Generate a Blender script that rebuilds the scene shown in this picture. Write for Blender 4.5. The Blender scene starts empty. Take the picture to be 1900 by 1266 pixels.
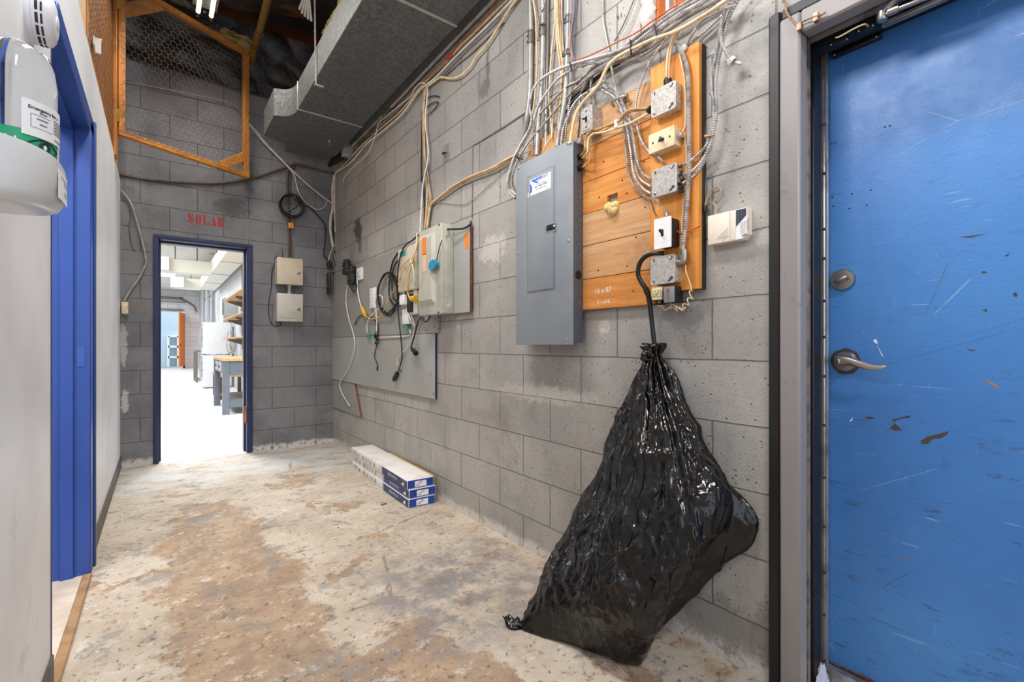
import bpy, bmesh, math, random
from math import sin, cos, pi, radians as R
from mathutils import Vector as V, Matrix, noise as mn

S = bpy.context.scene
COL = S.collection
random.seed(7)

# ------------------------------------------------------------------ camera
YAW = R(36.9)
F = 872.5                       # focal length in pixels of the 1900 px wide frame
CX, CY, CH = 950.0, 640.75, 1.025
cam = bpy.data.cameras.new('camera')
cam.sensor_width = 36.0
cam.lens = F / 1900 * 36
cam.shift_y = (CY - 633) / 1900
cam.clip_start = 0.02
co = bpy.data.objects.new('camera', cam)
co.location = (0, 0, CH)
co.rotation_euler = (pi / 2, 0, -YAW)
COL.objects.link(co)
S.camera = co

# ------------------------------------------------------------------ view, world, lights
S.view_settings.view_transform = 'Standard'
S.view_settings.look = 'None'
S.view_settings.gamma = 1
S.view_settings.use_curve_mapping = False
S.view_settings.exposure = 0.45

W_ = bpy.data.worlds.new('World')
S.world = W_
W_.use_nodes = True
bg = W_.node_tree.nodes['Background']
bg.inputs['Color'].default_value = (0.80, 0.88, 1.0, 1)
bg.inputs['Strength'].default_value = 1.5


def area(name, loc, size, power, color=(1, 1, 1), rot=(0, 0, 0), spread=pi):
    l = bpy.data.lights.new(name, 'AREA')
    l.shape = 'RECTANGLE'
    l.size, l.size_y = size
    l.energy = power
    l.color = color
    l.spread = spread
    o = bpy.data.objects.new(name, l)
    o.location = loc
    o.rotation_euler = rot
    COL.objects.link(o)
    return o


# the fluorescent fitting seen at the top of the picture, an unseen one nearer, and fill added behind the camera
area('light_corridor', (0.25, 4.0, 3.70), (0.30, 1.15), 16, (1.0, 0.95, 0.88), spread=R(125))
area('light_near', (0.30, 1.75, 3.75), (0.30, 1.15), 36, (1.0, 0.96, 0.91), spread=R(140))
area('light_fill_behind', (0.30, -1.6, 3.70), (0.30, 1.15), 52, (1.0, 0.97, 0.94))
# bright fittings of the white workshop beyond the doorway
area('light_workshop', (0.35, 6.5, 3.25), (0.5, 1.2), 80, (0.98, 0.99, 1.0))
for i, y in enumerate((8.0, 11.5, 15.5, 19.0, 23.0)):
    area('light_workshop', (-0.6, y, 3.30), (1.2, 0.5), 62, (0.97, 0.985, 1.0))
area('light_side_room', (-1.6, 2.4, 2.3), (0.6, 1.2), 12, (1, 0.95, 0.9))
area('light_over_partition', (-1.5, 1.0, 3.15), (0.7, 1.2), 62, (0.97, 0.98, 1.0), rot=(0, -R(60), 0))

# ------------------------------------------------------------------ pixel rays onto the planes of the room
SN, CS = sin(YAW), cos(YAW)
XR, YB, XL = 1.4746, 5.105, -0.258    # right wall, back wall, left partition


def PX(px, py, X=XR):
    u, v = (px - CX) / F, (CY - py) / F
    d = X / (SN + u * CS)
    return V((X, d * (CS - u * SN), CH + v * d))


def PY(px, py, Y=YB):
    u, v = (px - CX) / F, (CY - py) / F
    d = Y / (CS - u * SN)
    return V((d * (SN + u * CS), Y, CH + v * d))


def PZ(px, py, z=0.0):
    u, v = (px - CX) / F, (CY - py) / F
    d = (z - CH) / v
    return V((d * (SN + u * CS), d * (CS - u * SN), z))


def WR(px, py, off=0.0):
    return PX(px, py, XR - off)


def WB(px, py, off=0.0):
    return PY(px, py, YB - off)


# ------------------------------------------------------------------ materials
def lin(c):
    f = lambda x: x / 12.92 if x <= 0.04045 else ((x + 0.055) / 1.055) ** 2.4
    return (f(c[0] / 255), f(c[1] / 255), f(c[2] / 255), 1)


class NT:
    def __init__(s, name):
        s.m = bpy.data.materials.new(name)
        s.m.use_nodes = True
        s.t = s.m.node_tree
        s.b = s.t.nodes['Principled BSDF']
        s.out = s.t.nodes['Material Output']
        s._pos = None

    def n(s, typ, **kw):
        nd = s.t.nodes.new(typ)
        for k, v in kw.items():
            setattr(nd, k, v)
        return nd

    def put(s, sock, v):
        if hasattr(v, 'is_linked') or hasattr(v, 'links'):
            s.t.links.new(v, sock)
        else:
            if sock.type == 'RGBA' and len(v) == 3:
                v = (*v, 1)
            sock.default_value = v

    def pos(s):
        if s._pos is None:
            s._pos = s.n('ShaderNodeTexCoord').outputs['Object']
        return s._pos

    def sep(s):
        nd = s.n('ShaderNodeSeparateXYZ')
        s.put(nd.inputs[0], s.pos())
        return nd.outputs

    def comb(s, x, y, z=0.0):
        nd = s.n('ShaderNodeCombineXYZ')
        for i, v in enumerate((x, y, z)):
            s.put(nd.inputs[i], v)
        return nd.outputs[0]

    def map(s, loc=(0, 0, 0), scale=(1, 1, 1), rot=(0, 0, 0), vec=None):
        nd = s.n('ShaderNodeMapping')
        s.put(nd.inputs['Vector'], vec or s.pos())
        nd.inputs['Location'].default_value = loc
        nd.inputs['Scale'].default_value = scale
        nd.inputs['Rotation'].default_value = rot
        return nd.outputs[0]

    def math(s, op, a, b=0.0, clamp=False):
        nd = s.n('ShaderNodeMath', operation=op, use_clamp=clamp)
        s.put(nd.inputs[0], a)
        s.put(nd.inputs[1], b)
        return nd.outputs[0]

    def noise(s, scale=5, detail=6, rough=0.6, dist=0.0, vec=None):
        nd = s.n('ShaderNodeTexNoise')
        s.put(nd.inputs['Vector'], vec or s.pos())
        nd.inputs['Scale'].default_value = scale
        nd.inputs['Detail'].default_value = detail
        nd.inputs['Roughness'].default_value = rough
        nd.inputs['Distortion'].default_value = dist
        return nd.outputs['Fac']

    def voro(s, scale=5, feature='F1', vec=None, out='Distance'):
        nd = s.n('ShaderNodeTexVoronoi', feature=feature)
        s.put(nd.inputs['Vector'], vec or s.pos())
        nd.inputs['Scale'].default_value = scale
        return nd.outputs[out]

    def step(s, v, a, b, lo=0.0, hi=1.0):
        nd = s.n('ShaderNodeMapRange', interpolation_type='SMOOTHSTEP')
        s.put(nd.inputs['Value'], v)
        for i, x in zip(('From Min', 'From Max', 'To Min', 'To Max'), (a, b, lo, hi)):
            nd.inputs[i].default_value = x
        return nd.outputs[0]

    def mix(s, fac, a, b, blend='MIX'):
        nd = s.n('ShaderNodeMix', data_type='RGBA', blend_type=blend)
        s.put(nd.inputs['Factor'], fac)
        s.put(nd.inputs['A'] if False else nd.inputs[6], a)
        s.put(nd.inputs[7], b)
        return nd.outputs[2]

    def bump(s, h, strength=0.3, dist=0.01, prev=None):
        nd = s.n('ShaderNodeBump')
        nd.inputs['Strength'].default_value = strength
        nd.inputs['Distance'].default_value = dist
        s.put(nd.inputs['Height'], h)
        if prev is not None:
            s.put(nd.inputs['Normal'], prev)
        s.put(s.b.inputs['Normal'], nd.outputs[0])
        return nd.outputs[0]

    def set(s, color=None, rough=None, metal=None, **kw):
        if color is not None:
            s.put(s.b.inputs['Base Color'], color)
        if rough is not None:
            s.put(s.b.inputs['Roughness'], rough)
        if metal is not None:
            s.put(s.b.inputs['Metallic'], metal)
        for k, v in kw.items():
            s.put(s.b.inputs[k], v)
        return s.m


MAT = {}


def simple(name, c, rough=0.5, metal=0.0, c2=None, scale=8, lo=0.45, hi=0.65, bump=0.0, bscale=60, stretch=(1, 1, 1), **kw):
    t = NT(name)
    col = lin(c)
    if c2:
        f = t.step(t.noise(scale, 6, 0.65, vec=t.map(scale=stretch)), lo, hi)
        col = t.mix(f, lin(c), lin(c2))
    if bump:
        t.bump(t.noise(bscale, 4, vec=t.map(scale=stretch)), bump, 0.004)
    MAT[name] = t.set(col, rough, metal, **kw)
    return MAT[name]


def block_wall(name, ax, y0, z0, base, alt, dirt, marks=(), dark_amt=1.0):
    t = NT(name)
    x, y, z = t.sep()
    h = y if ax == 'Y' else x
    vec = t.comb(t.math('SUBTRACT', h, y0), t.math('SUBTRACT', z, z0))
    wob = t.noise(3.0, 3)
    vec2 = t.n('ShaderNodeVectorMath', operation='ADD')
    t.put(vec2.inputs[0], vec)
    t.put(vec2.inputs[1], t.comb(t.math('MULTIPLY', t.math('SUBTRACT', t.noise(14, 3), 0.5), 0.006),
                                 t.math('MULTIPLY', t.math('SUBTRACT', t.noise(11, 3), 0.5), 0.006)))
    br = t.n('ShaderNodeTexBrick')
    br.offset = 0.5
    t.put(br.inputs['Vector'], vec2.outputs[0])
    for k, v in (('Scale', 1.0), ('Mortar Size', 0.0034), ('Mortar Smooth', 0.6), ('Bias', 0.0), ('Brick Width', 0.4064), ('Row Height', 0.2032)):
        br.inputs[k].default_value = v
    br.inputs['Color1'].default_value = (0, 0, 0, 1)
    br.inputs['Color2'].default_value = (1, 1, 1, 1)
    br.inputs['Mortar'].default_value = (0.5, 0.5, 0.5, 1)
    fac = br.outputs['Fac']
    col = t.mix(t.step(t.noise(2.2, 7, 0.62), 0.40, 0.66), lin(base), lin(alt))
    col = t.mix(t.math('MULTIPLY', br.outputs['Color'], 0.2), col, lin(dirt))
    # grime runs: vertical streaks and blotches of their own shape
    st = t.step(t.noise(3.0, 8, 0.7, vec=t.map(scale=(5, 5, 0.7))), 0.56, 0.74)
    col = t.mix(t.math('MULTIPLY', st, 0.35 * dark_amt), col, lin(dirt))
    bl = t.step(t.noise(1.3, 8, 0.68, vec=t.map(loc=(3.1, 1.7, 5.2))), 0.57, 0.72)
    col = t.mix(t.math('MULTIPLY', bl, 0.55 * dark_amt), col, lin(dirt))
    # pores of the concrete block, filled with dirt
    po = t.noise(150, 3, 0.6)
    pores = t.step(po, 0.60, 0.70)
    col = t.mix(t.math('MULTIPLY', pores, 0.5), col, lin((70, 66, 62)))
    # worn spots of pale undercoat
    ch = t.step(t.noise(5.0, 9, 0.75, vec=t.map(loc=(9.1, 4.0, 2.2))), 0.70, 0.735)
    col = t.mix(t.math('MULTIPLY', ch, 0.55), col, lin((205, 198, 190)))
    col = t.mix(t.math('MULTIPLY', fac, 0.44), col, lin((52, 48, 44)))
    # peeling white paint and efflorescence along the floor
    ef = t.step(t.math('SUBTRACT', z, t.math('MULTIPLY', t.noise(8, 7, 0.7), 0.11)), -0.025, 0.015, 1, 0)
    ef = t.math('MULTIPLY', ef, t.step(t.noise(26, 5, 0.7), 0.36, 0.5))
    col = t.mix(t.math('MULTIPLY', ef, 0.9), col, lin((214, 208, 202)))
    # larger pits of the cast block face
    pv = t.voro(46, 'F1')
    pit = t.math('MULTIPLY', t.step(pv, 0.10, 0.24, 1, 0), t.step(t.noise(19, 4), 0.48, 0.56))
    col = t.mix(t.math('MULTIPLY', pit, 0.6), col, lin((74, 70, 66)))
    # paint smears and worn spots at their places on the wall
    for (my, mz, ry, rz, mc, amt) in marks:
        dy = t.math('DIVIDE', t.math('ADD', t.math('SUBTRACT', h, my), t.math('MULTIPLY', t.math('SUBTRACT', t.noise(16, 8, 0.75), 0.5), min(ry, .12) * 3.0)), ry)
        dz = t.math('DIVIDE', t.math('ADD', t.math('SUBTRACT', z, mz), t.math('MULTIPLY', t.math('SUBTRACT', t.noise(19, 8, 0.75, vec=t.map(loc=(4, 2, 7))), 0.5), min(rz, .12) * 3.0)), rz)
        rr = t.math('SQRT', t.math('ADD', t.math('MULTIPLY', dy, dy), t.math('MULTIPLY', dz, dz)))
        col = t.mix(t.math('MULTIPLY', t.step(rr, 0.65, 1.0, 1, 0), amt), col, lin(mc))
    po = t.math('ADD', po, t.math('MULTIPLY', pit, 1.5))
    hgt = t.math('SUBTRACT', t.math('MULTIPLY', po, -0.16), t.math('MULTIPLY', fac, 0.9))
    hgt = t.math('ADD', hgt, t.math('MULTIPLY', t.noise(32, 4), 0.3))
    t.bump(hgt, 1.0, 0.007)
    MAT[name] = t.set(col, t.step(t.noise(6, 4), 0.3, 0.7, 0.42, 0.68), 0.0)


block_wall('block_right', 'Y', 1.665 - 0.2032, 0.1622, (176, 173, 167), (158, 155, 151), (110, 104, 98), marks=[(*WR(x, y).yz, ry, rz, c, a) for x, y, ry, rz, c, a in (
    (664, 428, .13, .13, (58, 54, 54), .85), (668, 455, .05, .10, (74, 70, 68), .6), (905, 130, .022, .14, (112, 108, 106), .8), (898, 165, .06, .06, (116, 112, 110), .75),
    (915, 462, .14, .09, (206, 201, 193), .55), (1122, 606, .035, .035, (212, 200, 192), .8), (1110, 598, .08, .05, (150, 136, 128), .5),
    (1020, 690, .16, .10, (134, 132, 132), .5), (1260, 590, .10, .06, (110, 112, 118), .5), (1420, 440, .03, .03, (196, 190, 180), .6),
    (1416, 1180, .05, .10, (120, 104, 92), .5), (1330, 1150, .16, .10, (120, 116, 112), .5),
    (1000, 730, .45, .05, (196, 192, 184), .45), (900, 770, .25, .04, (148, 142, 134), .5))])
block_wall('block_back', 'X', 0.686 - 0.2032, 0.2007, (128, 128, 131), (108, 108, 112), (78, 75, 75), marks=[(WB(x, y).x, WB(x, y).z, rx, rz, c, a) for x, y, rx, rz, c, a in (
    (462, 330, .05, .22, (72, 72, 78), .6), (430, 385, .18, .10, (74, 72, 74), .6), (452, 490, .06, .14, (84, 84, 88), .5), (263, 572, .04, .03, (136, 106, 70), .7),
    (229, 640, .03, .22, (198, 192, 186), .6), (231, 745, .03, .12, (204, 198, 192), .7))])
block_wall('block_white', 'Y', 0.1, 0.2007, (236, 238, 240), (228, 231, 235), (206, 208, 210), dark_amt=0.3)
block_wall('block_white_far', 'X', 0.1, 0.2007, (236, 238, 240), (228, 231, 235), (206, 208, 210), dark_amt=0.3)


def floor_mat():
    t = NT('floor_concrete')
    x, y, z = t.sep()
    wx = t.math('ADD', x, t.math('MULTIPLY', t.math('SUBTRACT', t.noise(1.6, 10, 0.74), 0.5), 1.0))
    wy = t.math('ADD', y, t.math('MULTIPLY', t.math('SUBTRACT', t.noise(1.9, 8, 0.68, vec=t.map(loc=(4, 4, 0))), 0.5), 1.0))
    cream = t.mix(t.step(t.noise(3, 6, 0.6), 0.35, 0.65), lin((198, 187, 171)), lin((178, 165, 148)))
    # bare brown concrete where the paint has worn through along the walking line
    d = t.math('ABSOLUTE', t.math('SUBTRACT', wx, 0.24))
    a = t.math('MULTIPLY', t.step(d, 0.17, 0.25, 1, 0), t.math('MULTIPLY', t.step(wy, 1.0, 1.05), t.step(wy, 3.6, 3.64, 1, 0)))
    d2 = t.math('ABSOLUTE', t.math('SUBTRACT', wx, 0.55))
    b = t.math('MULTIPLY', t.step(d2, 0.30, 0.33, 1, 0), t.step(wy, 1.52, 1.56, 1, 0))
    isl = t.step(t.noise(2.4, 9, 0.66, vec=t.map(loc=(7.7, 2.2, 0))), 0.58, 0.60)
    bare = t.math('MAXIMUM', t.math('MAXIMUM', a, b), t.math('MULTIPLY', isl, t.step(wy, 4.3, 4.4, 1, 0)))
    brown = t.mix(t.step(t.noise(5, 8, 0.7), 0.35, 0.65), lin((178, 151, 123)), lin((150, 127, 106)))
    brown = t.mix(t.math('MULTIPLY', t.step(t.noise(1.7, 6, vec=t.map(loc=(1, 8, 0))), 0.5, 0.66), 0.6), brown, lin((136, 118, 104)))
    col = t.mix(bare, cream, brown)
    # pale rim of lifting paint
    mot = t.step(t.noise(6.5, 10, 0.76, vec=t.map(loc=(1.5, 9.3, 0))), 0.50, 0.60)
    col = t.mix(t.math('MULTIPLY', mot, 0.5), col, lin((176, 156, 132)))
    mot2 = t.step(t.noise(11, 10, 0.78, vec=t.map(loc=(4.5, 2.3, 0))), 0.55, 0.62)
    col = t.mix(t.math('MULTIPLY', mot2, 0.55), col, lin((216, 210, 200)))
    # grey scuffs and old glue marks
    gs = t.step(t.noise(4.2, 10, 0.74, vec=t.map(loc=(2.5, 6.3, 0), scale=(1, 0.8, 1))), 0.555, 0.605)
    col = t.mix(t.math('MULTIPLY', gs, 0.62), col, lin((132, 130, 128)))
    gs2 = t.step(t.noise(9.0, 10, 0.78, vec=t.map(loc=(12.5, 3.3, 0))), 0.575, 0.62)
    col = t.mix(t.math('MULTIPLY', gs2, 0.6), col, lin((98, 92, 88)))
    fine = t.step(t.noise(34, 8, 0.75), 0.565, 0.61)
    col = t.mix(t.math('MULTIPLY', fine, 0.8), col, lin((92, 84, 76)))
    fine2 = t.step(t.noise(26, 8, 0.75, vec=t.map(loc=(5, 1, 2))), 0.60, 0.64)
    col = t.mix(t.math('MULTIPLY', fine2, 0.5), col, lin((224, 218, 208)))
    # slate-purple stain by the bag and rust by the wall
    dx, dy = t.math('SUBTRACT', wx, 1.0), t.math('SUBTRACT', wy, 1.75)
    rr = t.math('SQRT', t.math('ADD', t.math('MULTIPLY', dx, dx), t.math('MULTIPLY', t.math('MULTIPLY', dy, dy), 0.6)))
    pur = t.math('MULTIPLY', t.step(rr, 0.22, 0.50, 1, 0), t.step(t.noise(7, 8, 0.7), 0.38, 0.6))
    col = t.mix(t.math('MULTIPLY', pur, 0.75), col, lin((120, 115, 120)))
    rust = t.math('MULTIPLY', t.step(x, 1.25, 1.46), t.step(t.noise(6, 8, 0.7, vec=t.map(loc=(3, 3, 3))), 0.5, 0.62))
    col = t.mix(t.math('MULTIPLY', rust, 0.6), col, lin((150, 110, 70)))
    # bluish grey blotches by the doorway
    blu = t.math('MULTIPLY', t.step(wy, 3.9, 4.35), t.step(t.noise(3.1, 10, 0.72, vec=t.map(loc=(8, 1, 0), scale=(1, 1.6, 1))), 0.42, 0.58))
    col = t.mix(t.math('MULTIPLY', blu, 0.8), col, lin((196, 200, 202)))
    # cracks
    cr = t.voro(0.9, 'DISTANCE_TO_EDGE', vec=t.map(loc=(0.3, 0.1, 0), scale=(0.7, 1, 0)))
    cn = t.math('ADD', cr, t.math('MULTIPLY', t.math('SUBTRACT', t.noise(7, 6, 0.7), 0.5), 0.05))
    crack = t.math('MULTIPLY', t.step(t.math('ABSOLUTE', cn), 0.0, 0.006, 1, 0), t.step(t.noise(2, 3), 0.47, 0.56))
    col = t.mix(t.math('MULTIPLY', crack, 0.65), col, lin((112, 88, 66)))
    # same slab in the workshop beyond, its overexposed white put into the colour
    wh = t.step(t.math('ADD', y, t.math('MULTIPLY', t.noise(9, 6), 0.08)), 5.12, 5.17)
    col = t.mix(wh, col, t.mix(t.step(t.noise(1.2, 7, vec=t.map(scale=(0.6, 2.5, 1))), 0.45, 0.7), lin((232, 232, 232)), lin((205, 206, 206))))
    t.bump(t.math('ADD', t.math('MULTIPLY', t.noise(40, 6, 0.7), 0.5), t.math('MULTIPLY', bare, -0.25)), 0.35, 0.004)
    MAT['floor'] = t.set(col, t.step(t.noise(5, 6), 0.3, 0.7, 0.48, 0.78), 0.0)


floor_mat()


def wood(name, c, c2, axis='X', rough=0.6, scale=1.0, dark=(92, 52, 18)):
    t = NT(name)
    sc = {'X': (0.9, 14, 14), 'Y': (14, 0.9, 14), 'Z': (14, 14, 0.9)}[axis]
    g = t.noise(2.2 * scale, 6, 0.6, 1.2, vec=t.map(scale=sc))
    col = t.mix(t.step(g, 0.3, 0.7), lin(c), lin(c2))
    gr = t.step(t.noise(6 * scale, 5, 0.7, 0.6, vec=t.map(scale=sc)), 0.52, 0.72)
    col = t.mix(t.math('MULTIPLY', gr, 0.35), col, lin(dark))
    st = t.step(t.noise(2.6, 7, 0.7, vec=t.map(loc=(3, 5, 1))), 0.54, 0.72)
    col = t.mix(t.math('MULTIPLY', st, 0.6), col, lin(dark))
    t.bump(g, 0.25, 0.003)
    MAT[name] = t.set(col, rough, 0)


wood('wood_stud', (206, 140, 62), (176, 108, 40), 'Z')
wood('wood_rail', (206, 140, 62), (176, 108, 40), 'X')
wood('wood_pale', (222, 192, 146), (204, 168, 120), 'X', dark=(160, 120, 76))
wood('wood_plank', (214, 148, 74), (196, 122, 54), 'Y', dark=(110, 62, 26))
wood('wood_plank_grey', (206, 164, 120), (190, 138, 90), 'Y', dark=(104, 66, 40))
wood('wood_upright', (226, 152, 70), (208, 130, 48), 'Z', dark=(150, 86, 30))
wood('wood_dark', (128, 76, 44), (96, 54, 32), 'X', dark=(48, 26, 14))
wood('wood_bench', (216, 182, 138), (190, 150, 104), 'Y', dark=(120, 84, 56))


def scuffed(name, c, scuff, dirt, rough=0.45, amt=0.5, chips=None, **kw):
    t = NT(name)
    col = t.mix(t.step(t.noise(1.6, 6), 0.35, 0.7), lin(c), lin(tuple(int(v * 0.93) for v in c)))
    s1 = t.step(t.noise(5, 9, 0.75, vec=t.map(scale=(1, 1, 1))), 0.60, 0.68)
    col = t.mix(t.math('MULTIPLY', s1, amt * 0.6), col, lin(dirt))
    s2 = t.step(t.noise(60, 6, 0.7, vec=t.map(scale=(1, 1, 0.06))), 0.60, 0.72)
    col = t.mix(t.math('MULTIPLY', s2, amt), col, lin(scuff))
    if chips:
        s3 = t.step(t.noise(24, 8, 0.8), 0.675, 0.69)
        col = t.mix(s3, col, lin(chips))
    t.bump(t.noise(70, 4), 0.12, 0.003)
    MAT[name] = t.set(col, rough, 0, **kw)


scuffed('partition', (244, 246, 252), (214, 216, 224), (186, 180, 170), 0.4, 0.45)
scuffed('navy', (35, 45, 86), (52, 60, 96), (36, 38, 60), 0.42, 0.5, chips=(190, 190, 196))
scuffed('blue_frame', (40, 76, 158), (58, 90, 164), (40, 62, 120), 0.38, 0.4)
scuffed('frame_black', (27, 28, 32), (44, 44, 48), (18, 17, 17), 0.45, 0.5)
scuffed('frame_grey', (146, 140, 138), (120, 114, 112), (88, 82, 78), 0.42, 0.5, chips=(70, 64, 60))
scuffed('ply_grey', (150, 149, 144), (164, 163, 158), (120, 112, 102), 0.45, 0.35)
scuffed('ply_grey_low', (166, 167, 162), (180, 180, 176), (132, 126, 116), 0.45, 0.35)
scuffed('bench_grey', (112, 120, 130), (180, 184, 188), (70, 74, 80), 0.5, 0.6, chips=(210, 210, 210))


def blue_door():
    t = NT('blue_door')
    x, y, z = t.sep()
    base = t.mix(t.step(t.noise(1.3, 6), 0.35, 0.7), lin((72, 134, 202)), lin((62, 120, 190)))
    wear = t.step(t.noise(2.0, 6), 0.35, 0.7)
    # brush marks, scratches, chips to the primer, more of them towards the kick zone
    low = t.step(z, 0.25, 1.25, 1, 0.25)
    b1 = t.step(t.noise(90, 5, 0.7, vec=t.map(rot=(0.5, 0, 0), scale=(1, 0.25, 1))), 0.56, 0.74)
    col = t.mix(t.math('MULTIPLY', b1, 0.36), base, lin((52, 96, 150)))
    b2 = t.step(t.noise(80, 5, 0.7, vec=t.map(rot=(1.1, 0, 0), scale=(1, 1, 0.12))), 0.62, 0.78)
    col = t.mix(t.math('MULTIPLY', b2, 0.3), col, lin((150, 186, 224)))
    sc = t.step(t.noise(10, 9, 0.78, vec=t.map(rot=(0.25, 0, 0), scale=(1, 0.8, 3.4))), 0.605, 0.64)
    col = t.mix(t.math('MULTIPLY', t.math('MULTIPLY', sc, low), 0.75), col, lin((64, 66, 72)))
    sc2 = t.step(t.noise(16, 9, 0.8, vec=t.map(loc=(2, 2, 7), rot=(-0.3, 0, 0), scale=(1, 0.7, 4))), 0.635, 0.655)
    col = t.mix(t.math('MULTIPLY', t.math('MULTIPLY', sc2, low), 0.8), col, lin((126, 104, 96)))
    sc3 = t.step(t.noise(12, 9, 0.8, vec=t.map(loc=(7, 1, 3), rot=(0.6, 0, 0), scale=(1, 0.35, 5))), 0.635, 0.65)
    col = t.mix(t.math('MULTIPLY', sc3, 0.55), col, lin((188, 208, 230)))
    for k, (ang, sc_, lo) in enumerate(((0.35, 2.2, .0035), (-0.5, 1.9, .0030), (0.15, 2.7, .0030))):
        vv = t.map(loc=(1.3 * k, 2.1 * k, 0.7 * k), rot=(ang, 0, 0), scale=(1, 0.35, 1))
        ln = t.voro(sc_ * 2, 'DISTANCE_TO_EDGE', vec=vv)
        ln = t.math('MULTIPLY', t.step(ln, 0, lo, 1, 0), t.step(t.noise(5, 4, vec=t.map(loc=(k, 3, k))), 0.52, 0.6))
        col = t.mix(t.math('MULTIPLY', ln, 0.45), col, lin((44, 66, 104)) if k != 1 else lin((170, 196, 224)))
    scf = t.step(t.noise(4.5, 10, 0.8, vec=t.map(loc=(3, 6, 1), scale=(1, 0.6, 1.4))), 0.57, 0.66)
    col = t.mix(t.math('MULTIPLY', t.math('MULTIPLY', scf, low), 0.5), col, lin((38, 74, 118)))
    for k, ang in enumerate((0.2, -0.35, 0.8)):
        hs = t.step(t.noise(70, 3, 0.6, vec=t.map(loc=(k * 2, 1, 3), rot=(ang, 0, 0), scale=(1, 0.05, 1))), 0.66, 0.72)
        hs = t.math('MULTIPLY', hs, t.step(t.noise(6, 4, vec=t.map(loc=(k * 3, 2, 5))), 0.5, 0.6))
        col = t.mix(t.math('MULTIPLY', hs, 0.6), col, lin((40, 62, 96)) if k != 1 else lin((150, 184, 220)))
    rustz = t.math('SUBTRACT', z, t.math('MULTIPLY', t.noise(14, 6, 0.7), 0.09))
    col = t.mix(t.step(rustz, -0.005, 0.012, 1, 0), col, lin((122, 66, 26)))
    t.bump(t.noise(110, 5, 0.7), 0.3, 0.002)
    MAT['blue_door'] = t.set(col, t.step(t.noise(8, 6), 0.3, 0.7, 0.30, 0.46), 0)


blue_door()


def galv(name, c, c2, rough=0.45, metal=0.7, scale=70):
    t = NT(name)
    v = t.voro(scale, 'F1', out='Color')
    sp = t.n('ShaderNodeSeparateColor')
    t.put(sp.inputs[0], v)
    col = t.mix(sp.outputs[0], lin(c), lin(c2))
    col = t.mix(t.math('MULTIPLY', t.step(t.noise(4, 6), 0.45, 0.7), 0.4), col, lin(tuple(int(x * .8) for x in c)))
    MAT[name] = t.set(col, rough, metal)


galv('galv_duct', (120, 124, 122), (92, 95, 94), 0.5, 0.55, 60)
galv('galv_box', (206, 202, 196), (166, 162, 158), 0.42, 0.55, 110)
galv('galv_plate', (204, 201, 196), (170, 168, 164), 0.4, 0.4, 120)

simple('conduit', (176, 174, 168), 0.4, 0.35, (146, 143, 138), 14)
simple('conduit_dark', (118, 114, 106), 0.45, 0.35, (92, 88, 82), 14)
simple('bx', (196, 192, 190), 0.34, 0.45, (150, 146, 142), 30)
simple('bx_dark', (160, 150, 142), 0.38, 0.45, (116, 106, 98), 30)
simple('cream_cable', (226, 200, 160), 0.5, 0, (206, 174, 128), 20)
simple('tan_cable', (190, 152, 104), 0.5, 0, (160, 122, 80), 20)
simple('white_cable', (226, 222, 214), 0.45, 0, (204, 198, 188), 20)
simple('grey_cable', (168, 162, 152), 0.5, 0, (142, 134, 124), 20)
simple('brown_cable', (94, 78, 64), 0.6, 0, (70, 58, 48), 20)
simple('black_cable', (22, 22, 24), 0.42)
simple('orange_wire', (196, 92, 44), 0.45)
simple('blue_wire', (58, 104, 156), 0.45)
simple('sky_wire', (120, 164, 200), 0.45)
simple('yellow_cable', (214, 176, 84), 0.45)
simple('yellow_plug', (222, 170, 60), 0.4)
simple('black_plastic', (24, 24, 26), 0.4)
simple('black_gloss', (18, 18, 20), 0.2)
simple('white_plastic', (234, 234, 234), 0.35)
simple('ivory', (226, 210, 176), 0.4, 0, (206, 186, 146), 16)
simple('cream_plastic', (234, 222, 206), 0.4)
simple('keypad_dark', (56, 60, 72), 0.3)
simple('panel_grey', (140, 147, 154), 0.38, 0.1, (132, 138, 146), 3)
simple('panel_shaded', (86, 91, 98), 0.42, 0.1)  # panel grey darkened: the side face's shade is put into the colour
simple('disconnect', (186, 184, 172), 0.4, 0.05, (170, 166, 152), 5)
simple('telecom', (196, 190, 174), 0.45, 0, (180, 172, 154), 6)
simple('beige_cabinet', (206, 194, 172), 0.42, 0, (194, 180, 156), 4)
simple('pale_cabinet', (198, 194, 184), 0.42, 0, (186, 180, 168), 4)
simple('chrome', (214, 214, 214), 0.18, 1.0)
simple('brushed', (176, 170, 164), 0.3, 1.0)
simple('screw', (196, 196, 196), 0.3, 0.9)
simple('brass', (176, 142, 72), 0.35, 0.8)
simple('dark_metal', (46, 44, 44), 0.45, 0.6)
simple('aluminium', (176, 174, 174), 0.36, 0.75, (140, 136, 134), 12)
simple('primer', (74, 62, 56), 0.55, 0, (52, 44, 42), 14)
simple('red_paint', (176, 20, 16), 0.55)
simple('teal', (40, 150, 142), 0.5)
simple('blue_tag', (42, 140, 178), 0.35)
simple('orange_label', (236, 128, 36), 0.6)
simple('pale_orange_label', (226, 186, 156), 0.6, 0, (206, 176, 150), 60)
simple('green_plastic', (38, 150, 96), 0.35)
simple('paper', (240, 240, 242), 0.7)
simple('ink', (40, 40, 46), 0.7)
simple('grey_ink', (128, 130, 138), 0.7)
simple('sticker_blue', (44, 120, 206), 0.5)
simple('sticker_indigo', (66, 84, 190), 0.5)
simple('sticker_peach', (240, 196, 172), 0.5)
simple('eye_green', (20, 160, 112), 0.5)
simple('chalk', (224, 212, 196), 0.9)
simple('foam', (222, 196, 136), 0.9, 0, (186, 150, 90), 40, bump=0.8, bscale=50)
simple('carton', (230, 226, 224), 0.55, 0, (216, 210, 206), 6)
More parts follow.
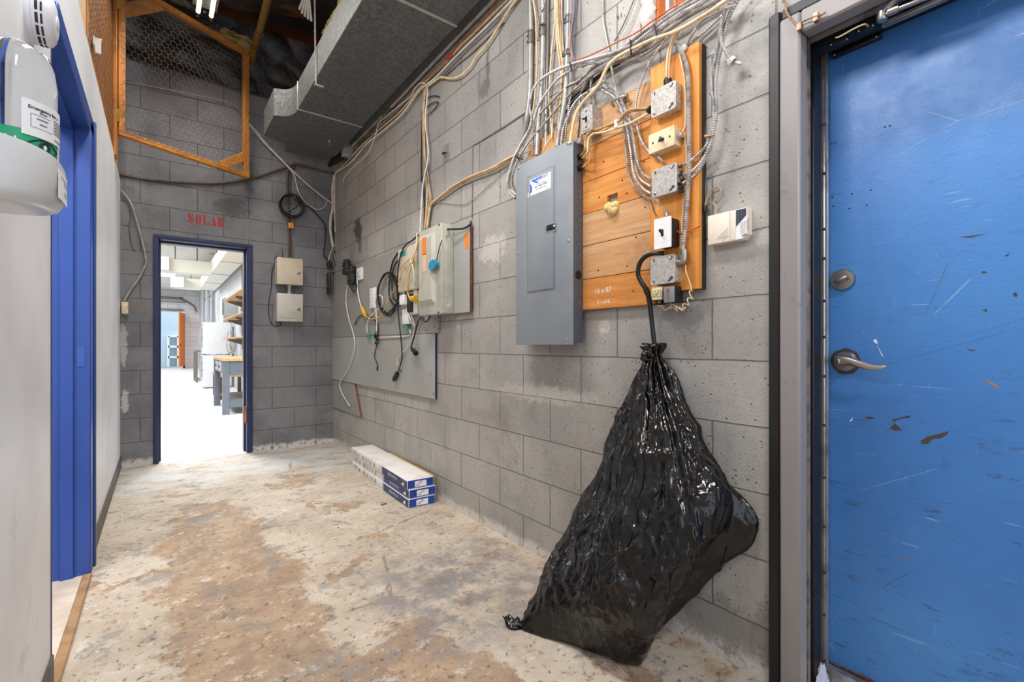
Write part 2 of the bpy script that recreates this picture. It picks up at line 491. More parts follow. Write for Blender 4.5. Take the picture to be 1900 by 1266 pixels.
simple('carton_navy', (44, 54, 104), 0.45, 0, (38, 46, 92), 8)
simple('carton_blue', (24, 70, 158), 0.42, 0, (20, 60, 142), 8)
simple('kraft', (196, 156, 98), 0.7)
simple('print_pale', (176, 184, 212), 0.6)
simple('print_grey', (104, 108, 112), 0.6)
simple('print_green', (150, 166, 120), 0.6)
simple('detector', (232, 233, 240), 0.35)
simple('tray', (222, 226, 226), 0.28)
simple('threshold', (214, 200, 186), 0.5, 0, (198, 182, 166), 5)
simple('threshold_edge', (166, 132, 96), 0.6, 0, (140, 108, 76), 12)
simple('rubber_base', (96, 92, 88), 0.55, 0, (74, 70, 66), 10)
simple('appliance', (240, 242, 245), 0.3)
simple('appliance_grey', (176, 180, 186), 0.3)
simple('white_paint', (238, 238, 236), 0.55)
simple('cream_ceiling', (228, 226, 218), 0.7, 0, (216, 212, 204), 3)
simple('cream_duct', (236, 234, 222), 0.5)
simple('rack_grey', (122, 120, 118), 0.45, 0.3)
simple('orange_door', (240, 128, 16), 0.45)
simple('steel_tube', (132, 128, 124), 0.4, 0.5)
simple('old_mortar', (214, 208, 204), 0.9, 0, (176, 160, 150), 18, bump=1.0, bscale=24)
simple('window_wood', (214, 128, 62), 0.6, 0, (176, 96, 44), 14)
simple('window_white', (236, 236, 240), 0.5)
simple('wire', (122, 110, 98), 0.5, 0.3)
simple('rust_wire', (74, 52, 40), 0.6, 0.2)
simple('pipe_brass', (150, 118, 58), 0.45, 0.35, (112, 86, 44), 9)
simple('fitting', (206, 202, 192), 0.5)
simple('stone', (186, 166, 128), 0.85, 0, (156, 134, 100), 40, bump=0.7, bscale=60)
simple('paper_scrap', (196, 200, 226), 0.7)
simple('fibreglass', (150, 132, 84), 0.95, 0, (104, 84, 48), 12, bump=1.0, bscale=30)
simple('yellow_strip', (214, 178, 92), 0.6)


def plastic_sheet():
    t = NT('poly_sheet')
    col = t.mix(t.step(t.noise(2.2, 6), 0.45, 0.65), lin((38, 34, 32)), lin((52, 44, 36)))
    br = t.step(t.noise(1.6, 5, 0.6, vec=t.map(loc=(5.1, 2.0, 0), scale=(1, 2.2, 1))), 0.60, 0.70)
    col = t.mix(t.math('MULTIPLY', br, 0.8), col, lin((120, 74, 34)))
    yl = t.step(t.noise(2.6, 5, 0.6, vec=t.map(loc=(1.1, 7.0, 0), scale=(1.2, 2.2, 1))), 0.64, 0.72)
    col = t.mix(t.math('MULTIPLY', yl, 0.6), col, lin((124, 116, 72)))
    t.bump(t.noise(7, 5, 0.6, 1.5, vec=t.map(scale=(1, 3, 1))), 0.6, 0.02)
    MAT['poly'] = t.set(col, 0.38, 0)
    t = NT('bag_plastic')
    vw = t.n('ShaderNodeVectorMath', operation='ADD')
    nz = t.n('ShaderNodeTexNoise')
    nz.inputs['Scale'].default_value = 9
    t.put(nz.inputs['Vector'], t.pos())
    sc = t.n('ShaderNodeVectorMath', operation='SCALE')
    t.put(sc.inputs[0], nz.outputs['Color'])
    sc.inputs['Scale'].default_value = 0.06
    t.put(vw.inputs[0], t.map(scale=(1, 1, 0.6)))
    t.put(vw.inputs[1], sc.outputs[0])
    h = t.voro(15, 'DISTANCE_TO_EDGE', vec=vw.outputs[0])
    h2 = t.voro(38, 'DISTANCE_TO_EDGE', vec=vw.outputs[0])
    hh = t.math('ADD', t.math('MULTIPLY', t.math('MINIMUM', h, 0.25), 1.2), t.math('MULTIPLY', t.math('MINIMUM', h2, 0.25), 0.45))
    t.bump(hh, 0.55, 0.012)
    MAT['bag'] = t.set(t.mix(t.step(t.noise(9, 4), 0.4, 0.7), lin((10, 10, 11)), lin((17, 16, 17))), 0.2, 0)
    MAT['bag'].node_tree.nodes['Principled BSDF'].inputs['Specular IOR Level'].default_value = 0.5


plastic_sheet()


def glass(name, c, rough=0.05, a=0.25):
    t = NT(name)
    MAT[name] = t.set(lin(c), rough, 0, **{'Transmission Weight': 1.0, 'IOR': 1.25})


glass('clear_bottle', (240, 244, 246), 0.06)
glass('window_glass', (244, 248, 250), 0.12)
glass('tube_glass', (250, 240, 228), 0.1)


def emit(name, c, strength):
    t = NT(name)
    MAT[name] = t.set(lin(c), 0.5, 0, **{'Emission Color': lin(c), 'Emission Strength': strength})


emit('tube', (255, 250, 240), 1.5)
emit('workshop_tube', (255, 255, 255), 7)
MAT['bright_glass'] = simple('bright_glass', (206, 224, 236), 0.15)

# ------------------------------------------------------------------ mesh building
class MB:
    def __init__(s):
        s.b = bmesh.new()

    def _v(s, pts):
        return [s.b.verts.new(p) for p in pts]

    def face(s, pts):
        try:
            return s.b.faces.new(s._v(pts))
        except ValueError:
            pass

    def box(s, a, b, bev=0.0, seg=1):
        a, b = V(a), V(b)
        lo = V(map(min, a, b))
        hi = V(map(max, a, b))
        return s.obox((lo + hi) / 2, V((1, 0, 0)), V((0, 1, 0)), V((0, 0, 1)), (hi - lo) / 2, bev, seg)

    def obox(s, c, ax, ay, az, h, bev=0.0, seg=1):
        c = V(c)
        vs = []
        for i in (-1, 1):
            for j in (-1, 1):
                for k in (-1, 1):
                    vs.append(s.b.verts.new(c + V(ax) * h[0] * i + V(ay) * h[1] * j + V(az) * h[2] * k))
        fs = [s.b.faces.new([vs[i] for i in q]) for q in ((0, 1, 3, 2), (4, 6, 7, 5), (0, 4, 5, 1), (2, 3, 7, 6), (0, 2, 6, 4), (1, 5, 7, 3))]
        if bev > 0:
            es = list({e for f in fs for e in f.edges})
            bmesh.ops.bevel(s.b, geom=es, offset=min(bev, min(h) * 0.9), segments=seg, profile=0.5, affect='EDGES', clamp_overlap=True)
        return s

    def beam(s, p, q, w, t, up=(0, 0, 1), bev=0.0):
        p, q = V(p), V(q)
        d = (q - p)
        L = d.length
        d.normalize()
        side = d.cross(V(up)).normalized()
        u2 = side.cross(d).normalized()
        return s.obox((p + q) / 2, d, side, u2, (L / 2, w / 2, t / 2), bev)

    def prism(s, poly, off):
        """polygon of 3D points pushed along off"""
        off = V(off)
        a = s._v(poly)
        b = s._v([V(p) + off for p in poly])
        n = len(a)
        s.b.faces.new(a)
        s.b.faces.new(b[::-1])
        for i in range(n):
            s.b.faces.new((a[i], b[i], b[(i + 1) % n], a[(i + 1) % n]))
        return s

    def rings(s, rings, cap=True, close=True):
        vr = [s._v(r) for r in rings]
        n = len(vr[0])
        for a, b in zip(vr, vr[1:]):
            for i in range(n if close else n - 1):
                j = (i + 1) % n
                s.b.faces.new((a[i], a[j], b[j], b[i]))
        if cap and close:
            s.b.faces.new(vr[0][::-1])
            s.b.faces.new(vr[-1])
        return s

    def cyl(s, p, q, r, r2=None, seg=20):
        p, q = V(p), V(q)
        d = (q - p).normalized()
        u = d.orthogonal().normalized()
        w = d.cross(u)
        r2 = r if r2 is None else r2
        mk = lambda c, rr: [c + (u * cos(2 * pi * i / seg) + w * sin(2 * pi * i / seg)) * rr for i in range(seg)]
        return s.rings([mk(p, r), mk(q, r2)])

    def lathe(s, c, axis, prof, seg=32):
        """prof: (distance along axis, radius)"""
        c, d = V(c), V(axis).normalized()
        u = d.orthogonal().normalized()
        w = d.cross(u)
        rg = [[c + d * h + (u * cos(2 * pi * i / seg) + w * sin(2 * pi * i / seg)) * max(r, 1e-5) for i in range(seg)] for h, r in prof]
        return s.rings(rg)

    def tube(s, pts, r, seg=8, cap=True, rfun=None, closed=False):
        pts = [V(p) for p in pts]
        n = len(pts)
        T = []
        for i in range(n):
            a = pts[(i - 1) % n] if (closed or i > 0) else pts[0]
            b = pts[(i + 1) % n] if (closed or i < n - 1) else pts[-1]
            t = b - a
            T.append(t.normalized() if t.length > 1e-9 else V((0, 0, 1)))
        u = T[0].orthogonal().normalized()
        rg = []
        for i in range(n):
            u = (u - T[i] * u.dot(T[i]))
            u = u.normalized() if u.length > 1e-6 else T[i].orthogonal().normalized()
            w = T[i].cross(u)
            rr = rfun(i) if rfun else r
            rg.append([pts[i] + (u * cos(2 * pi * k / seg) + w * sin(2 * pi * k / seg)) * rr for k in range(seg)])
        if closed:
            rg.append(rg[0])
            cap = False
        return s.rings(rg, cap)

    def sphere(s, c, r, seg=16, rings=10, sc=(1, 1, 1)):
        rg = []
        for i in range(rings + 1):
            a = pi * i / rings
            rr = max(sin(a), 1e-4) * r
            rg.append([V(c) + V((cos(2 * pi * k / seg) * rr * sc[0], sin(2 * pi * k / seg) * rr * sc[1], -cos(a) * r * sc[2])) for k in range(seg)])
        return s.rings(rg)

    def parts(s, name, mat, parent=None, **kw):
        """every separate piece becomes a part of its own"""
        s.b.verts.index_update()
        seen, out = set(), None
        for v0 in list(s.b.verts):
            if v0 in seen:
                continue
            stack, isl = [v0], {v0}
            while stack:
                v = stack.pop()
                for e in v.link_edges:
                    w = e.other_vert(v)
                    if w not in isl:
                        isl.add(w)
                        stack.append(w)
            seen |= isl
            mp, p = {}, MB()
            for v in isl:
                mp[v] = p.b.verts.new(v.co)
            for f in {f for v in isl for f in v.link_faces}:
                p.b.faces.new([mp[v] for v in f.verts])
            out = p.obj(name, mat, parent, **kw)
        s.b.free()
        return out

    def obj(s, name, mat, parent=None, smooth=None, sub=0):
        me = bpy.data.meshes.new(name)
        bmesh.ops.remove_doubles(s.b, verts=s.b.verts, dist=1e-6)
        bmesh.ops.recalc_face_normals(s.b, faces=s.b.faces)
        s.b.to_mesh(me)
        s.b.free()
        me.materials.append(MAT[mat] if isinstance(mat, str) else mat)
        if smooth is None:
            smooth = 40
        if smooth:
            me.polygons.foreach_set('use_smooth', [True] * len(me.polygons))
            me.set_sharp_from_angle(angle=R(smooth))
        o = bpy.data.objects.new(name, me)
        COL.objects.link(o)
        if parent is not None:
            o.parent = parent
            o.matrix_parent_inverse = Matrix.Translation(-root_loc(parent))
        if sub:
            m = o.modifiers.new('s', 'SUBSURF')
            m.levels = m.render_levels = sub
        return o


def root_loc(o):
    return V(o.location) if o.type == 'EMPTY' else V((0, 0, 0))


def tag(o, label=None, cat=None, group=None, kind=None):
    if label: o['label'] = label
    if cat: o['category'] = cat
    if group: o['group'] = group
    if kind: o['kind'] = kind
    return o


def thing(name, label, cat, loc=(0, 0, 0), group=None, kind=None):
    o = bpy.data.objects.new(name, None)
    o.empty_display_size = 0.05
    o.location = loc
    COL.objects.link(o)
    return tag(o, label, cat, group, kind)


def smooth_path(pts, step=0.012):
    """Catmull-Rom through pts, resampled at about step"""
    pts = [V(p) for p in pts]
    if len(pts) == 2:
        n = max(2, int((pts[1] - pts[0]).length / step))
        return [pts[0].lerp(pts[1], i / n) for i in range(n + 1)]
    P = [pts[0] * 2 - pts[1]] + pts + [pts[-1] * 2 - pts[-2]]
    out = []
    for i in range(1, len(P) - 2):
        a, b, c, d = P[i - 1:i + 3]
        n = max(2, int((c - b).length / step))
        for k in range(n):
            t = k / n
            out.append(0.5 * ((2 * b) + (c - a) * t + (2 * a - 5 * b + 4 * c - d) * t * t + (3 * b - a - 3 * c + d) * t ** 3))
    out.append(pts[-1])
    return out


def text_obj(body, size, origin, xdir, ydir, mat, parent, name='lettering', lift=0.0004, sx=1.0, font=None):
    cu = bpy.data.curves.new(name, 'FONT')
    cu.body = body
    cu.size = size
    cu.extrude = lift
    cu.offset = size * 0.012
    tmp = bpy.data.objects.new(name, cu)
    COL.objects.link(tmp)
    bpy.context.view_layer.update()
    me = bpy.data.meshes.new_from_object(tmp.evaluated_get(bpy.context.evaluated_depsgraph_get()))
    bpy.data.objects.remove(tmp)
    x, y = V(xdir).normalized() * sx, V(ydir).normalized()
    z = x.normalized().cross(y)
    for v in me.vertices:
        v.co = V(origin) + x * v.co.x + y * v.co.y + z * (v.co.z + lift)
    me.name = name
    me.materials.append(MAT[mat])
    o = bpy.data.objects.new(name, me)
    COL.objects.link(o)
    if parent is not None:
        o.parent = parent
        o.matrix_parent_inverse = Matrix.Translation(-root_loc(parent))
    return o
# ================================================================== THE SETTING
def struct(name, mb, mat, parent=None, label=None, **kw):
    o = mb.obj(name, mat, parent, **kw)
    if parent is None:
        o['kind'] = 'structure'
    if label:
        o['label'] = label
    return o


ZC = 4.15
m = MB(); m.box((-6.2, -3.2, -0.2), (2.6, 25.8, 0)); struct('floor', m, 'floor', smooth=0)

m = MB()
X0, X1 = XR, XR + 0.23
m.box((X0, -3.2, 0), (X1, -0.40, ZC))
m.box((X0, -0.40, 1.965), (X1, 0.62, ZC))
m.box((X0, 0.62, 0), (X1, 1.145, 2.22))
m.box((X0, 0.62, 2.92), (X1, 1.145, ZC))
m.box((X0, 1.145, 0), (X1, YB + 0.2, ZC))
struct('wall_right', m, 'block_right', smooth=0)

m = MB()
m.box((-3.2, YB, 0), (-0.03, YB + 0.2, ZC))
m.box((-0.03, YB, 1.965), (0.70, YB + 0.2, ZC))
m.box((0.70, YB, 0), (XR, YB + 0.2, ZC))
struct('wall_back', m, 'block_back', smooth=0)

m = MB()
m.box((XL - 0.12, -1.2, 0), (XL, 1.954, 2.40))
m.box((XL - 0.12, 1.954, 2.05), (XL, 2.83, 2.40))
m.box((XL - 0.12, 2.83, 0), (XL, YB, 2.40))
struct('wall_left', m, 'partition', smooth=0)
m = MB(); m.box((-3.3, -3.2, 0), (-3.2, YB, ZC)); struct('wall_left_light_block', m, 'block_back', smooth=0)  # unseen wall, added to keep world light out beyond the partition
m = MB(); m.box((-3.3, -3.2, ZC), (X1, YB + 0.2, ZC + 0.1)); struct('ceiling', m, 'wood_dark', smooth=0)

# workshop beyond the doorway
m = MB()
m.box((XR, YB + 0.2, 0), (XR + 0.2, 25.8, 3.45)); struct('wall_workshop_right', m, 'block_white', smooth=0)
m = MB(); m.box((-6.2, YB + 0.2, 0), (-6, 25.8, 3.45)); struct('wall_workshop_left', m, 'block_white', smooth=0)
m = MB()
m.box((-6.2, 25.6, 0), (-1.2, 25.8, 3.45)); m.box((-1.2, 25.6, 2.5), (0.93, 25.8, 3.45)); m.box((0.93, 25.6, 0), (XR, 25.8, 3.45))
struct('wall_workshop_back', m, 'block_white_far', smooth=0)
m = MB(); m.box((-6.2, YB + 0.2, 3.45), (XR + 0.2, 25.8, 3.55)); struct('ceiling_workshop', m, 'cream_ceiling', smooth=0)
m = MB(); m.box((-6.2, YB + 0.19, 0), (-3.2, YB + 0.2, 3.45)); struct('wall_workshop_front', m, 'block_white_far', smooth=0)
# what the far loading door opens onto: a pale blue block building with a window
m = MB(); m.box((-6, 28.2, -0.2), (4, 28.4, 5)); struct('wall_outside', m, simple('pale_blue_wall', (196, 218, 228), 0.7), smooth=0)
m = MB(); m.box((-6.2, 25.8, -0.2), (4, 28.2, -0.01)); struct('floor_outside', m, simple('pavement', (170, 170, 168), 0.8), smooth=0)
a, b = PY(312, 624, 28.2), PY(340, 682, 28.2)
m = MB()
for x in (a.x, (a.x + b.x) / 2 + .1, b.x):
    m.box((x - 0.05, 28.12, b.z), (x + 0.05, 28.2, a.z))
for k in range(4):
    z = b.z + (a.z - b.z) * k / 3
    m.box((a.x, 28.12, z - 0.05), (b.x, 28.2, z + 0.05))
w = struct('window_2', m, 'white_paint', smooth=0, label='white grid window of the pale blue building seen through the far loading door')
m = MB(); m.box((a.x, 28.17, b.z), (b.x, 28.19, a.z)); m.obj('pane', simple('far_pane', (132, 158, 168), 0.2), w)

# ---- trim_1: navy steel frame of the doorway in the end wall
m = MB()
y0 = YB - 0.022
for xa, xb in ((-0.040, 0.0), (0.668, 0.716)):
    m.box((xa, y0, 0), (xb, YB + 0.2, 1.985), 0.004)
m.box((0.0, y0, 1.945), (0.668, YB + 0.2, 1.985), 0.004)
m.box((-0.028, y0 - 0.008, 0), (-0.012, y0 + 0.01, 1.965), 0.003)
m.box((0.684, y0 - 0.008, 0), (0.702, y0 + 0.01, 1.965), 0.003)
m.box((-0.028, y0 - 0.008, 1.957), (0.702, y0 + 0.01, 1.973), 0.003)
for xa, xb in ((0.0, 0.014), (0.654, 0.668)):
    m.box((xa, YB + 0.07, 0), (xb, YB + 0.13, 1.945), 0.003)
m.box((0.0, YB + 0.07, 1.93), (0.668, YB + 0.13, 1.945), 0.003)
struct('trim_1', m, 'navy')
m = MB(); m.box((-0.002, YB + 0.13, 0), (0.008, YB + 0.205, 1.94)); m.box((0.66, YB + 0.13, 0), (0.669, YB + 0.205, 1.94)); m.box((0, YB + 0.13, 1.936), (0.668, YB + 0.205, 1.944))
struct('trim_2', m, 'frame_grey', smooth=0)
# broken orange wood splinter low on the right jamb
m = MB(); m.box((0.655, YB - 0.005, 0.28), (0.668, YB + 0.03, 0.44), 0.003); struct('trim_3', m, 'window_wood')

# ---- trim_4: blue casing and jambs of the doorway in the left partition
m = MB()
m.box((XL - 0.135, 2.80, 0), (XL + 0.016, 2.93, 2.035), 0.004)
m.box((XL - 0.135, 1.95, 1.985), (XL + 0.016, 2.93, 2.06), 0.004)
m.box((XL - 0.085, 2.785, 0), (XL - 0.04, 2.80, 1.985), 0.002)
m.box((XL - 0.085, 1.954, 1.965), (XL - 0.04, 2.80, 1.985), 0.002)
m.box((XL + 0.016, 2.90, 0), (XL + 0.024, 2.93, 2.06), 0.002)
struct('trim_4', m, 'blue_frame')
m = MB(); m.box((XL - 0.03, 2.8, 0.93), (XL - 0.004, 2.797, 1.02)); struct('trim_5', m, simple('strike', (60, 88, 168), 0.35, 0.3), smooth=0)
m = MB(); m.box((XL - 1.2, 1.954, 0.0), (XL - 0.005, 2.80, 0.008)); struct('floor_side_room', m, 'threshold', smooth=0)
m = MB(); m.box((XL - 0.012, 1.954, 0.0), (XL + 0.02, 2.80, 0.012), 0.004); struct('trim_6', m, 'threshold_edge')
m = MB(); m.box((XL, 2.932, 0), (XL + 0.007, YB, 0.10), 0.002); m.box((XL, -1.2, 0), (XL + 0.007, 1.95, 0.10), 0.002); struct('baseboard_left', m, 'rubber_base')
m = MB(); m.box((XL - 0.005, 1.945, 0), (XL + 0.002, 1.956, 2.03)); struct('trim_7', m, 'navy', smooth=0)

# ---- steel frame of the blue door
m = MB()
m.box((XR - 0.012, 0.632, 0), (XR + 0.05, 0.668, 2.012), 0.006)
m.box((XR - 0.012, -0.42, 1.976), (XR + 0.05, 0.632, 2.012), 0.006)
m.box((XR - 0.003, 0.586, 0), (XR + 0.229, 0.62, 1.93), 0.004)
m.box((XR - 0.003, -0.40, 1.922), (XR + 0.229, 0.62, 1.965), 0.004)
m.box((XR + 0.085, 0.580, 0), (XR + 0.14, 0.588, 1.92), 0.003)
m.box((XR + 0.085, -0.40, 1.905), (XR + 0.14, 0.588, 1.925), 0.003)
struct('trim_8', m, 'frame_black')
m = MB()
m.box((XR - 0.022, 0.576, 0), (XR + 0.03, 0.632, 1.976), 0.006)
m.box((XR - 0.022, -0.40, 1.912), (XR + 0.03, 0.576, 1.976), 0.006)
struct('trim_9', m, 'frame_grey')
m = MB(); m.box((XR + 0.040, 0.579, 0), (XR + 0.060, 0.590, 1.92), 0.002); m.box((XR + 0.04, -0.4, 1.911), (XR + 0.06, 0.59, 1.925), 0.002)
struct('trim_10', m, simple('frame_worn', (128, 116, 106), 0.5, 0, (84, 76, 72), 20))
m = MB(); m.box((XR + 0.150, 0.574, 0.03), (XR + 0.182, 0.588, 1.93), 0.003)
m.box((XR + 0.166, 0.571, 0.03), (XR + 0.172, 0.578, 1.93), 0.001)
struct('trim_11', m, 'aluminium')
m = MB()
for z in (0.06, 0.2, 0.33, 0.47, 0.62, 0.78, 0.93, 1.05, 1.16, 1.29, 1.38, 1.55, 1.7):
    m.cyl((XR + 0.152, 0.5735, z), (XR + 0.152, 0.580, z), 0.0045, seg=8)
struct('trim_12', m, 'primer')
m = MB(); m.box((XR + 0.02, -0.4, 0), (XR + 0.23, 0.588, 0.018), 0.004); struct('trim_13', m, 'stone')
m = MB(); m.prism([(XR + 0.130, -0.4, 0.018), (XR + 0.172, -0.4, 0.018), (XR + 0.172, -0.4, 0.046), (XR + 0.150, -0.4, 0.046)], (0, 0.975, 0)); struct('trim_14', m, 'aluminium')

# ---- door_1: blue steel exit door
XD = 1.66
door = thing('door_1', 'scuffed blue steel exit door with silver lever and deadbolt', None, (XD, 0.585, 0.03), kind='structure')
m = MB(); m.box((XD, -0.335, 0.03), (XD + 0.045, 0.585, 1.935), 0.003); m.obj('door_leaf', 'blue_door', door)


def DP(px, py, off=0.0):
    return PX(px, py, XD - off)


c = DP(1565, 519.5)
m = MB(); m.lathe(c, (-1, 0, 0), ((0, .0325), (.006, .0325), (.011, .030), (.011, .024), (.0125, .024), (.0125, 0))); lk = m.obj('deadbolt', 'brushed', door)
m = MB(); m.lathe(c + V((-0.0125, 0, 0)), (-1, 0, 0), ((0, .009), (.006, .008), (.006, 0)), 16)
m.obox(c + V((-0.024, 0, -.001)), V((0, 0.94, -0.34)), V((0, 0.34, 0.94)), V((1, 0, 0)), (.019, .0042, .007), .003, 2); m.obj('thumb_turn', 'brushed', lk)
c = DP(1569, 671)
m = MB()
prof = []
n = 36
pl = [c + V((-0.0006, cos(2 * pi * i / n) * (.0395 + .0022 * sin(7 * i)), sin(2 * pi * i / n) * (.0395 + .0022 * sin(5 * i + 1)))) for i in range(n)]
m.prism(pl, (0.0006, 0, 0)); m.obj('bare_patch', 'primer', door)
m = MB(); m.lathe(c, (-1, 0, 0), ((0, .0325), (.005, .0325), (.012, .027), (.012, .014), (.034, .011), (.040, .011))); lv = m.obj('lever_rose', 'brushed', door)
m = MB()
pts = [c + V((-.046, 0.012, .001)), c + V((-.048, 0, .003)), c + V((-.050, -.02, .004)), c + V((-.052, -.045, -.003)), c + V((-.05, -.075, -.012)), c + V((-.045, -.098, -.013)), c + V((-.040, -.110, -.009))]
pts = smooth_path(pts, .004)
rg = []
for i, p in enumerate(pts):
    k = i / (len(pts) - 1)
    hh = .0125 * (1 - k) ** 0.8 + .0045
    tt = .0055 * (1 - k) + .0028
    rg.append([p + V((cos(2 * pi * j / 14) * tt, 0, sin(2 * pi * j / 14) * hh)) for j in range(14)])
m.rings(rg); lever = m.obj('lever', 'brushed', lv)
m = MB(); m.lathe(c + V((-.046, .001, .002)), (-1, 0, 0), ((0, .007), (.009, .0068), (.010, .005), (.010, 0)), 16); m.obj('lever_button', 'chrome', lv)
# screw holes and deep gouges the photograph shows on the leaf
m = MB()
for px, py in ((1642, 236), (1651, 234), (1535, 268), (1543, 267), (1550, 265), (1581, 360), (1616, 353), (1576, 387), (1608, 381), (1544, 366), (1546, 383)):
    p = DP(px, py); m.cyl(p + V((-.0004, 0, 0)), p + V((.001, 0, 0)), .0026, seg=10)
m.parts('screw_hole', 'ink', door)


def chip(pts):
    m2 = [DP(x, y, .0005) for x, y in pts]
    return m2


m = MB()
for poly in (((1708, 818), (1722, 810), (1740, 806), (1760, 800), (1757, 807), (1744, 814), (1732, 814), (1722, 824), (1710, 824)),
             ((1651, 795), (1660, 785), (1672, 797), (1676, 799), (1660, 799)),
             ((1655, 779), (1680, 773), (1690, 771), (1688, 775), (1668, 778), (1658, 784)),
             ((1603, 776), (1612, 773), (1624, 775), (1618, 778)),
             ((1880, 545), (1884, 542), (1888, 546), (1886, 551), (1881, 550)),
             ((1820, 505), (1826, 503), (1832, 506), (1824, 508)),
             ((1822, 575), (1831, 574), (1832, 580)),
             ((1794, 648), (1812, 650), (1803, 652)),
             ((1864, 475), (1875, 469), (1869, 476)),
             ((1780, 440), (1830, 434), (1800, 441))):
    m.prism(chip(poly), (.0005, 0, 0))
m.parts('paint_chip', 'primer', door, smooth=0)
m = MB()
for poly in (((1823, 700), (1840, 709), (1856, 720), (1853, 722), (1838, 714)), ((1733, 519), (1750, 512), (1745, 516))):
    m.prism(chip(poly), (.0005, 0, 0))
m.parts('bare_scratch', simple('bare_scratch', (150, 120, 104), 0.6), door, smooth=0)
m = MB()
for poly in (((1620, 632), (1625, 629), (1629, 638), (1624, 637)), ((1627, 640), (1639, 662), (1636, 660)), ((1576, 782), (1582, 775), (1581, 781))):
    m.prism(chip(poly), (.0005, 0, 0))
m.parts('white_mark', 'white_paint', door, smooth=0)

# ---- door closer and contact switches at the head of the door
ZH = 1.896


def HP(px, py, dz=0.0):
    return PZ(px, py, ZH + dz)


cl = thing('door_closer', 'silver closer arm and track along the top of the blue door', 'door closer', tuple(HP(1690, 30)))
a, b = HP(1638, 47), HP(1790, -20)
m = MB(); m.beam(a, b, .020, .012, (0, 0, 1), .002); m.beam(a + V((-.006, 0, -.007)), b + V((-.006, 0, -.007)), .004, .004, (0, 0, 1)); m.obj('track', 'aluminium', cl)
a = HP(1637, 30, -.012)
m = MB(); m.lathe(a + V((0, 0, -.012)), (0, 0, 1), ((0, .010), (.004, .0125), (.022, .0125), (.026, .008), (.026, 0)), 18); m.obj('pivot', 'brushed', cl)
m = MB(); m.tube([a + V((0, 0, .0)), HP(1660, 19, -.014), HP(1700, 3, -.016), HP(1770, -24, -.018)], .007, 10); m.cyl(HP(1648, 23, -.013), HP(1668, 15, -.014), .0105); m.obj('rod', 'brushed', cl)
m = MB(); m.tube([a + V((0, 0, .010)), HP(1664, -2, .0), HP(1690, -30, .005)], .006, 10); m.obj('arm', 'aluminium', cl)


def contact(a, b, lab, w, dp, up):
    t_ = thing('contact_switch', lab, 'door contact', tuple((a + b) / 2))
    m = MB(); m.beam(a, b, dp, w, up, .002); m.obj('housing', 'black_plastic', t_)
    for p in (a.lerp(b, .08), a.lerp(b, .92)):
        m = MB(); m.sphere(p + V((-dp / 2 if up[0] == 0 else -.010, 0, -.002)), .003, 10, 6); m.obj('screw', 'screw', t_)
    return t_


contact(DP(1544, 106, .012), DP(1636, 66, .012), 'lower black contact strip on the top corner of the blue door', .012, .020, (0, 0, 1))
contact(HP(1541, 85), HP(1576, 72), 'short black contact block above the contact strip at the door corner', .014, .016, (0, 0, 1))
contact(HP(1593, 60), HP(1624, 47), 'black contact block beside the closer pivot under the door head', .016, .018, (0, 0, 1))
m = MB(); m.tube(smooth_path([HP(1551, 70, -.01), HP(1560, 67, -.014), HP(1585, 53, -.016), HP(1604, 45, -.016), HP(1611, 49, -.01)], .004), .0022, 8)
tag(m.obj('jumper_wire', 'cream_cable'), 'short curved cream wire joining the black contacts above the blue door', 'wire')
m = MB(); m.cyl(DP(1523, 96, .02), DP(1536, 89, .02), .003, seg=10); tag(m.obj('latch_pin', 'chrome'), 'small shiny pin at the top of the aluminium weatherstrip', 'pin')
m = MB(); m.tube(smooth_path([WR(1447, -6, .02), WR(1454, 0, .02), WR(1461, 25, .024), WR(1476, 44, .03), WR(1483, 49, .03)], .004), .0032, 8)
m.tube(smooth_path([WR(1480, 45, .03), WR(1500, 35, .034), WR(1522, 28, .034), WR(1532, 23, .034)], .004), .0030, 8)
m.box(WR(1481, 48, .023), WR(1486, 53, .034)); m.box(WR(1512, 29, .023), WR(1517, 36, .036))
tag(m.obj('copper_pipe_stub', simple('copper_dull', (170, 140, 120), 0.4, 0.5, (130, 84, 60), 40)), 'thin stapled tube bending over the top corner of the grey door frame', 'tube')

# debris at the foot of the frame
m = MB()
p = PZ(1521, 1262, .02)
p = V((XR + .10, .560, 0.018))
for k in range(3):
    rg = []
    for i in range(7):
        h = i / 6
        rg.append([p + V((cos(2 * pi * j / 12 + k) * (.016 - .011 * h) * (1 + .3 * sin(3 * j + i)), sin(2 * pi * j / 12) * (.014 - .009 * h) + k * .003 - .003, h * .06 + .006 * sin(j * 2 + k * i))) for j in range(12)])
m.rings(rg, True)
tag(m.obj('paper_scrap', 'paper_scrap'), 'crumpled pale blue paper scrap at the foot of the door frame', 'paper')
for i, (dx, dy, r) in enumerate(((.03, .585, .016), (.05, .565, .010), (-.028, .60, .014))):
    m = MB(); m.sphere((XR + dx - .02, dy - .012, (.018 if dx > 0.04 else 0) + r * .6), r, 12, 8, (1.2, .9, .7))
    tag(m.obj('stone', 'stone'), ('larger tan pebble at the foot of the grey door frame', 'small tan pebble beside the crumpled paper scrap', 'tan pebble on the floor outside the black door frame edge')[i], 'pebble')

# ---- window_1 high in the right wall
wn = thing('window_1', 'bright small window with orange wood frame above the tangle of cables', None, (XR, 0.88, 2.22), kind='structure')
m = MB()


